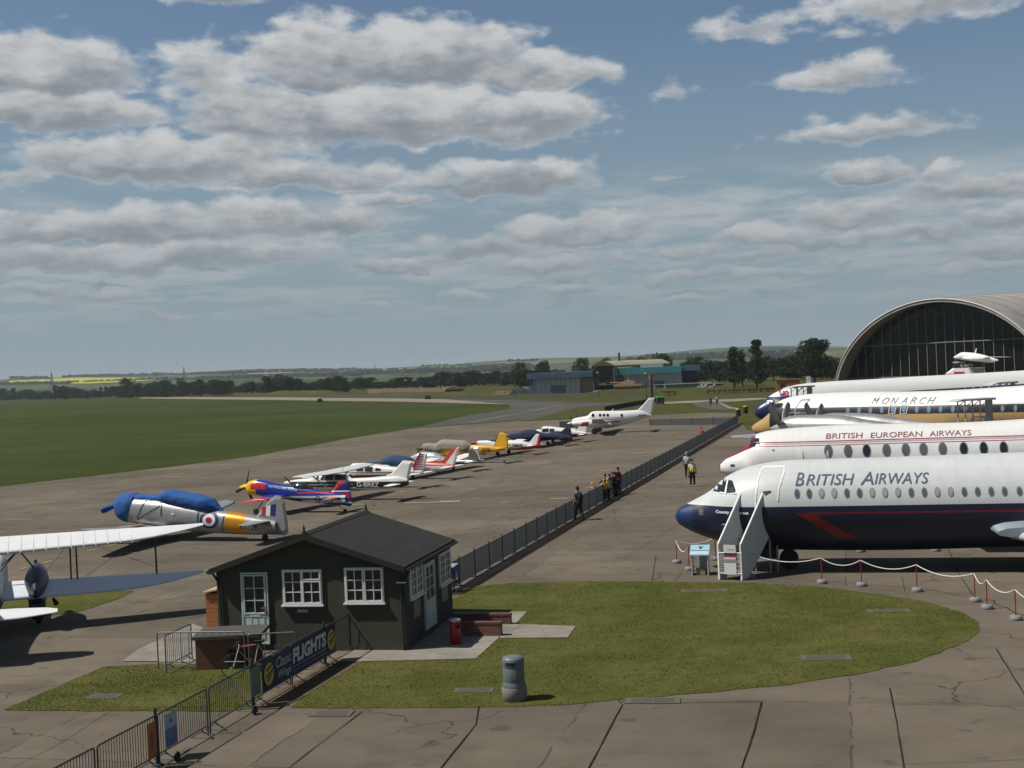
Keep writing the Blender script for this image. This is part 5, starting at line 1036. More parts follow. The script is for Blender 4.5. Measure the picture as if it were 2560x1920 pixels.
# brick bay beside the door
BR = bpy.data.materials.new('red_brick'); BR.use_nodes = True; t = NT(BR.node_tree); t.n.clear(); o_ = t.node('ShaderNodeTexCoord').outputs['Object']; s_ = t.node('ShaderNodeSeparateXYZ', {0: o_})
br = t.node('ShaderNodeTexBrick', {'Vector': t.node('ShaderNodeCombineXYZ', {0: t.m('ADD', s_.outputs[0], s_.outputs[1]), 1: s_.outputs[2]}).outputs[0], 'Color1': (.20,.072,.042,1), 'Color2': (.12,.048,.032,1), 'Mortar': (.12,.10,.08,1), 'Scale': 1.0, 'Mortar Size': .009, 'Brick Width': .225, 'Row Height': .075})
b_ = t.node('ShaderNodeBsdfPrincipled', {'Base Color': br.outputs[0], 'Roughness': .9}); t.l.new(b_.outputs[0], t.node('ShaderNodeOutputMaterial').inputs[0])
g1 = G(491, 1677); g2 = G(617, 1682)
bw_ = thing('brick_enclosure', 'low brick enclosure with a grey slab top behind the steel barriers', 'brick enclosure', g1, 0)
L_ = (g2-g1).length; MB().box((L_/2,.06+.6,.43),(L_,1.32,.86)).build('wall', BR, bw_); MB().box((L_/2+.08,.66,.91),(L_+.3,1.5,.09)).build('top_slab', mat('grey_felt_slab', (.07,.065,.06), .9), bw_)
MB().box((L_-.42,-.012,.3),(.55,.02,.5)).build('opening', mat('dark_opening', (.012,.012,.012), .9), bw_)
# low brick planter walls by the side door
for (a, b, ht, lb) in (((1129,1592),(1253,1592),.44,'nearer low brick wall beside the red bin at the hut'), ((1133,1564),(1277,1563),.36,'farther low brick wall beside the side door of the hut')):
    p, q_ = G(*a), G(*b); d = q_-p; w_ = thing('brick_wall', lb, 'wall', V(p.x,p.y,0), atan2(d.y, d.x)); L_ = d.length
    MB().box((L_/2,.11,ht/2-.035),(L_,.215,ht-.07)).build('brickwork', BR, w_); MB().box((L_/2,.11,ht-.036),(L_+.02,.24,.07)).build('coping', mat('brick_coping', (.12,.05,.035), .85, bump=.5), w_)
def bin_slot(): pass
p = G(1140, 1611); rb = thing('litter_bin', 'red cylindrical litter bin with a silver lid beside the hut', 'litter bin', p)
MB().lathe([(.15,0),(.165,.02),(.165,.68),(.17,.70),(.15,.72)], 20).build('body', mat('bin_red', (.30,.012,.015), .4), rb); MB().lathe([(.17,.70),(.175,.74),(.12,.76),(.02,.765)], 20).build('lid', SILV, rb)
MB().box((.08,-.145,.55),(.15,.05,.1)).build('opening', mat('dark_opening', (.012,.012,.012), .9), rb)
p = G(1287, 1750); gb = thing('litter_bin', 'grey plastic litter bin with domed top standing on the lawn', 'litter bin', p, 0)
GB = mat('bin_grey', (.115,.145,.155), .45, var=.08, bump=.2); BB = mat('bin_base_speckled', (.19,.19,.18), .8, var=.3, vs=30)
MB().lathe([(.27,0),(.30,.02),(.31,.30),(.295,.34)], 28).build('base', BB, gb)
MB().lathe([(.295,.34),(.297,.37),(.262,.45),(.256,.47),(.262,.49),(.262,.80),(.254,.812),(.265,.83)], 28).build('body', GB, gb)
MB().lathe([(.265,.83),(.27,.85),(.27,1.0),(.25,1.045),(.18,1.075),(.08,1.088),(.01,1.09)], 28).build('hood', GB, gb)
mb = MB(); 
for k in range(6):
    a0 = radians(-135+k*9); a1 = radians(-135+(k+1)*9); mb.add([(.274*cos(a), .274*sin(a), z) for a in (a0,a1) for z in (.875,.96)], [(0,2,3,1)])
mb.build('opening', mat('dark_opening', (.012,.012,.012), .9), gb)
MB().box((.0,-.264,.62),(.1,.01,.12)).build('emblem', mat('bin_emblem', (.17,.19,.15), .5), gb)
# drain covers
for (x, y, w, d, lb) in ((1185,1727,1.0,.42,'pale framed drain cover in the grass beside the grey bin'),(2065,1645,1.3,.6,'square drain cover set in the lawn near the curved edge'),(2222,1528,1.3,.5,'drain cover in the middle right of the lawn below the rope'),(262,1742,.85,.5,'drain cover in the small lawn left of the steel fence'),(830,1785,1.0,.5,'drain cover at the lawn edge below the banner'),(1632,1753,1.3,.5,'drain cover at the concrete edge right of the grey bin'),(1760,1478,1.6,.5,'worn drain cover in the lawn in front of the white steps')):
    p = G(x, y); t_ = thing('drain_cover', lb, 'drain cover', p, -radians(14)*.6)
    MB().box((0,0,.0),(w,d,.05)).build('frame', mat('cover_concrete', (.105,.092,.07), .95, bump=.4), t_); MB().box((-w*.2,0,.014),(w*.37,d*.72,.03)).box((w*.2,0,.014),(w*.37,d*.72,.03)).build('plate', mat('cover_iron', (.07,.062,.05), .85, bump=.4), t_)
# ================= crowd barriers and their signs =================
fa, fb = G(887, 1619), G(626, 1775); fd_ = (fb-fa).normalized(); fn = V(-fd_.y, fd_.x, 0)
if fn.y > 0: fn = -fn     # towards the camera
BLK = mat('barrier_steel', (.085,.088,.088), .5, .5, var=.3); PW_ = 2.26; BH = 1.06
def barrier(name, label, a, b, group, tone=None, feet=True, h=BH, nb=22):
    d = b-a; L = d.length; t_ = thing(name, label, 'barrier', V(a.x,a.y,0), atan2(d.y, d.x), group); m = tone or BLK
    fr = MB(); r = .021; z0 = .22
    fr.path([(.03,0,0),(.03,0,h-.05),(.045,0,h-.015),(.08,0,h),(L-.08,0,h),(L-.045,0,h-.015),(L-.03,0,h-.05),(L-.03,0,0)], r, 8).tube((.03,0,z0),(L-.03,0,z0), r*.9, n=6); fr.build('frame', m, t_)
    mb = MB()
    for k in range(1, nb): x = .03+(L-.06)*k/nb; mb.tube((x,0,z0),(x,0,h), .0085, n=5, cap=False)
    mb.build('bars', m, t_)
    if feet:
        for x in (.3, L-.3): MB().path([(x,-.28,.015),(x,0,.17),(x,.28,.015)], .017, 6).tube((x,0,.16),(x,0,z0),.017,n=6).build('foot', m, t_)
    return t_
G_B = 'grey steel crowd barriers in the slanting foreground row'
for i in range(8):
    a = fa+fd_*(PW_*i); b = a+fd_*(PW_-.05)
    pa, pb = topx(a+V(0,0,.5)), topx(b+V(0,0,.5))
    if pb[0] > 1200 or pa[0] < -300: continue
    lb = ['short run of barrier between the banner and the hut wall, first of the row','barrier carrying the right half of the blue banner','barrier carrying the left half of the blue banner and its yellow disc','barrier just left of the blue banner, with a dark wheel at its foot','barrier with the blue and white notice, left of centre of the row','barrier with the orange notice, low in the slanting row','barrier near the bottom edge, left of the orange notice','barrier cut off by the bottom left corner']
    barrier('crowd_barrier', lb[i], a, b, G_B)
for i, dist in enumerate((2.23, 6.75, 11.3)):
    p = fa+fd_*dist; t_ = thing('fence_post', ['dark post at the hut end of the banner','tall dark post at the left end of the banner','dark post between the orange and the blue notices'][i], 'post', p, 0)
    MB().tube((0,0,0),(0,0,1.22),.04,.035,8).build('shaft', mat('post_dark', (.03,.03,.03), .6), t_); MB().lathe([(.12,0),(.12,.03),(.05,.05)],10).build('base', DARK, t_)
for i, dist in enumerate((7.3, 11.0)):
    p = fa+fd_*dist+fn*.3; t_ = thing('barrier_wheel', ['black wheel under the barrier left of the banner','black wheel under the barrier by the blue notice'][i], 'wheel', p, atan2(fd_.y, fd_.x)); wheel(t_, 0, 0, .11, .06); MB().tube((0,.04,.11),(0,.32,.3),.014).build('bracket', DARK, t_)
# banner on the barriers
def onfence(px, py): 
    p = hitplane(px, py, fa+fn*.05, fn); return ((p-fa).dot(fd_), p.z)
u0, u1 = onfence(838, 1600)[0], onfence(654, 1700)[0]; bz0, bz1 = .27, 1.05
ban = thing('banner', 'navy banner reading Classic Wings Flights with two yellow discs, tied to the barriers', 'banner', fa+fn*.06+fd_*u1, atan2(-fd_.y, -fd_.x)); BW = u1-u0
BN = mat('banner_navy', (.014,.018,.085), .55, var=.08)
mb = MB(); n_ = 40
for s0 in range(n_): pass
vs_ = [V(BW*i/n_, -.006-.012*sin(i*.9)*(j/4)*(1-j/4)*2, bz0+(bz1-bz0)*j/4) for i in range(n_+1) for j in range(5)]
mb.add(vs_, [(i*5+j, (i+1)*5+j, (i+1)*5+j+1, i*5+j+1) for i in range(n_) for j in range(4)], 0, True); mb.add([v+V(0,.01,0) for v in vs_], [(i*5+j, (i+1)*5+j, (i+1)*5+j+1, i*5+j+1) for i in range(n_) for j in range(4)]); mb.build('cloth', BN, ban)
RX = lambda x, z: Matrix.Translation((x, -.03, z)) @ Matrix.Rotation(pi/2, 4, 'X')
WL = mat('banner_white', (.6,.6,.62), .6); YD = mat('banner_yellow', (.55,.42,.03), .6)
Hh = bz1-bz0
for cx in (.075, .925):
    mb = MB(); mb.add([(BW*cx+Hh*.36*cos(k*pi/16), -.026, bz0+Hh*.5+Hh*.36*sin(k*pi/16)) for k in range(32)], [tuple(range(32))]); mb.build('disc', YD, ban)
    mb = MB(); X0, Z0 = BW*cx, bz0+Hh*.5
    for P in ([(-.2,-.02),(-.08,-.07),(.12,0),(.2,.09),(.17,.1),(.05,.03),(-.1,.0)], [(-.16,.12),(.14,.2),(.16,.17),(-.1,.07)], [(-.12,-.12),(.16,-.02),(.14,-.06),(-.08,-.17)], [(.14,.0),(.2,.02),(.22,.12),(.19,.12)]):
        mb.add([(X0+x*1.1, -.031, Z0+z*1.1) for x, z in P], [tuple(range(len(P)))])
    mb.build('aeroplane_emblem', BN, ban)
textflat('Classic', RX(BW*.165, bz0+Hh*.54), 1, WL, ban, shear=.35, fit=(BW*.20, Hh*.34)); textflat('Wings', RX(BW*.19, bz0+Hh*.10), 1, WL, ban, shear=.35, fit=(BW*.165, Hh*.34))
textflat('FLIGHTS', RX(BW*.375, bz0+Hh*.38), 1, WL, ban, shear=.1, bold=.05, fit=(BW*.47, Hh*.52))
mb = MB(); rw = random.Random(4)
for row, (z_, hh_) in enumerate(((.25,.06),(.12,.045))):
    u = BW*.38
    while u < BW*.84: w_ = rw.uniform(.03,.11); mb.add([(u,-.03,bz0+Hh*z_),(u+w_,-.03,bz0+Hh*z_),(u+w_,-.03,bz0+Hh*(z_+hh_)),(u,-.03,bz0+Hh*(z_+hh_))], [(0,1,2,3)]); u += w_+.02
mb.build('small_print', mat('banner_small_print', (.22,.22,.32), .6), ban)
def notice(px0, px1, z0, z1, name, label, mt, back=0):
    u0, u1 = onfence(px1, 1800)[0], onfence(px0, 1800)[0]
    t_ = thing(name, label, 'sign', fa+fn*.05+fd_*u1, atan2(-fd_.y, -fd_.x)); MB().box(((u1-u0)/2, 0, (z0+z1)/2), (u1-u0, .012, z1-z0)).build('board', mt, t_); return t_, u1-u0
t_, w = notice(633, 655, .3, 1.0, 'notice_sign', 'plain pale translucent notice at the left end of the banner', mat('pale_green_notice', (.10,.15,.15), .4))
t_, w = notice(410, 441, .28, .98, 'notice_sign', 'white over blue notice fixed to the steel barrier', mat('notice_white', (.30,.36,.42), .5))
MB().box((w/2,-.009,.47),(w,.006,.38)).build('blue_panel', mat('notice_blue', (.03,.12,.28), .5), t_)
mb = MB()
for k in range(4): mb.add([(w*.14,-.0135,.6-k*.05),(w*(.86-.1*(k%2)),-.0135,.6-k*.05),(w*(.86-.1*(k%2)),-.0135,.618-k*.05),(w*.14,-.0135,.618-k*.05)], [(0,1,2,3)])
mb.build('small_print', mat('notice_pale', (.12,.25,.42), .5), t_)
mb = MB(); mb.add([(w/2+.045*cos(k*pi/8), -.01, .82+.07*sin(k*pi/8)) for k in range(16)], [tuple(range(16))]); mb.build('emblem', mat('notice_blue', (.03,.12,.28), .5), t_)
t_, w = notice(366, 388, .26, .98, 'notice_sign', 'orange notice with a red number 8 on the steel barrier', mat('notice_orange', (.30,.13,.045), .6))
textflat('8', Matrix.Translation((w*.28, -.012, .42)) @ Matrix.Rotation(pi/2, 4, 'X'), 1, mat('notice_red', (.30,.03,.015), .5), t_, bold=.04, fit=(w*.44,.36))
# two loose barriers around the brick enclosure
GS = mat('bright_barrier', (.16,.17,.17), .45, .5)
G_C = 'steel barriers penned round the brick enclosure'
barrier('crowd_barrier', 'barrier in front of the brick enclosure, its left half against the grass', G(394, 1675), G(617, 1674), G_C, GS, feet=False, nb=11)
barrier('crowd_barrier', 'barrier turned end on at the left of the brick enclosure', G(415, 1685), G(482, 1650), G_C, GS, nb=14)
barrier('crowd_barrier', 'barrier behind the bicycle, running up to the hut', G(622, 1682), G(745, 1676), G_C, GS, feet=False, nb=3)
# bicycle
p = G(590, 1697); bk = thing('bicycle', 'white and pink road bicycle leaning behind the barrier by the brick enclosure', 'bicycle', p, radians(4))
WF = mat('bike_white', (.6,.6,.62), .3); PK = mat('bike_pink', (.5,.12,.22), .3)
def bw2(x):
    h_ = link(bpy.data.objects.new('wheel', None), bk); h_.location = (x, 0, .34)
    n = 28; MB().rings([[V((.33+.012*cos(b))*cos(a), .012*sin(b), (.33+.012*cos(b))*sin(a)) for b in [2*pi*j/6 for j in range(6)]] for a in [2*pi*i/n for i in range(n+1)]], cap=False).build('tyre', BLACK, h_)
    mb = MB(); [mb.tube((0,0,0),(.32*cos(a),0,.32*sin(a)),.0025,n=3,cap=False) for a in [2*pi*i/14 for i in range(14)]]; mb.tube((0,-.04,0),(0,.04,0),.02).build('spokes', SILV, h_)
bw2(-.05); bw2(.97)
MB().path([(-.05,0,.34),(.12,0,.85)], .016).tube((.12,0,.85),(.13,0,.93),.018).build('fork', WF, bk)
MB().path([(.14,0,.86),(.62,0,.90)], .017).build('top_tube', PK, bk); MB().path([(.13,0,.74),(.50,0,.30)], .018).build('down_tube', PK, bk)
MB().path([(.50,0,.30),(.64,0,.92)], .016).path([(.64,0,.88),(.97,.04,.34)], .01).path([(.50,0,.30),(.97,.04,.34)], .01).build('frame', WF, bk)
MB().box((.66,0,.98),(.26,.13,.05)).build('saddle', BLACK, bk); MB().path([(.0,-.2,.82),(-.02,-.2,.93),(.11,-.2,.97),(.11,.2,.97),(-.02,.2,.93),(.0,.2,.82)], .013).build('handlebar', BLACK, bk)
MB().lathe([(.09,-.01),(.09,.01)], 14, M=Matrix.Translation((.5,-.05,.3)) @ Matrix.Rotation(pi/2, 4, 'X')).build('chainring', DARK, bk)
# swing sign / A-board behind the hut's right corner
p = G(1136, 1479); ab = thing('swing_sign', 'blue, white and yellow swing sign standing behind the hut by the fence', 'sign', p, radians(-20))
MB().box((0,0,.68),(.42,.025,.72)).build('board', mat('sign_blue', (.02,.03,.14), .4), ab); MB().prism([(-.21,.7),(-.21,1.04),(.21,1.04),(-.05,.86)], lambda u, v, t_: V(u, t_, v), -.022, .022).build('white_corner', WHITE, ab)
MB().prism([(.0,.35),(.2,.5),(.1,.72)], lambda u, v, t_: V(u, t_, v), -.02, .02).build('yellow_corner', YD, ab); MB().tube((0,0,.05),(0,0,.34),.03).box((0,0,.03),(.5,.4,.06)).build('stand', DARK, ab)

# ================= long apron fence =================
f0, f1 = G(1108, 1489), G(1846, 1058); d = (f1-f0); L_ = d.length; d.normalize()
MESH = bpy.data.materials.new('dark_mesh_panel'); MESH.use_nodes = True; t = NT(MESH.node_tree); t.n.clear(); o_ = t.node('ShaderNodeTexCoord').outputs['Object']; s_ = t.node('ShaderNodeSeparateXYZ', {0: o_})
nn = t.noise(t.vm('MULTIPLY', o_, (4,4,.4)), 1.5, 4); cc = t.mix(nn, (.075,.092,.10), (.16,.18,.19))
b_ = t.node('ShaderNodeBsdfPrincipled', {'Base Color': cc, 'Roughness': .6, 'Metallic': .2}); t.l.new(b_.outputs[0], t.node('ShaderNodeOutputMaterial').inputs[0])
fen = thing('fence', 'long grey steel fence dividing the apron from the walkway, running to the far corner', 'fence', V(f0.x,f0.y,0), atan2(d.y, d.x))
NP = 60; pw = L_/NP; FH = 1.05
pm = MB(); n_b = 22
pm.box((pw/2,0,FH-.02),(pw-.06,.035,.035)).box((pw/2,0,.12),(pw-.06,.035,.035))
for k in range(n_b): x = .06+(pw-.12)*k/(n_b-1); pm.box((x,0,FH/2+.04),(.062,.008,FH-.16))
po = pm.build('panel', MESH, fen)
qm = MB(); qm.box((0,0,(FH+.06)/2),(.05,.05,FH+.06)).box((0,.0,.02),(.18,.3,.03)); qo = qm.build('post', mat('fence_post_dark', (.03,.035,.04), .6), fen)
for i in range(1, NP+1):
    if i < NP: c = po.copy(); S.collection.objects.link(c); c.location = (i*pw, 0, 0)
    c = qo.copy(); S.collection.objects.link(c); c.location = (i*pw, 0, 0)
# dark mesh fences at the far side of the apron
SM = mat('shade_mesh_grey', (.085,.083,.076), .9, var=.25, vs=.6); SD = mat('shade_mesh_dark', (.025,.03,.025), .9)
def meshfence(a, b, h, m, label, name='fence', n=None, cat='fence'):
    d = b-a; L = d.length; t_ = thing(name, label, cat, V(a.x,a.y,0), atan2(d.y, d.x)); n = n or max(2, int(L/3))
    MB().box((L/2,0,h/2),(L,.03,h)).build('mesh', m, t_)
    for k in range(n+1): MB().box((L*k/n,0,h/2+.05),(.07,.07,h+.1)).build('post', DARK, t_)
    return t_
meshfence(G(1625,1064), G(1838,1061), .85, SM, 'low grey mesh fence from the twin turboprop to the corner of the apron')
meshfence(G(1400,1068), G(1440,1068), .8, SD, 'short dark mesh fence end behind the white low-wing aircraft')
meshfence(G(1512,1028), G(1642,1004), .85, SD, 'dark mesh fence rising behind the tail of the twin turboprop')
meshfence(G(1290,995), G(1660,992), 1.2, mat('wire_fence_dark', (.06,.065,.045), .9), 'long wire fence on the grass in front of the blue exhibition hall', n=24)
meshfence(G(800,995), G(1290,997), 1.1, mat('wire_fence_dark', (.06,.065,.045), .9), 'low dark fence along the perimeter road in the distance', n=24)
for (x, y, h, lb) in ((1846,1040,1.1,'black bollard bin with yellow top at the fence corner'), (1864,1033,1.15,'black bollard bin with yellow top beside the road, right of the fence corner')):
    p = G(x, y); t_ = thing('bollard_bin', lb, 'litter bin', p); MB().lathe([(.32,0),(.36,.05),(.34,h*.82)], 12).build('body', mat('bin_black', (.025,.025,.02), .6), t_); MB().lathe([(.37,h*.82),(.37,h*.93),(.2,h),(.02,h+.01)], 12).build('lid', mat('bin_yellow', (.35,.28,.03), .5), t_)
p = G(1651, 1011); t_ = thing('wheelie_bin', 'dark blue wheeled bin with a bright lime green lid', 'bin', p)
MB().box((0,0,.75),(1.5,1.0,1.2)).build('body', mat('bin_dark_blue', (.03,.05,.07), .6), t_); MB().prism([(-.8,1.35),(.8,1.35),(.75,1.6),(-.75,1.6)], lambda u, v, t2: V(u, t2, v), -.55, .55).build('lid', mat('lime_green', (.22,.6,.04), .5), t_)
for x in (-.6,.6): wheel(t_, x, -.35, .13, .08)

# ================= steps, lectern, ropes around the nearest airliner =================
PS = mat('steps_grey_panel', (.55,.58,.60), .5, var=.08); PSW = mat('steps_white_edge', (.72,.74,.75), .45)
s0 = G(1799, 1449); s1 = G(1855, 1451); sx = (s1-s0); SWD = sx.length; sx.normalize(); sdv = V(.74, .67, 0).normalized()
st_ = thing('boarding_steps', 'white and grey boarding steps leading up to the nearest airliner door', 'steps', V(s0.x,s0.y,0), 0)
def panel(base, poly, nm, m, th=.03):
    mb = MB(); n3 = V(sdv.y, -sdv.x, 0); q = [(base+sdv*u+V(0,0,z)-s0) for u, z in poly]; q = [V(p.x,p.y,p.z) for p in q]
    n = len(q); mb.add([p+n3*th for p in q]+[p-n3*th for p in q], [tuple(range(n)), tuple(range(2*n-1,n-1,-1))]+[(k,(k+1)%n,n+(k+1)%n,n+k) for k in range(n)]); return mb.build(nm, m, st_)
prof = [(0,.02),(0,1.3),(1.45,3.02),(2.0,3.12),(2.25,3.0),(2.25,1.55),(1.8,1.5),(.35,.02)]
for b_, nm in ((s0, 'side_panel'), (s1, 'side_panel')):
    o = panel(b_, prof, nm, PS); mb = MB(); bs = b_-s0
    mb.path([bs+V(0,0,0), bs+V(0,0,1.3), bs+sdv*1.45+V(0,0,3.02), bs+sdv*2.0+V(0,0,3.12)], .045, 6); mb.build('edge_rail', PSW, o)
mb = MB()
for k in range(9):
    c0_ = (s0+s1)/2-s0+sdv*(.25+k*.2)+V(0,0,.22+k*.225); mb.box(c0_, (SWD-.06,.26,.03), rz=atan2(sx.y,sx.x))
mb.build('treads', mat('dark_brown_treads', (.03,.02,.012), .8), st_)
mb = MB()
for k in range(9):
    c0_ = (s0+s1)/2-s0+sdv*(.12+k*.2)+V(0,0,.235+k*.225); mb.box(c0_, (SWD-.08,.03,.035), rz=atan2(sx.y,sx.x))
mb.build('tread_edges', mat('yellow_edge', (.4,.25,.03), .6), st_)
mb = MB(); [mb.tube(b_-s0+sdv*u+V(0,0,0), b_-s0+sdv*u+V(0,0,1.6), .035) for b_ in (s0, s1) for u in (1.75, 2.2)]; mb.build('support_legs', GREY, st_)
mb = MB(); z_ = V(0,0,1)
gp = lambda f, z, o=-.06: (s0.lerp(s1, f)-s0)+V(0,o,z)
mb.path([gp(0,.05),gp(0,1.0),gp(1,1.0),gp(1,.05)], .025, 6).path([gp(0,.25),gp(1,.25)], .02, 6)
for k in range(1,14): mb.tube(gp(k/14,.25),gp(k/14,1.0),.006,n=4,cap=False)
for k in range(1,9): mb.tube(gp(0,.25+.083*k),gp(1,.25+.083*k),.006,n=4,cap=False)
mb.build('gate', PSW, st_)
def brd(z0, z1, m, nm, o=-.1, f0=.22, f1=.75):
    mb = MB(); mb.add([gp(f0,z0,o),gp(f1,z0,o),gp(f1,z1,o),gp(f0,z1,o)]+[gp(f0,z0,o+.015),gp(f1,z0,o+.015),gp(f1,z1,o+.015),gp(f0,z1,o+.015)], [(0,1,2,3),(7,6,5,4),(0,4,5,1),(1,5,6,2),(2,6,7,3),(3,7,4,0)]); return mb.build(nm, m, st_)
brd(.22,1.3,mat('board_white', (.68,.69,.7), .5),'notice_board'); brd(.66,.78,GREY,'grey_stripe',-.108); brd(.93,1.0,NAVY,'blue_stripe',-.108); brd(.86,.92,RED,'red_stripe',-.108)
textflat('Closed', Matrix.Translation(gp(.35,1.1,-.112)) @ Matrix.Rotation(atan2(sx.y,sx.x), 4, 'Z') @ Matrix.Rotation(pi/2, 4, 'X'), 1, GREY, st_, fit=(.26,.09))
p = G(1752, 1436); le = thing('information_lectern', 'grey information lectern with a pale blue sloping panel beside the white steps', 'lectern', V(p.x,p.y,0), radians(-14))
for x in (-.3,.3): MB().prism([(-.25,0),(.25,0),(.25,1.02),(-.25,.78)], lambda u, v, t2: V(x+t2, u, v), -.02, .02).build('side_panel', mat('lectern_grey', (.45,.47,.49), .5), le)
MB().box((.1,.2,.45),(.3,.02,.9)).build('back_panel', mat('lectern_grey', (.45,.47,.49), .5), le)
MB().add([(-.36,-.3,.79),(.36,-.3,.79),(.36,.3,1.08),(-.36,.3,1.08),(-.36,-.3,.75),(.36,-.3,.75),(.36,.3,1.04),(-.36,.3,1.04)], [(0,1,2,3),(7,6,5,4),(0,4,5,1),(1,5,6,2),(2,6,7,3),(3,7,4,0)]).build('sloping_panel', mat('pale_blue_panel', (.28,.52,.62), .4), le)
MB().add([(-.34,-.27,.809),(.34,-.27,.809),(.34,-.08,.901),(-.34,-.08,.901)], [(0,1,2,3)]).build('text_area', mat('panel_white', (.5,.53,.58), .5), le)
MB().add([(-.34,-.08,.905),(.34,-.08,.905),(.34,-.05,.92),(-.34,-.05,.92)], [(0,1,2,3)]).add([(-.02,.05,.974),(.05,.05,.974),(.12,.22,1.056),(.04,.14,1.017),(-.06,.22,1.056)], [(0,1,2,3,4)]).build('artwork', NAVY, le)
MB().box((-.1,-.05,.12),(.12,.2,.24)).box((.08,-.02,.12),(.2,.25,.22)).build('box_inside', mat('straw_box', (.25,.22,.12), .8), le)
G_P = 'red posts with grey weights holding a white rope'
PB = mat('post_weight', (.20,.21,.215), .8, var=.2); PR = mat('post_red', (.25,.015,.03), .5); RP = mat('white_rope', (.6,.58,.55), .8)
def rpost(px, py, label):
    p = G(px, py); t_ = thing('rope_post', label, 'post', V(p.x,p.y,0), 0, G_P); MB().lathe([(.17,0),(.185,.02),(.17,.12),(.13,.14),(.03,.145)], 16).build('weight', PB, t_); MB().tube((0,0,.12),(0,0,.93),.018,n=6).build('shaft', PR, t_); return V(p.x,p.y,.9)
def rope(pts, sag, label):
    mb = MB(); base = V(pts[0].x, pts[0].y, 0)
    for a, b in zip(pts[:-1], pts[1:]):
        L = [a.lerp(b, k/10)-base-V(0,0,sag*4*(k/10)*(1-k/10)) for k in range(11)]; mb.path(L, .019, 5)
    o = mb.build('rope', RP, None, label, 'rope'); o.location = base; return o
pp_ = [(1692,1408),(1723,1426)]; q1 = [rpost(*pp_[0], 'red rope post far left, beyond the lectern'), rpost(*pp_[1], 'red rope post just left of the lectern'), ]
q0 = rpost(1789, 1400, 'red rope post behind the lectern, left of the steps')
rope([q0, q1[0]], .18, 'dull rope hanging between the two left rope posts'); rope([q1[0], q1[1], q1[1]+V(.35,.05,-.3)], .3, 'white rope sagging in front of the left posts to the lectern')
seq = [(1878,1445),(2055,1458.5),(2154,1465.5),(2293,1479),(2438,1504),(2468,1522),(2540,1550),(2640,1580)]
lbs = ['at the foot of the steps','under the red arrow of the airliner','with the drain cover in front','below the middle of the fuselage','left one of the close pair','right one of the close pair','nearest the right edge of the lawn','beyond the right edge']
qs = [rpost(x, y, 'red rope post '+l) for (x, y), l in zip(seq, lbs)]; rope(qs, .22, 'long white rope swinging along the lawn edge beside the nearest airliner')
for (x, y, l) in ((2152,1380,'under the middle of the navy fuselage'),(2340,1378,'under the wing end of the navy fuselage'),(1927,1397,'behind the nose wheel')): rpost(x, y, 'red rope post beyond the nearest airliner, '+l)
# mobile steps for the other airliners
def steps(name, label, px, py, Yd, h, w, rz, canopy=False, run=None, m=GREY, pf=1.3):
    p = atY(px, py, Yd); t_ = thing(name, label, 'steps', V(p.x,p.y,0), rz); run = run or h*1.0      # steps rise along local +x
    for y in (-w/2, w/2):
        MB().prism([(0,0),(run,0),(run+pf,0),(run+pf,h+.02),(run,h+.02),(-.1,.25)], lambda u, v, t2: V(u, y+t2, v), -.03, .03).build('side_panel', m, t_)
        MB().path([(-.1,y,.3),(-.1,y,1.2),(run,y,h+1.0),(run+pf,y,h+1.0),(run+pf,y,h)], .04, 6).build('handrail', LGREY, t_)
    mb = MB(); nst = int(h/.2)
    for k in range(nst): mb.box((run*k/nst+.1,0,.2*(k+1)-.02),(run/nst+.06,w-.06,.04))
    mb.box((run+pf/2,0,h-.02),(pf,w-.06,.05)).build('treads', mat('dark_treads', (.035,.032,.03), .8), t_)
    if canopy:
        for (x, y) in ((.2,-w/2),(.2,w/2),(run,-w/2),(run,w/2)): MB().tube((x,y,max(.6,h*x/run)),(x,y,h+2.1),.05).tube((x,y,h+1.7),(x+.5,y,h+2.1),.03).build('canopy_post', LGREY, t_)
        MB().prism([(-.6,h+2.05),(.0,h+2.22),(run+pf+.2,h+2.25),(run+pf+.2,h+2.1),(.2,h+2.1)], lambda u, v, t2: V(u, t2, v), -w/2-.15, w/2+.15).build('canopy_roof', LGREY, t_)
        MB().box((run+pf*.7,-w/2-.02,h+1.1),(pf*.6,.05,2.0)).build('canopy_side', mat('canopy_side_grey', (.33,.33,.34), .5), t_)
    return t_
steps('mobile_steps', 'grey covered boarding steps at the rear door of the black and cream airliner', 2398, 1070, 82, 2.7, 1.1, radians(5), True, run=1.2, pf=.8)
steps('mobile_steps', 'grey open boarding steps at the front door of the black and cream airliner', 1938, 1090, 93, 3.0, 1.2, radians(10), False, run=1.4, pf=.8)
steps('mobile_steps', 'covered steps seen over the front fuselage of the black and cream airliner', 1982, 1050, 109, 3.4, 1.2, radians(10), True, run=.8, pf=.8)
steps('mobile_steps', 'covered steps seen at the far right behind the white fuselages', 2490, 1030, 97, 3.3, 1.1, radians(5), True, run=.7, pf=.6)
steps('mobile_steps', 'steps with looped handrails at the front of the red-nosed airliner', 1884, 1210, 58, 2.1, 1.1, radians(-14), False, run=.9, pf=.7)

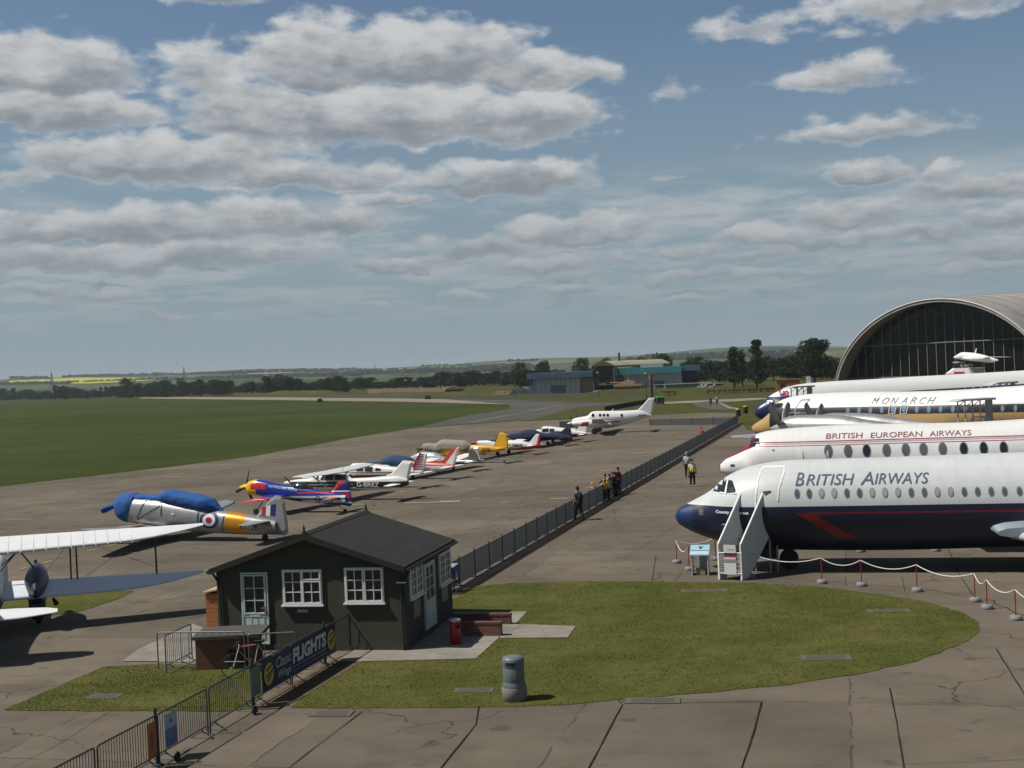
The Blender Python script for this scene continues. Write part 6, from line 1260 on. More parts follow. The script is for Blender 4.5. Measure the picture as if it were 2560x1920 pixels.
# ================= American Air Museum style hangar =================
hd = V(.697,-.717,0); nv = V(.717,.697,0)
hc = V(84.1, 253.8, 0); HW2, HH = 23.2, 18.5
han = thing('hangar', 'huge arched concrete hangar with a dark glass front', 'hangar', hc, atan2(hd.y, hd.x))   # local x along facade, local y away
def arch(t_, hw=HW2, hh=HH): return (hw*math.copysign(abs(cos(t_))**1.01, cos(t_)), hh*sin(t_)**1.08)
M_SH = ground_mat('hangar_concrete', (.30,.285,.27), (.36,.34,.32), (.22,.21,.2), .05, .3, bump=0)
N_ = 48
def shell(off, k0, k1, nrow, flip=False):
    rows = []
    for j in range(nrow+1):
        f = j/nrow; y = k0+(k1-k0)*f; sc = 1+.09*sin(pi*min(1, y/90))
        rows.append([V(arch(pi*i/N_)[0]*sc*(HW2+off)/HW2, y, arch(pi*i/N_)[1]*sc*(HH+off)/HH) for i in range(N_+1)])
    return rows
ro, ri = shell(0, 0, 90, 14), shell(-.6, 0, 90, 14)
mb = MB()
for R_s in (ro, ri):
    b0 = [p for r in R_s for p in r]; n = N_+1; mb.add(b0, [(i*n+k, i*n+k+1, (i+1)*n+k+1, (i+1)*n+k) for i in range(len(R_s)-1) for k in range(N_)], 0, True)
mb.add(ro[0]+ri[0], [(k, k+1, N_+1+k+1, N_+1+k) for k in range(N_)]); mb.add(ro[-1], [tuple(range(N_+1))])
mb.build('shell', M_SH, han)
mb = MB(); seam = MB()
for k in range(4, N_-3): pass
for j in range(1, 14): seam.rings([[p+V(0,dy,dz) for dy, dz in ((-.08,.0),(-.08,.06),(.08,.06),(.08,.0))] for p in ro[j]], cap=False)
seam.build('roof_seams', mat('seam_grey', (.2,.19,.18), .9), han)
GY = 4.5; gw = [V(arch(pi*i/N_)[0]*.97, GY, arch(pi*i/N_)[1]*.962) for i in range(N_+1)]
MB().add(gw, [tuple(range(N_+1))]).build('glass_wall', mat('hangar_glass', (.006,.007,.006), .10, 0, var=.7, vs=.06, spec=.25, fine=.3), han)
mb = MB(); MU = mat('mullion_grey', (.20,.205,.19), .6); x = -22.0
while x < 22.1:
    ct = min(1, (abs(x)/(HW2*.97))**(1/1.01)); z = HH*.962*sqrt(1-ct*ct)**1.08
    if z > 1: mb.box((x, GY-.1, z/2), (.11,.2,z))
    x += 2.0
for z in (3.2, 9.9, 15.6):
    s2 = (z/(HH*.962))**(1/1.08); xw_ = HW2*.97*(max(0,1-s2*s2)**.5)**1.01; mb.box((0, GY-.26, z), (2*xw_, .1, .2 if z < 15 else .06))
mb.build('mullions', MU, han)
fr_ = MB(); fr_.rings([[p+V(0,dy,0)+V(0,0,dz) for dy, dz in ((-.15,-.1),(-.15,.12),(.4,.12),(.4,-.1))] for p in ro[0]], cap=False); fr_.build('rim', mat('rim_pale', (.62,.61,.60), .7), han)
# ================= people =================
def skin_mesh(jts, edges, rad, root=0, sub=1):
    me = bpy.data.meshes.new('person'); me.from_pydata([tuple(j) for j in jts], edges, [])
    bm = bmesh.new(); bm.from_mesh(me); ly = bm.verts.layers.skin.verify(); bm.verts.ensure_lookup_table()
    for v, r in zip(bm.verts, rad): v[ly].radius = r if isinstance(r, tuple) else (r, r); v[ly].use_root = False
    bm.verts[root][ly].use_root = True; bm.to_mesh(me); bm.free()
    o = bpy.data.objects.new('tmp', me); S.collection.objects.link(o); m = o.modifiers.new('s', 'SKIN'); m.use_smooth_shade = True
    q = o.modifiers.new('u', 'SUBSURF'); q.levels = sub; q.render_levels = sub
    dg = bpy.context.evaluated_depsgraph_get(); out = bpy.data.meshes.new_from_object(o.evaluated_get(dg)); bpy.data.objects.remove(o); bpy.data.meshes.remove(me)
    return out
SKIN = mat('skin', (.38,.22,.15), .6)
def person(px, py, h, rz, label, top, legs, hair, shoes=(.02,.02,.02), lean=0, arms=(None, None), stride=.0, short=False, longs=False, hat=None, bag=None, vest=None, group=None, kid=False, skirt=None):
    p = G(px, py); k = h/1.78; hs = 1.12 if kid else 1.0
    t_ = thing('person', label, 'person', V(p.x,p.y,0), rz, group)         # faces local -y
    ly = -lean
    J = {'pel':(0,0,.95),'bel':(0,ly*.3,1.1),'che':(0,ly*.8,1.32),'nec':(0,ly*1.05-.0,1.47),'jaw':(0,ly*1.15-.03,1.56),'hea':(0,ly*1.2-.01,1.67),'cro':(0,ly*1.2+.01,1.76)}
    R = {'pel':(.15,.115),'bel':(.14,.105),'che':(.165,.115),'nec':(.055,.055),'jaw':(.065,.075),'hea':(.078,.092),'cro':(.05,.06)}
    for sg, s_ in ((1,'r'),(-1,'l')):
        d = stride*sg
        J['hip'+s_] = (sg*.095,d*.15,.88); J['kne'+s_] = (sg*.10,-d*.5-.01,.49); J['ank'+s_] = (sg*.105,-d*.95+.02,.09); J['toe'+s_] = (sg*.115,-d*.95-.15,.035)
        R['hip'+s_] = .092; R['kne'+s_] = .062; R['ank'+s_] = .042; R['toe'+s_] = .035
        a = arms[0 if sg > 0 else 1] or ((.235,.03,1.12),(.245,-.05,.86))
        J['sho'+s_] = (sg*.17,ly*.9,1.41); J['elb'+s_] = (sg*a[0][0],a[0][1]+ly*.8,a[0][2]); J['wri'+s_] = (sg*a[1][0],a[1][1]+ly*.8,a[1][2])
        R['sho'+s_] = .056; R['elb'+s_] = .041; R['wri'+s_] = .027
    K = list(J); ix = {n: i for i, n in enumerate(K)}
    E_ = [('pel','bel'),('bel','che'),('che','nec'),('nec','jaw'),('jaw','hea'),('hea','cro')]
    for s_ in 'rl': E_ += [('pel','hip'+s_),('hip'+s_,'kne'+s_),('kne'+s_,'ank'+s_),('ank'+s_,'toe'+s_),('che','sho'+s_),('sho'+s_,'elb'+s_),('elb'+s_,'wri'+s_)]
    def sub(names, grow, mt, nm, cut={}):
        idx = [n for n in K if n in names]; j = {n: i for i, n in enumerate(idx)}
        P = [Vector(J[n])*k for n in idx]
        for n, (to, f) in cut.items(): P[j[n]] = (Vector(J[n])*k).lerp(Vector(J[to])*k, f)
        rr = [tuple((x+grow)*k for x in R[n]) if isinstance(R[n], tuple) else (R[n]+grow)*k for n in idx]
        me = skin_mesh(P, [(j[a], j[b]) for a, b in E_ if a in j and b in j], rr, 0); me.materials.append(mt)
        return link(bpy.data.objects.new(nm, me), t_)
    body = sub(K, 0, SKIN, 'body')
    # hands and facial features joined into the body mesh
    mb = MB()
    for s_, sg in (('r',1),('l',-1)):
        w = Vector(J['wri'+s_])*k; d = (w-Vector(J['elb'+s_])*k).normalized(); side = d.cross(V(0,0,1)) if abs(d.z) < .9 else V(0,1,0); side.normalize(); pn = d.cross(side)
        mb.rings([[w+d*u*k+(side*cos(b)*.042+pn*sin(b)*.016)*k*ww for b in [2*pi*q/8 for q in range(8)]] for u, ww in ((-.01,.6),(.04,1),(.09,.95))])
        for f in range(4):
            o_ = (f-1.5)*.019; L = (.062,.075,.07,.055)[f]; a_ = w+d*.085*k+side*o_*k; b_ = a_+d*L*.55*k+pn*.008*k; mb.tube(a_, b_, .009*k, .008*k, 5).tube(b_, b_+d*L*.45*k+pn*.022*k, .008*k, .006*k, 5)
        a_ = w+d*.03*k-side*.038*k; mb.tube(a_, a_+(d*.035-side*.03)*k, .011*k, .009*k, 5).tube(a_+(d*.035-side*.03)*k, a_+(d*.065-side*.03)*k+pn*.01*k, .009*k, .007*k, 5)
    hc_ = Vector(J['hea'])*k; mb.tube(hc_+V(0,-.085,.0)*k, hc_+V(0,-.108,-.03)*k, .008*k, .014*k, 6)
    for sg in (1,-1): mb.ball(hc_+V(sg*.084,.005,-.015)*k, .02*k, 5, sc=(.4,.8,1.3))
    n0 = len(body.data.vertices); me2 = bpy.data.meshes.new('x'); me2.from_pydata([tuple(v) for v in mb.v], [], mb.f); bm = bmesh.new(); bm.from_mesh(body.data); bm.from_mesh(me2); bmesh.ops.recalc_face_normals(bm, faces=bm.faces); bm.to_mesh(body.data); bm.free()
    mb = MB(); [mb.ball(hc_+V(sg*.03,-.088,.0)*k, .011*k, 5) for sg in (1,-1)]; mb.build('eyes', DARK, t_)
    MB().tube(hc_+V(-.02,-.088,-.055)*k, hc_+V(.02,-.088,-.055)*k, .006*k, n=5).build('mouth', mat('lips', (.3,.1,.08), .6), t_)
    hm_ = mat('hair_%d' % int(hair[0]*1000), hair, .8)
    MB().ball(hc_+V(0,.018,.028)*k, .104*k, 10, sc=(.95,1.02,1.0)).ball(hc_+V(0,.05,-.03)*k, .08*k, 8).build('hair', hm_, t_)
    c2 = lambda c, n: mat('%s_%d_%d_%d' % (n, c[0]*999, c[1]*999, c[2]*999), c, .85, bump=.3, bs=60)
    up = ['pel','bel','che','shor','shol','elbr','elbl']+(['wrir','wril'] if longs else [])
    cut = {} if longs else {'elbr':('shor',.25),'elbl':('shol',.25)}
    if longs: cut = {'wrir':('elbr',.12),'wril':('elbl',.12)}
    cut['pel'] = ('bel',.0)
    sub(up, .03, c2(top, 'shirt'), 'shirt', cut)
    cut = {'ankr':('kner',.0),'ankl':('knel',.0)}; lg = ['pel','hipr','hipl','kner','knel']+([] if short else ['ankr','ankl'])
    sub(lg, .022, c2(legs, 'trousers'), 'trousers', {} if short else {})
    if skirt: MB().rings([[V(r*cos(a)*k, r*.8*sin(a)*k, z*k) for a in [2*pi*q/14 for q in range(14)]] for r, z in ((.15,1.0),(.2,.8),(.24,.55))]).build('skirt', c2(skirt, 'skirt'), t_)
    sh = MB()
    for s_ in 'rl': a_, b_ = Vector(J['ank'+s_])*k, Vector(J['toe'+s_])*k; sh.rings([[a_.lerp(b_, u)+V(.062*w_*cos(q_)*k, 0, (-.02+.045*w_*hh_*sin(q_))*k) for q_ in [2*pi*z/8 for z in range(8)]] for u, w_, hh_ in ((-.4,.7,1),(0,.9,1.3),(.6,1,.8),(1.15,.85,.6),(1.35,.4,.4))])
    for i, v in enumerate(sh.v): v.z = max(v.z, .002)
    sh.build('shoes', c2(shoes, 'shoe'), t_)
    if vest: sub(['pel','bel','che','shor','shol'], .052, mat('hi_vis_yellow', (.70,.90,.04), .6), 'hi_vis_vest', {'shor':('che',.25),'shol':('che',.25)}); MB().box((0,-.165*k,1.2*k),(.05*k,.04*k,.42*k)).build('shirt_front', c2(top, 'shirt'), t_)
    if hat: MB().ball(hc_+V(0,.0,.045)*k, .112*k, 10, sc=(1,1,.8)).lathe([(.13*k,0),(.15*k,.01),(.1*k,.03)], 12, c=hc_+V(0,-.02,.02)*k).build('hat', c2(hat, 'hat'), t_)
    if bag:
        b = MB(); b.ball((0,(.21+ly*-.5*-1)*1*k,1.2*k), .2*k, 8, sc=(.85,.62,1.25)).build('backpack', c2(bag, 'bag'), t_)
        MB().path([(.1*k,.16*k,1.4*k),(.11*k,-.12*k,1.42*k),(.11*k,-.14*k,1.15*k)], .02*k, 5).path([(-.1*k,.16*k,1.4*k),(-.11*k,-.12*k,1.42*k),(-.11*k,-.14*k,1.15*k)], .02*k, 5).build('bag_straps', c2(bag, 'bag'), t_)
    return t_
BRN = (.03,.015,.008); away = pi
reach = ((.26,-.22,1.16),(.24,-.46,1.05))
person(1448, 1301, 1.80, radians(215), 'man in blue T-shirt with a large black backpack leaning on the fence', (.035,.07,.2), (.028,.03,.02), BRN, arms=(((.24,.05,1.15),(.25,-.05,.9)), ((.34,-.12,1.2),(.50,-.24,1.06))), stride=.22, bag=(.01,.01,.012), lean=.05)
person(1732, 1217, 1.80, radians(12), 'man in lime reflective vest and black trousers standing on the walkway', (.5,.55,.6), (.008,.008,.009), BRN, vest=True, arms=(((.26,.03,1.14),(.26,-.04,.9)), None), stride=.06)
person(1719, 1194, 1.80, radians(170), 'grey-haired man in pale blue shirt seen from behind on the walkway', (.38,.45,.55), (.02,.018,.02), (.3,.28,.25), stride=.15)
G_K = 'school party leaning over the apron fence'
kids = [(1513,1254,1.34,'child in yellow top and yellow cap, left of the front pair at the fence',(.5,.36,.03),(.012,.012,.014),(.42,.33,.08),None),
 (1522,1252,1.36,'child in yellow bib and cap, right of the front pair at the fence',(.52,.38,.04),(.012,.012,.014),(.5,.42,.1),None),
 (1516,1243,1.45,'child in a pink and maroon cap behind the yellow pair',(.09,.01,.025),(.014,.012,.014),BRN,(.22,.03,.1)),
 (1527,1241,1.4,'dark-haired child in maroon jumper beside the maroon cap',(.10,.008,.02),(.014,.012,.014),BRN,None),
 (1534,1238,1.45,'child in maroon with an arm raised in the middle of the school party',(.13,.012,.03),(.02,.02,.022),BRN,None),
 (1540,1240,1.5,'child in black jumper next to the bushy-haired woman in the party',(.02,.012,.015),(.012,.012,.014),BRN,None)]
for i, (x, y, h, lb, c, l, hr, ht) in enumerate(kids):
    person(x, y, h, radians(222+(12 if i % 2 else -8)), lb, c, l, hr, arms=(reach, reach), longs=True, hat=ht, lean=.05, group=G_K, kid=True)
person(1547, 1236, 1.72, radians(225), 'bushy-haired woman with red handbag at the right end of the school party', (.10,.02,.03), (.04,.04,.045), (.07,.03,.02), arms=(reach, None), longs=True, group=G_K)
person(1489, 1262, 1.30, radians(215), 'child in pale cap leaning far over the apron fence, left of the party', (.35,.2,.1), (.1,.1,.1), (.5,.48,.45), arms=(((.25,-.3,1.3),(.25,-.55,1.35)), reach), lean=.25, group=G_K)
person(1757, 1105, 1.45, radians(200), 'child in red top beyond the fence near the far corner', (.4,.03,.04), (.4,.4,.4), BRN, lean=.2)
person(1777, 1014, 1.75, radians(20), 'person in a bright blue top walking on the far road', (.02,.05,.35), (.012,.012,.015), BRN, stride=.15)
person(1793, 1012, 1.78, radians(10), 'person in a white top and dark trousers walking beside the blue top', (.5,.5,.52), (.02,.025,.04), BRN, stride=.15)

# ================= vegetation =================
def leafcrown(n, clumps, leaf, mat_, seed, name='crown', asp=1.0, flat=.75):
    """leaf-sized quads spread through the clumps; clumps: (x,y,z,r)"""
    rnd = random.Random(seed); vs = []; fs = []
    tot = sum(c[3]**2 for c in clumps)
    for (cx, cy, cz, r) in clumps:
        m = int(n*r*r/tot)
        for _ in range(m):
            u = rnd.uniform(-1,1); a = rnd.uniform(0, 2*pi); q = r*(rnd.uniform(.55,1.06)**.6); s = sqrt(1-u*u)
            bump = 1+.22*noise.noise(V(s*cos(a)*2+cx, s*sin(a)*2+cy, u*2+cz)*1.3)
            p = V(cx+q*s*cos(a)*bump, cy+q*s*sin(a)*bump, cz+q*u*flat*bump)
            nrm = V(rnd.gauss(0,1), rnd.gauss(0,1), rnd.gauss(.5,1)).normalized(); t1 = nrm.orthogonal().normalized(); t2 = nrm.cross(t1); L = leaf*rnd.uniform(.6,1.3)
            b = len(vs); vs += [p-t1*L-t2*L*.6, p+t1*L-t2*L*.5, p+t1*L*.8+t2*L*.7, p-t1*L*.7+t2*L*.6]; fs.append((b,b+1,b+2,b+3))
    me = bpy.data.meshes.new(name); me.from_pydata([tuple(v) for v in vs], [], fs); me.materials.append(mat_); return me
def leafmat(name, c1, c2):
    m = bpy.data.materials.new(name); m.use_nodes = True; t = NT(m.node_tree); t.n.clear(); g_ = t.node('ShaderNodeNewGeometry'); ob = t.node('ShaderNodeObjectInfo')
    n = t.noise(g_.outputs['Position'], .22, 4, .6); f = t.m('ADD', t.sm(n, .35, .65), t.m('MULTIPLY_ADD', g_.outputs['Random Per Island'], .5, -.25), clamp=True)
    c = t.mix(f, c1, c2); c = t.mix(t.m('MULTIPLY', ob.outputs['Random'], .5), c, tuple(x*.6 for x in c2))
    b = t.node('ShaderNodeBsdfPrincipled', {'Base Color': c, 'Roughness': .75, 'Specular IOR Level': .15}); t.l.new(b.outputs[0], t.node('ShaderNodeOutputMaterial').inputs[0]); return m
LM1 = leafmat('oak_foliage', (.014,.026,.008), (.034,.055,.014)); LM2 = leafmat('poplar_foliage', (.025,.042,.015), (.055,.08,.03)); LM3 = leafmat('bright_foliage', (.03,.06,.012), (.06,.10,.022)); BK = mat('bark', (.06,.048,.036), .95, bump=.5)
def clumpset(seed, n, w, h, z0, rr=(.2,.34), topw=.5):
    rnd = random.Random(seed); o = []
    for i in range(n):
        f = rnd.uniform(0,1); ww = w*(1-(1-topw)*f)*(.45+.55*min(1, f*4+.3)); a = rnd.uniform(0, 2*pi); q = ww*rnd.uniform(.15,.72); r = h*rnd.uniform(*rr)*.8
        o.append((q*cos(a), q*sin(a), z0+r*.6+f*(h-r*1.3), r))
    return o
def maketree(name, seed, H_, Wd, z0, lm, nl, leaf, nc=16, topw=.5, rr=(.2,.34)):
    cl = clumpset(seed, nc, Wd/2, H_-z0, z0, rr, topw); cm = leafcrown(nl, cl, leaf, lm, seed)
    tm = MB(); tm.rings([[V(r*cos(a)+.1*sin(z), r*sin(a), z) for a in [2*pi*q/8 for q in range(8)]] for r, z in ((H_*.03,0),(H_*.022,z0*.5),(H_*.018,z0*1.1),(H_*.01,H_*.75))])
    for (x, y, z, r) in cl[:7]: tm.tube((.05,0,z0+(z-z0)*.3), (x*.85,y*.85,z), H_*.009, H_*.003, 5)
    t_ = thing(name, 'x', 'tree'); tr = tm.build('trunk', BK, t_); cr_ = link(bpy.data.objects.new('crown', cm), t_); return t_
def place(src, px, py, hpx, label, group, wsc=1.0, H0=10.0, name=None, first=set()):
    p = G(px, py) if py > hz(px)+9 else atY(px, py, 1150); s_ = (hpx*p.y/FP)/H0
    o = src if src.name not in first else tree_copy(src)
    first.add(src.name); o.location = (p.x, p.y, 0); o.scale = (s_*wsc, s_*wsc, s_); o.rotation_euler = (0, 0, random.uniform(0, 6.28)); o['label'] = label
    if group: o['group'] = group
    elif 'group' in o: del o['group']
    return o
OAK = [maketree('broadleaf_tree', s, 10, 10.5, .8, LM1, 2600, .26, 20) for s in (3, 4, 5)]
BUSH = [maketree('bushy_tree', s, 10, 13, .3, LM1, 2200, .30, 18, .6) for s in (11, 12)]
POP = [maketree('poplar_tree', s, 10, 2.6, .9, LM1, 1300, .2, 18, .4, (.1,.17)) for s in (21, 22)]
GT = 'dark trees along the far edge of the airfield'
x = -30
rnd = random.Random(5)
while x < 320:
    place(rnd.choice(BUSH+OAK), x, 1001.5-x*.022, rnd.uniform(19, 32), 'dark bushy tree in the hedge line at the far left edge of the airfield', GT, rnd.uniform(1.1,1.5)); x += rnd.uniform(10, 17)
x = 300
while x < 560:
    place(rnd.choice(BUSH+OAK), x, 995.5-(x-300)*.022, rnd.uniform(24, 40), 'dark tree in the tall hedge beyond the middle of the green field', GT+' centre', rnd.uniform(1.1,1.4)); x += rnd.uniform(9, 15)
for i, x in enumerate((253, 266, 278, 290)): place(POP[i % 2], x, 995, 30, ['first','second','third','fourth'][i]+' from the left of four thin poplars in the far hedge', 'thin poplars in the far hedge', 1.15)
for i, (x, h) in enumerate(((5,30),(35,32),(139,42),(150,36),(161,40))): place(POP[i % 2], x, 1001, h, ['leftmost thin poplar at the frame edge','thin poplar near the left frame edge','left one of three poplars below the tall mast','middle one of three poplars below the tall mast','right one of three poplars below the tall mast'][i], 'thin poplars at the far left', 1.4)
for i, (x, y, h, w, lb) in enumerate(((70,999,28,1.3,'rounded tree left of the mast'),(320,993,50,1.1,'tall dark tree just right of the four thin poplars'),(372,992,36,1.3,'broad dark tree right of the yellow field end'),(410,992,42,1.1,'dark tree in the tall clump centre left'),(455,991,46,1.0,'tallest of the dark clump below the left hills'),(500,990,44,1.1,'dark rounded tree with the big clump'),(540,989,42,1.3,'large rounded dark tree at the right end of the left clump'),(575,988,40,1.2,'dark tree ending the tall hedge'),
   (672,985,45,1.0,'left tree of the dense clump left of the white vans'),(695,984,48,1.05,'middle tree of the dense clump by the white vans'),(720,984,46,1.05,'right tree of the dense clump by the white vans'),(745,982,38,1.1,'low right edge tree of the clump by the white vans'),
   (822,981,40,1.0,'left tree of the square dark clump right of the vans'),(842,981,41,1.0,'middle tree of the square dark clump right of the vans'),(862,981,38,.9,'right tree of the square dark clump right of the vans'),(905,978,33,1.1,'lone dark tree right of the square clump'))):
    place((OAK+BUSH)[i % 5], x, y, h, lb, None, w)
x = 600
while x < 1330:
    place(rnd.choice(BUSH+OAK), x, 984-(x-600)*.031+rnd.uniform(-1,1), rnd.uniform(20, 34)+(8 if x > 1100 else 0), 'dark tree in the long wooded line behind the far museum exhibits', 'wooded line across the middle distance', rnd.uniform(1.2,1.6)); x += rnd.uniform(11, 19)
x = 1300
while x < 1560:
    place(rnd.choice(BUSH+OAK), x, 972-(x-1300)*.04, rnd.uniform(40, 55), 'green tree standing behind the blue exhibition hall roof', 'trees behind the exhibition hall', rnd.uniform(.9,1.2)); x += rnd.uniform(16, 30)
BRI = maketree('bright_tree', 31, 10, 10, 1, LM3, 2600, .26, 18)
for i, (x, y, h, w, lb) in enumerate(((1300,965,60,1.1,'green tree at the left end of the exhibition hall'),(1362,962,64,.9,'darker round tree behind the left hall roof'),(1455,960,66,1.1,'green tree just left of the hall entrance arch'),(1518,958,63,.8,'treetop peeping over the entrance arch'),(1605,955,62,1.1,'small green tree right of the hall entrance arch'),(1658,955,72,1.15,'bright green rounded tree over the right hall roof'))):
    place(BRI if i in (0,2,4,5,3) else OAK[0], x, y, h, lb, None, w)
for i, x in enumerate((1729, 1748)): place(POP[i], x, 950, 60, ['left','right'][i]+' one of two narrow trees over the right end of the hall', 'two narrow trees over the hall', 1.6)
x = 1715
while x < 2090:
    place(rnd.choice(OAK+BUSH), x, 958-(x-1715)*.03, rnd.uniform(50, 66), 'dark tree in the wood right of the exhibition hall', 'dark wood right of the hall', rnd.uniform(.9,1.25)); x += rnd.uniform(13, 22)
BIG = maketree('large_tree', 41, 10, 9.6, 1.1, LM1, 15000, .13, 60, .62, (.12,.2)); place(BIG, 2036, 956, 114, 'very large dark round-topped tree left of the arched hangar', None, 1.18)
P1 = maketree('tall_poplar', 51, 10, 3.0, 1.6, LM2, 5200, .10, 34, .45, (.07,.12)); P2 = maketree('tall_poplar', 52, 10, 3.6, 1.4, LM2, 6000, .10, 38, .3, (.07,.12)); P3 = maketree('tall_poplar', 53, 10, 2.4, 1.6, LM2, 3600, .10, 26, .4, (.07,.12))
place(P1, 1893, 980, 132, 'tallest slender poplar with pale trunk left of the big dark tree', None, 1.2); place(P2, 1836, 978, 112, 'second slender poplar, fuller below, left of the tallest', None, 1.25); place(P3, 1856, 976, 104, 'thin young poplar between the two taller ones', None, 1.1)
# far hedgerows and woods on the hills, one mass
mb_ = []; rnd = random.Random(9); vs, fs = [], []
def hedge(pts, n, s0):
    for _ in range(n):
        f = rnd.random()*(len(pts)-1); i = int(f); a, b = pts[i], pts[min(i+1, len(pts)-1)]; q = a.lerp(b, f-i); s = s0*.42*rnd.uniform(.5,1.5)
        for k in range(5):
            c = q+V(rnd.uniform(-s,s), rnd.uniform(-s,s), 0); c.z = hill(c.x, c.y)+rnd.uniform(.2,1)*s; r = s*rnd.uniform(.5,.9); b0 = len(vs)
            for u, v in ((-1,-.6),(1,-.7),(.8,.8),(-.7,.9)): vs.append((c.x+u*r, c.y+rnd.uniform(-1,1)*r, c.z+v*r))
            fs.append((b0,b0+1,b0+2,b0+3))
def lineof(px0, px1, fy, n=14):
    o = [march(px0+(px1-px0)*i/n, fy(i/n)) for i in range(n+1)]; return [p for p in o if p is not None]
for (a, b, fy, n, s) in ((0,170,lambda f: 962-2*f,140,9),(-20,120,lambda f: 946+3*f,160,12),(170,400,lambda f: 957-8*f,110,6),(160,420,lambda f: 944-6*f,260,11),(380,620,lambda f: 938-4*f,140,9),(350,900,lambda f: 951-9*f,260,8),(500,1300,lambda f: 947-20*f,420,9),(600,1200,lambda f: 934-14*f,130,8),(860,1330,lambda f: 936-14*f,420,10),(1200,1330,lambda f: 919-6*f,120,9),(1560,2000,lambda f: 903-12*f,300,12),(1600,1980,lambda f: 896-10*f,300,12),(600,900,lambda f: 928.5-5*f,120,8),(980,1180,lambda f: 917-4*f,80,7),(1270,1340,lambda f: 904-1*f,40,10)):
    L = lineof(a, b, fy)
    if len(L) > 1: hedge(L, n, s)
me = bpy.data.meshes.new('distant_woods'); me.from_pydata(vs, [], fs); me.materials.append(LM1); tag(link(bpy.data.objects.new('distant_woods', me)), 'dark hedgerows and small woods scattered over the distant hills', 'woods', kind='stuff')

# ================= exhibition hall and the far exhibits =================
hall = thing('exhibition_hall', 'long grey exhibition hall with a blue roof band and curved entrance canopy', 'building', G(1325, 993), -.13)
hp = hall.location; YH = hp.y
def hx_(px, py=960): p = atY(px, py, YH); return p.x-hp.x, p.z
def hz_at(px, py): return atY(px, py, YH).z
GW = mat('cladding_grey_blue', (.46,.50,.55), .6, var=.06, vs=.3); BLR = mat('blue_truss_band', (.07,.12,.21), .5, var=.5, vs=.8); CY = mat('turquoise_band', (.05,.22,.25), .4, var=.5, vs=.25); DB = mat('dark_blue_end', (.012,.018,.05), .6)
def blk(px0, px1, ztop, zbot, y0, y1, m, nm): 
    a, b = hx_(px0)[0], hx_(px1)[0]; return MB().box(((a+b)/2, (y0+y1)/2, (ztop+zbot)/2), (b-a, y1-y0, ztop-zbot)).build(nm, m, hall)
zt = hz_at(1400, 945); zb = hz_at(1400, 931)
zr_ = hz_at(1650, 933); zrt = hz_at(1650, 917)
blk(1332,1450,zt,-.2,0,25,GW,'wall'); blk(1318,1482,zb,zt+.01,-1.2,26,BLR,'roof_band'); blk(1448,1482,hz_at(1465,943),0,1,20,mat('tan_wall', (.34,.25,.16), .8),'entrance_wall')
blk(1560,1702,zr_,1.2,2,26,GW,'wall'); blk(1548,1702,zrt,zr_+.01,0,27,CY,'roof_band'); blk(1703,1740,zr_+.4,1.2,2.5,26,DB,'end_wall'); blk(1704,1748,zrt,zr_+.41,1,27,BLR,'roof_band')
blk(1488,1534,hz_at(1510,965-1)+.01,1.0,3,20,mat('entrance_dark', (.012,.013,.014), .5),'entrance'); blk(1486,1536,hz_at(1510,915),hz_at(1510,942),2,20,mat('entrance_glass', (.03,.03,.028), .3),'entrance_glass')
a, b = hx_(1480)[0], hx_(1538)[0]; za_, zb3 = hz_at(1510, 903), hz_at(1510, 915)
mb = MB(); n=14; R1 = [V(a+(b-a)*i/n, -1, zb3+(za_-zb3)*sin(pi*i/n)) for i in range(n+1)]
mb.add(R1+[p+V(16,38,0) for p in R1], [(i,i+1,n+2+i,n+1+i) for i in range(n)], 0, True); mb.add([p-V(0,0,.5) for p in R1]+[p+V(16,38,-.5) for p in R1], [(i,i+1,n+2+i,n+1+i) for i in range(n)], 0, True); mb.build('curved_roof', mat('cream_roof', (.40,.38,.24), .6), hall)
mb = MB(); mb.add(R1+[V(a,-.9,zb3-.2),V(b,-.9,zb3-.2)], [tuple(range(n+1))]); mb.build('gable_glazing', mat('gable_tan', (.16,.13,.06), .5), hall)
mb = MB(); mb.box(((a+b)/2+14, 22, (zb3+1)/2), ((b-a)*.96, 34, zb3-1.2)).build('hall_block', mat('cladding_pale', (.40,.41,.41), .6), hall)
for px in (1484, 1536): x = hx_(px)[0]; MB().box((x,-.6,zb3/2),(.5,.5,zb3)).build('column', mat('blue_column', (.08,.13,.22), .5), hall)
for px in (1326, 1330): x = hx_(px)[0]; MB().box((x,-.4,zt/2),(.4,.4,zt)).build('column', mat('blue_column', (.08,.13,.22), .5), hall)
for (p0_, p1_, yy, zz0, zz1) in ((1376,1414,-.05,0,hz_at(1395,963)),(1632,1658,1.9,1.2,hz_at(1645,952))): blk(p0_, p1_, zz1, zz0, yy-.05, yy+.1, mat('shutter_grey', (.16,.18,.21), .5), 'shutter')
for i in range(9):
    x = hx_(1340+i*12.5)[0]; MB().box((x,-.03,zt/2),(.12,.05,zt)).build('cladding_joint', mat('joint_dark', (.17,.20,.23), .6), hall)
x = hx_(1547)[0]; z0_ = hz_at(1547, 915); MB().tube((x,8,z0_),(x,8,z0_+4),.3).build('flue', DARK, hall)
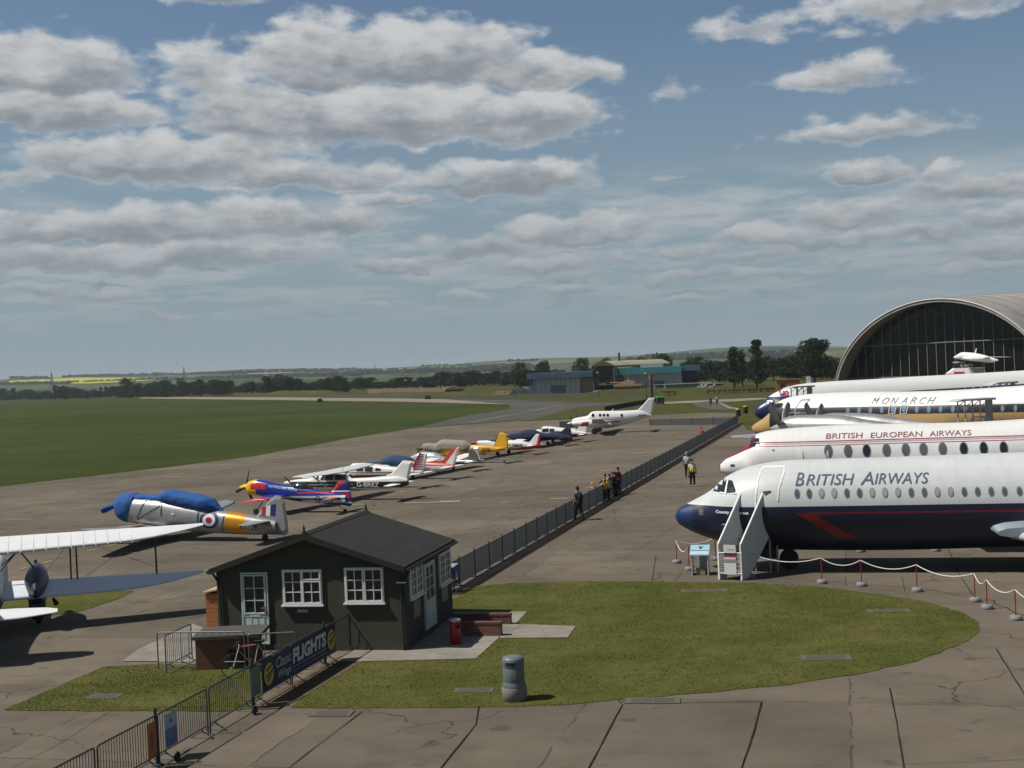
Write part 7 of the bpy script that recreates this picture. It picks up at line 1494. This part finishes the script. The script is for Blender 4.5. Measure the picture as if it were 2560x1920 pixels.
# grass bank in front of the hall
bk_ = MB(); gpts = []
for i in range(25):
    px = 1400+i*28; f = min(1, max(0, (px-1400)/120)); a_, b_ = G(px, 996-.0*i), atY(px, 960, YH-2)
    h_ = 1.35*f*min(1, (2072-px)/160 if px > 1900 else 1); row = []
    for j in range(7):
        q = a_.lerp(V(b_.x,b_.y,0), j/6); row.append(V(q.x, q.y, h_*(3*(j/6)**2-2*(j/6)**3)-.005*(j==0)+.005))
    gpts.append(row)
for c0_, c1_ in zip(gpts[:-1], gpts[1:]):
    for j in range(6): bk_.add([c0_[j], c1_[j], c1_[j+1], c0_[j+1]], [(0,1,2,3)], 0, True)
bk_.build('grass_bank', M_ROUGH, kind='structure')
p0_, p1_ = G(1475, 989), V(atY(1505,966,YH-1).x, YH-1, 1.1); MB().add([(p0_.x-1.5,p0_.y,.03),(p0_.x+1.6,p0_.y,.03),(p1_.x+1.5,p1_.y,1.4),(p1_.x-1.5,p1_.y,1.4)], [(0,1,2,3)]).build('ramp_path', M_PATH, kind='structure')
def tank(px, py, Y, z, L, label, rz=0, col=(.30,.22,.12), mast=False):
    p = atY(px, py, Y); t_ = thing('tank', label, 'tank', V(p.x,p.y,z), rz); m = mat('sand_armour', (.40,.29,.16), .8, var=.2); k = L/8
    MB().prism([(-4*k,.9*k),(-3.6*k,.35*k),(3.4*k,.35*k),(4*k,.9*k),(3.9*k,1.25*k),(-3.2*k,1.55*k),(-4*k,1.2*k)], lambda u, v, t2: V(u, t2, v), -1.6*k, 1.6*k).build('hull', m, t_)
    MB().prism([(-1.9*k,1.5*k),(1.9*k,1.4*k),(2.2*k,1.9*k),(1.2*k,2.3*k),(-1.0*k,2.35*k),(-2.1*k,2.0*k)], lambda u, v, t2: V(u, t2, v), -1.15*k, 1.15*k).build('turret', m, t_)
    MB().tube((-1.8*k,0,1.9*k),(-5.0*k,0,2.0*k),.13*k,.09*k).tube((-4.8*k,0,2*k),(-5.05*k,0,2*k),.15*k).build('gun_barrel', m, t_)
    for sg in (1,-1):
        MB().prism([(-3.9*k,.7*k),(-3.3*k,.05*k),(3.0*k,.05*k),(3.9*k,.7*k),(3.6*k,.95*k),(-3.6*k,.95*k)], lambda u, v, t2: V(u, sg*1.45*k+t2, v), -.28*k, .28*k).build('track', mat('track_dark', (.05,.04,.03), .8), t_)
        MB().box((0, sg*1.74*k, 1.0*k),(7.2*k,.05,.5*k)).build('skirt', m, t_)
    MB().tube((.3*k,.4*k,2.3*k),(.3*k,.4*k,2.6*k),.35*k,.3*k).build('cupola', m, t_)
    if mast: MB().tube((.2*k,0,2.3*k),(.2*k,0,5.3*k),.04,.02).build('aerial', LGREY, t_)
    return t_
tank(1570, 966, YH-8, 1.3, 8.2, 'sand-coloured tank on the bank in front of the exhibition hall entrance', radians(-8), mast=True)
tank(1135, 972, 520, 0.6, 8.0, 'distant sand-coloured tank standing right of the long low fence', radians(10)); tank(1250, 992, 400, 0, 6.0, 'sand-coloured armoured vehicle on the grass left of the hall', radians(170))
def box_vehicle(px, py, L, h, w, col, label, name='van', cat='van'):
    p = G(px, py); t_ = thing(name, label, cat, p, radians(random.uniform(-10,10))); m = mat(name+'_%d_%d' % (px, L*10), col, .4)
    MB().prism([(-L/2,.35),(L/2,.35),(L/2,h),(-L/2+.9,h),(-L/2+.35,h*.62),(-L/2,h*.55)], lambda u, v, t2: V(u, t2, v), -w/2, w/2).build('body', m, t_)
    MB().prism([(-L/2+.42,h*.6),(-L/2+.95,h*.93),(-L/2+1.5,h*.93),(-L/2+1.5,h*.6)], lambda u, v, t2: V(u, t2, v), -w/2-.01, w/2+.01).build('window', GLASS, t_)
    for x in (-L/2+.8, L/2-.8):
        for y in (-w/2+.1, w/2-.1): wheel(t_, x, y, .33, .2)
    return t_
box_vehicle(744, 979, 6.5, 2.3, 2, (.62,.65,.67), 'white van at the left of the far parked group'); box_vehicle(756, 977, 5.5, 2.6, 2, (.62,.65,.67), 'taller white van beside the red container'); box_vehicle(808, 977, 4.8, 3.6, 2.2, (.45,.52,.58), 'pale blue box lorry right of the red container', 'lorry', 'lorry')
p = G(776, 978); t_ = thing('container', 'red container beside the far white vans', 'container', p); MB().box((0,0,1.3),(6,2.4,2.4)).build('body', mat('container_red', (.38,.03,.02), .5), t_); MB().box((3.01,0,1.3),(.06,2.2,2.2)).build('door', RED, t_)
def bank(px0, px1, py, h, name, w=12):
    mb = MB(); n = 16; rows = []
    for i in range(n+1):
        f = i/n; a_ = G(px0+(px1-px0)*f, py); e = min(1, 5*min(f, 1-f)); rows.append([V(a_.x, a_.y+w*j/6*e+ (0 if e else 0), max(.01, h*e*sin(pi*j/6))) for j in range(7)])
    for c0_, c1_ in zip(rows[:-1], rows[1:]):
        for j in range(6): mb.add([c0_[j], c1_[j], c1_[j+1], c0_[j+1]], [(0,1,2,3)], 0, True)
    return mb.build(name, M_ROUGH, kind='structure')
bank(645, 860, 987, 2.2, 'grass_mound', 20); bank(880, 1270, 989, 1.3, 'grass_mound', 20)
meshfence(G(908,986)+V(0,20,0), G(1115,985)+V(0,20,0), 2.3, mat('gabion_tan', (.16,.12,.09), .9, var=.6, vs=.8), 'long low brown fence with pale posts in the far military area', n=16)
# tents
for i, (x, y, s, c, lb) in enumerate(((1294,989,5,(.16,.20,.15),'left of two green ridge tents beside the hall'),(1310,989,5,(.17,.21,.16),'right of two green ridge tents beside the hall'),(1322,982,4.5,(.5,.52,.48),'pale tarpaulin shelter at the left end of the hall'))):
    p = G(x, y); t_ = thing('tent', lb, 'tent', p); MB().prism([(-s*.5,0),(s*.5,0),(s*.35,s*.42),(-s*.35,s*.5)], lambda u, v, t2: V(u, t2, v), -1.5, 1.5).build('canvas', mat('tent_%d' % i, c, .8), t_); MB().tube((0,-1.6,0),(0,-1.6,s*.5),.06).build('pole', DARK, t_)
# lamp posts, totem, aerial masts
def lamp(px, py, h, label):
    p = G(px, py); t_ = thing('lamp_post', label, 'lamp post', p); MB().tube((0,0,0),(0,0,h),.09,.06).build('post', DARK, t_); MB().lathe([(.1,h),(.35,h+.15),(.3,h+.35),(.05,h+.45)], 10).build('lamp_head', GREY, t_)
lamp(1497, 996, 6.3, 'black lamp post in front of the hall entrance'); lamp(1617, 1003, 5.8, 'black lamp post left of the brown timber totem')
p = G(1629, 1000); t_ = thing('totem_post', 'thick brown post with an orange top beside the lamp post', 'post', p); MB().tube((0,0,0),(0,0,4.6),.45,.42,10).build('shaft', mat('timber_brown', (.09,.07,.05), .9), t_); MB().tube((0,0,4.6),(0,0,5.8),.44,.42,10).build('top', mat('rust_orange', (.25,.09,.03), .8), t_)
def mast(px, py, Y, hpx, label, wb=8):
    p = atY(px, py, Y); h = hpx*Y/FP; z0 = hill(p.x, p.y); t_ = thing('lattice_mast', label, 'mast', V(p.x,p.y,z0)); mb = MB(); n = 10; w = lambda z: wb*(1-z/h)*.5+.4
    for sx_, sy_ in ((1,1),(1,-1),(-1,1),(-1,-1)): mb.tube((sx_*w(0),sy_*w(0),0),(sx_*w(h),sy_*w(h),h),.5,.3,4)
    for i in range(n):
        a_, b_ = h*i/n, h*(i+1)/n
        for q in ((1,1,-1,1),(-1,-1,1,-1)): mb.tube((q[0]*w(a_),q[1]*w(a_),a_),(q[2]*w(b_),q[3]*w(b_),b_),.22,n=4); mb.tube((q[2]*w(a_),q[3]*w(a_),a_),(q[0]*w(b_),q[1]*w(b_),b_),.22,n=4)
    mb.build('lattice', mat('mast_grey', (.07,.08,.09), .6), t_); MB().tube((0,0,h),(0,0,h*1.1),.25,.1,4).build('aerial', DARK, t_)
mast(129, 948, 2600, 45, 'taller lattice mast on the left skyline'); mast(460, 940, 3600, 28, 'smaller lattice mast on the skyline right of the yellow field'); mast(938, 922, 5200, 12, 'tiny lattice mast on the middle skyline', 5)
for i, (x, y) in enumerate(((916,974),(924,974),(932,974),(996,973),(1018,972))): 
    p = G(x, 984); t_ = thing('floodlight', ['first','second','third','fourth','fifth'][i]+' from the left of the small pale floodlights over the far fence', 'floodlight', V(p.x,p.y+40,0), 0, 'floodlights over the far fence'); MB().tube((0,0,0),(0,0,5.4),.08).build('post', DARK, t_); MB().box((0,0,5.7),(1.2,.4,.7)).build('lamp_head', mat('lamp_cream', (.6,.58,.4), .5), t_)
# picnic tables
G_T = 'picnic tables on the grass by the footpath'
TW = mat('dark_timber', (.04,.033,.025), .9)
pt = thing('picnic_table', 'first picnic table from the left on the far lawn', 'picnic table', (0,0,0), 0, G_T)
MB().box((0,0,.74),(1.8,.7,.06)).build('tabletop', TW, pt)
for y in (-.7,.7): MB().box((0,y,.44),(1.8,.26,.05)).build('bench', TW, pt)
for x in (-.65,.65): MB().tube((x,-.65,0),(x,-.2,.72),.05,n=6).tube((x,.65,0),(x,.2,.72),.05,n=6).tube((x,-.7,.4),(x,.7,.4),.04,n=6).build('leg_frame', TW, pt)
MB().box((0,0,.58),(1.5,.06,.08)).build('brace', TW, pt)
for i, (x, y) in enumerate(((1664,989),(1679,989),(1778,987),(1806,986),(1832,985),(1842,985),(1868,984),(1882,983),(1893,983),(1912,982),(1926,981))):
    o = pt if i == 0 else tree_copy(pt); p = G(x, y+1.5); o.location = (p.x, p.y, .35); o.scale = (1.25,1.25,1.25); o['label'] = ORD[i]+' picnic table from the left on the far lawn'
p = G(1970, 981); t_ = thing('timber_cabin', 'small orange timber cabin at the edge of the dark wood', 'cabin', p, radians(-10)); MB().box((0,0,1.5),(5.4,3,3)).build('wall', TB, t_); MB().box((-1.2,-1.52,1.6),(1.2,.05,1.1)).build('window', GLASS, t_); MB().box((0,0,3.1),(5.8,3.4,.2)).build('roof', mat('cabin_roof', (.3,.13,.04), .8), t_)
for i, (x, c, w) in enumerate(((1745,(.13,.2,.19),16),(1770,(.15,.23,.22),15),(1810,(.5,.42,.4),5),(1822,(.55,.56,.55),5),(1846,(.4,.33,.25),5))):
    p = G(x, 983); q = 1.3*(0 if 0 else 1); t_ = thing('parked_car' if w < 10 else 'low_shelter', ['long low green shelter right of the hall','second low green shelter, nearer the poplars','parked pinkish car between shelter and poplars','white parked car under the poplars','tan parked car under the tallest poplar'][i], 'car' if w < 10 else 'shelter', V(p.x, p.y+30, .6))
    if w < 10:
        MB().prism([(-2.2,.4),(2.2,.4),(2.2,.95),(1.3,1.0),(.8,1.5),(-.9,1.5),(-1.5,1.0),(-2.2,.9)], lambda u, v, t2: V(u, t2, v), -.85, .85).build('body', mat('car_%d' % i, c, .3), t_); MB().prism([(1.15,1.02),(.75,1.44),(-.85,1.44),(-1.35,1.02)], lambda u, v, t2: V(u, t2, v), -.86, .86).build('window', GLASS, t_); [wheel(t_, xx, yy, .32, .2) for xx in (-1.35,1.35) for yy in (-.75,.75)]
    else: MB().prism([(-w/2,0),(w/2,0),(w/2,1.2),(-w/2,1.5)], lambda u, v, t2: V(u, t2, v), -1.5, 1.5).build('body', mat('shelter_%d' % i, c, .6), t_); MB().box((0,0,1.6),(w+.4,3.4,.15)).build('roof', GREY, t_)
# small things on the field
for i, (x, y) in enumerate(((800,1005),(1070,998))):
    p = G(x, y); t_ = thing('runway_marker', ['dark marker box beside the perimeter road','smaller dark marker box farther right on the field'][i], 'marker', p); MB().prism([(-1,0),(1,0),(.7,1.2),(-.7,1.2)], lambda u, v, t2: V(u, t2, v), -.5, .5).build('box', DARK, t_)

# ---------------- short grass blades over the lawns ----------------
def inpoly(x, y, P):
    c = False; j = len(P)-1
    for i in range(len(P)):
        if (P[i][1] > y) != (P[j][1] > y) and x < (P[j][0]-P[i][0])*(y-P[i][1])/(P[j][1]-P[i][1])+P[i][0]: c = not c
        j = i
    return c
def grassblades(polys, n, seed):
    rnd = random.Random(seed); vs = []; fs = []; hbx = [(hut.location+hxd*a+hyd*b) for a, b in ((-.1,-.1),(HWD+.1,-.1),(HWD+.1,HL+.1),(-.1,HL+.1))]; hb_ = [(p.x, p.y) for p in hbx]
    pav = [[(p.x, p.y) for p in [G(*q) for q in P]] for P in ([(840,1655),(905,1615),(1015,1600),(1130,1532),(1318,1530),(1283,1568),(1252,1561),(1440,1567),(1419,1596),(1247,1596),(1190,1648),(1000,1653)], [(626,1776),(700,1772),(770,1735),(850,1690),(905,1655),(835,1650),(700,1728)], [(491,1690),(630,1690),(640,1600),(480,1600)])]
    for P, share in polys:
        W_p = [G(*q) for q in P]; W2 = [(p.x, p.y) for p in W_p]; x0, x1 = min(p[0] for p in W2), max(p[0] for p in W2); y0, y1 = min(p[1] for p in W2), max(p[1] for p in W2); k = 0; tries = 0
        while k < n*share and tries < n*4:
            tries += 1; x, y = rnd.uniform(x0, x1), rnd.uniform(y0, y1)
            if noise.noise(V(x*.6, y*.6, seed)) < rnd.uniform(-.9, .25) or not inpoly(x, y, W2) or inpoly(x, y, hb_) or any(inpoly(x, y, q) for q in pav): continue
            a = rnd.uniform(0, 2*pi); w = rnd.uniform(.008, .02); h = rnd.uniform(.008, .028); dx, dy = cos(a)*w, sin(a)*w; lx, ly_ = rnd.gauss(0, .025), rnd.gauss(0, .025); b = len(vs)
            vs += [(x-dx, y-dy, .015), (x+dx, y+dy, .015), (x+lx, y+ly_, .015+h)]; fs.append((b, b+1, b+2)); k += 1
    me = bpy.data.meshes.new('grass_blades'); me.from_pydata(vs, [], fs); return me
GM = bpy.data.materials.new('grass_blade_green'); GM.use_nodes = True; t = NT(GM.node_tree); t.n.clear(); g_ = t.node('ShaderNodeNewGeometry')
c = t.mix(g_.outputs['Random Per Island'], (.08,.10,.022), (.16,.150,.055)); c = t.mix(t.sm(t.noise(g_.outputs['Position'], .4, 4), .4, .62), c, (.10,.105,.03))
b = t.node('ShaderNodeBsdfPrincipled', {'Base Color': c, 'Roughness': .8, 'Specular IOR Level': .1}); t.l.new(b.outputs[0], t.node('ShaderNodeOutputMaterial').inputs[0])
me = grassblades([(isl, .82), ([(6,1777),(80,1745),(170,1705),(260,1668),(400,1660),(560,1668),(626,1772),(560,1779),(250,1778)], .18)], 60000, 3); me.materials.append(GM)
tag(link(bpy.data.objects.new('grass', me)), 'short mown grass of the lawns in front of the tower', 'grass', kind='stuff')
# ---------------- haze ----------------
hm = bpy.data.materials.new('haze_air'); hm.use_nodes = True; t = NT(hm.node_tree); t.n.clear()
pv_ = t.node('ShaderNodeVolumePrincipled', {'Color': (.80, .91, 1, 1), 'Density': 8.5e-5, 'Anisotropy': .1}); t.l.new(pv_.outputs[0], t.node('ShaderNodeOutputMaterial').inputs['Volume'])
MB().box((0, 5800, 60), (19800, 12600, 150)).build('haze', hm, kind='stuff')
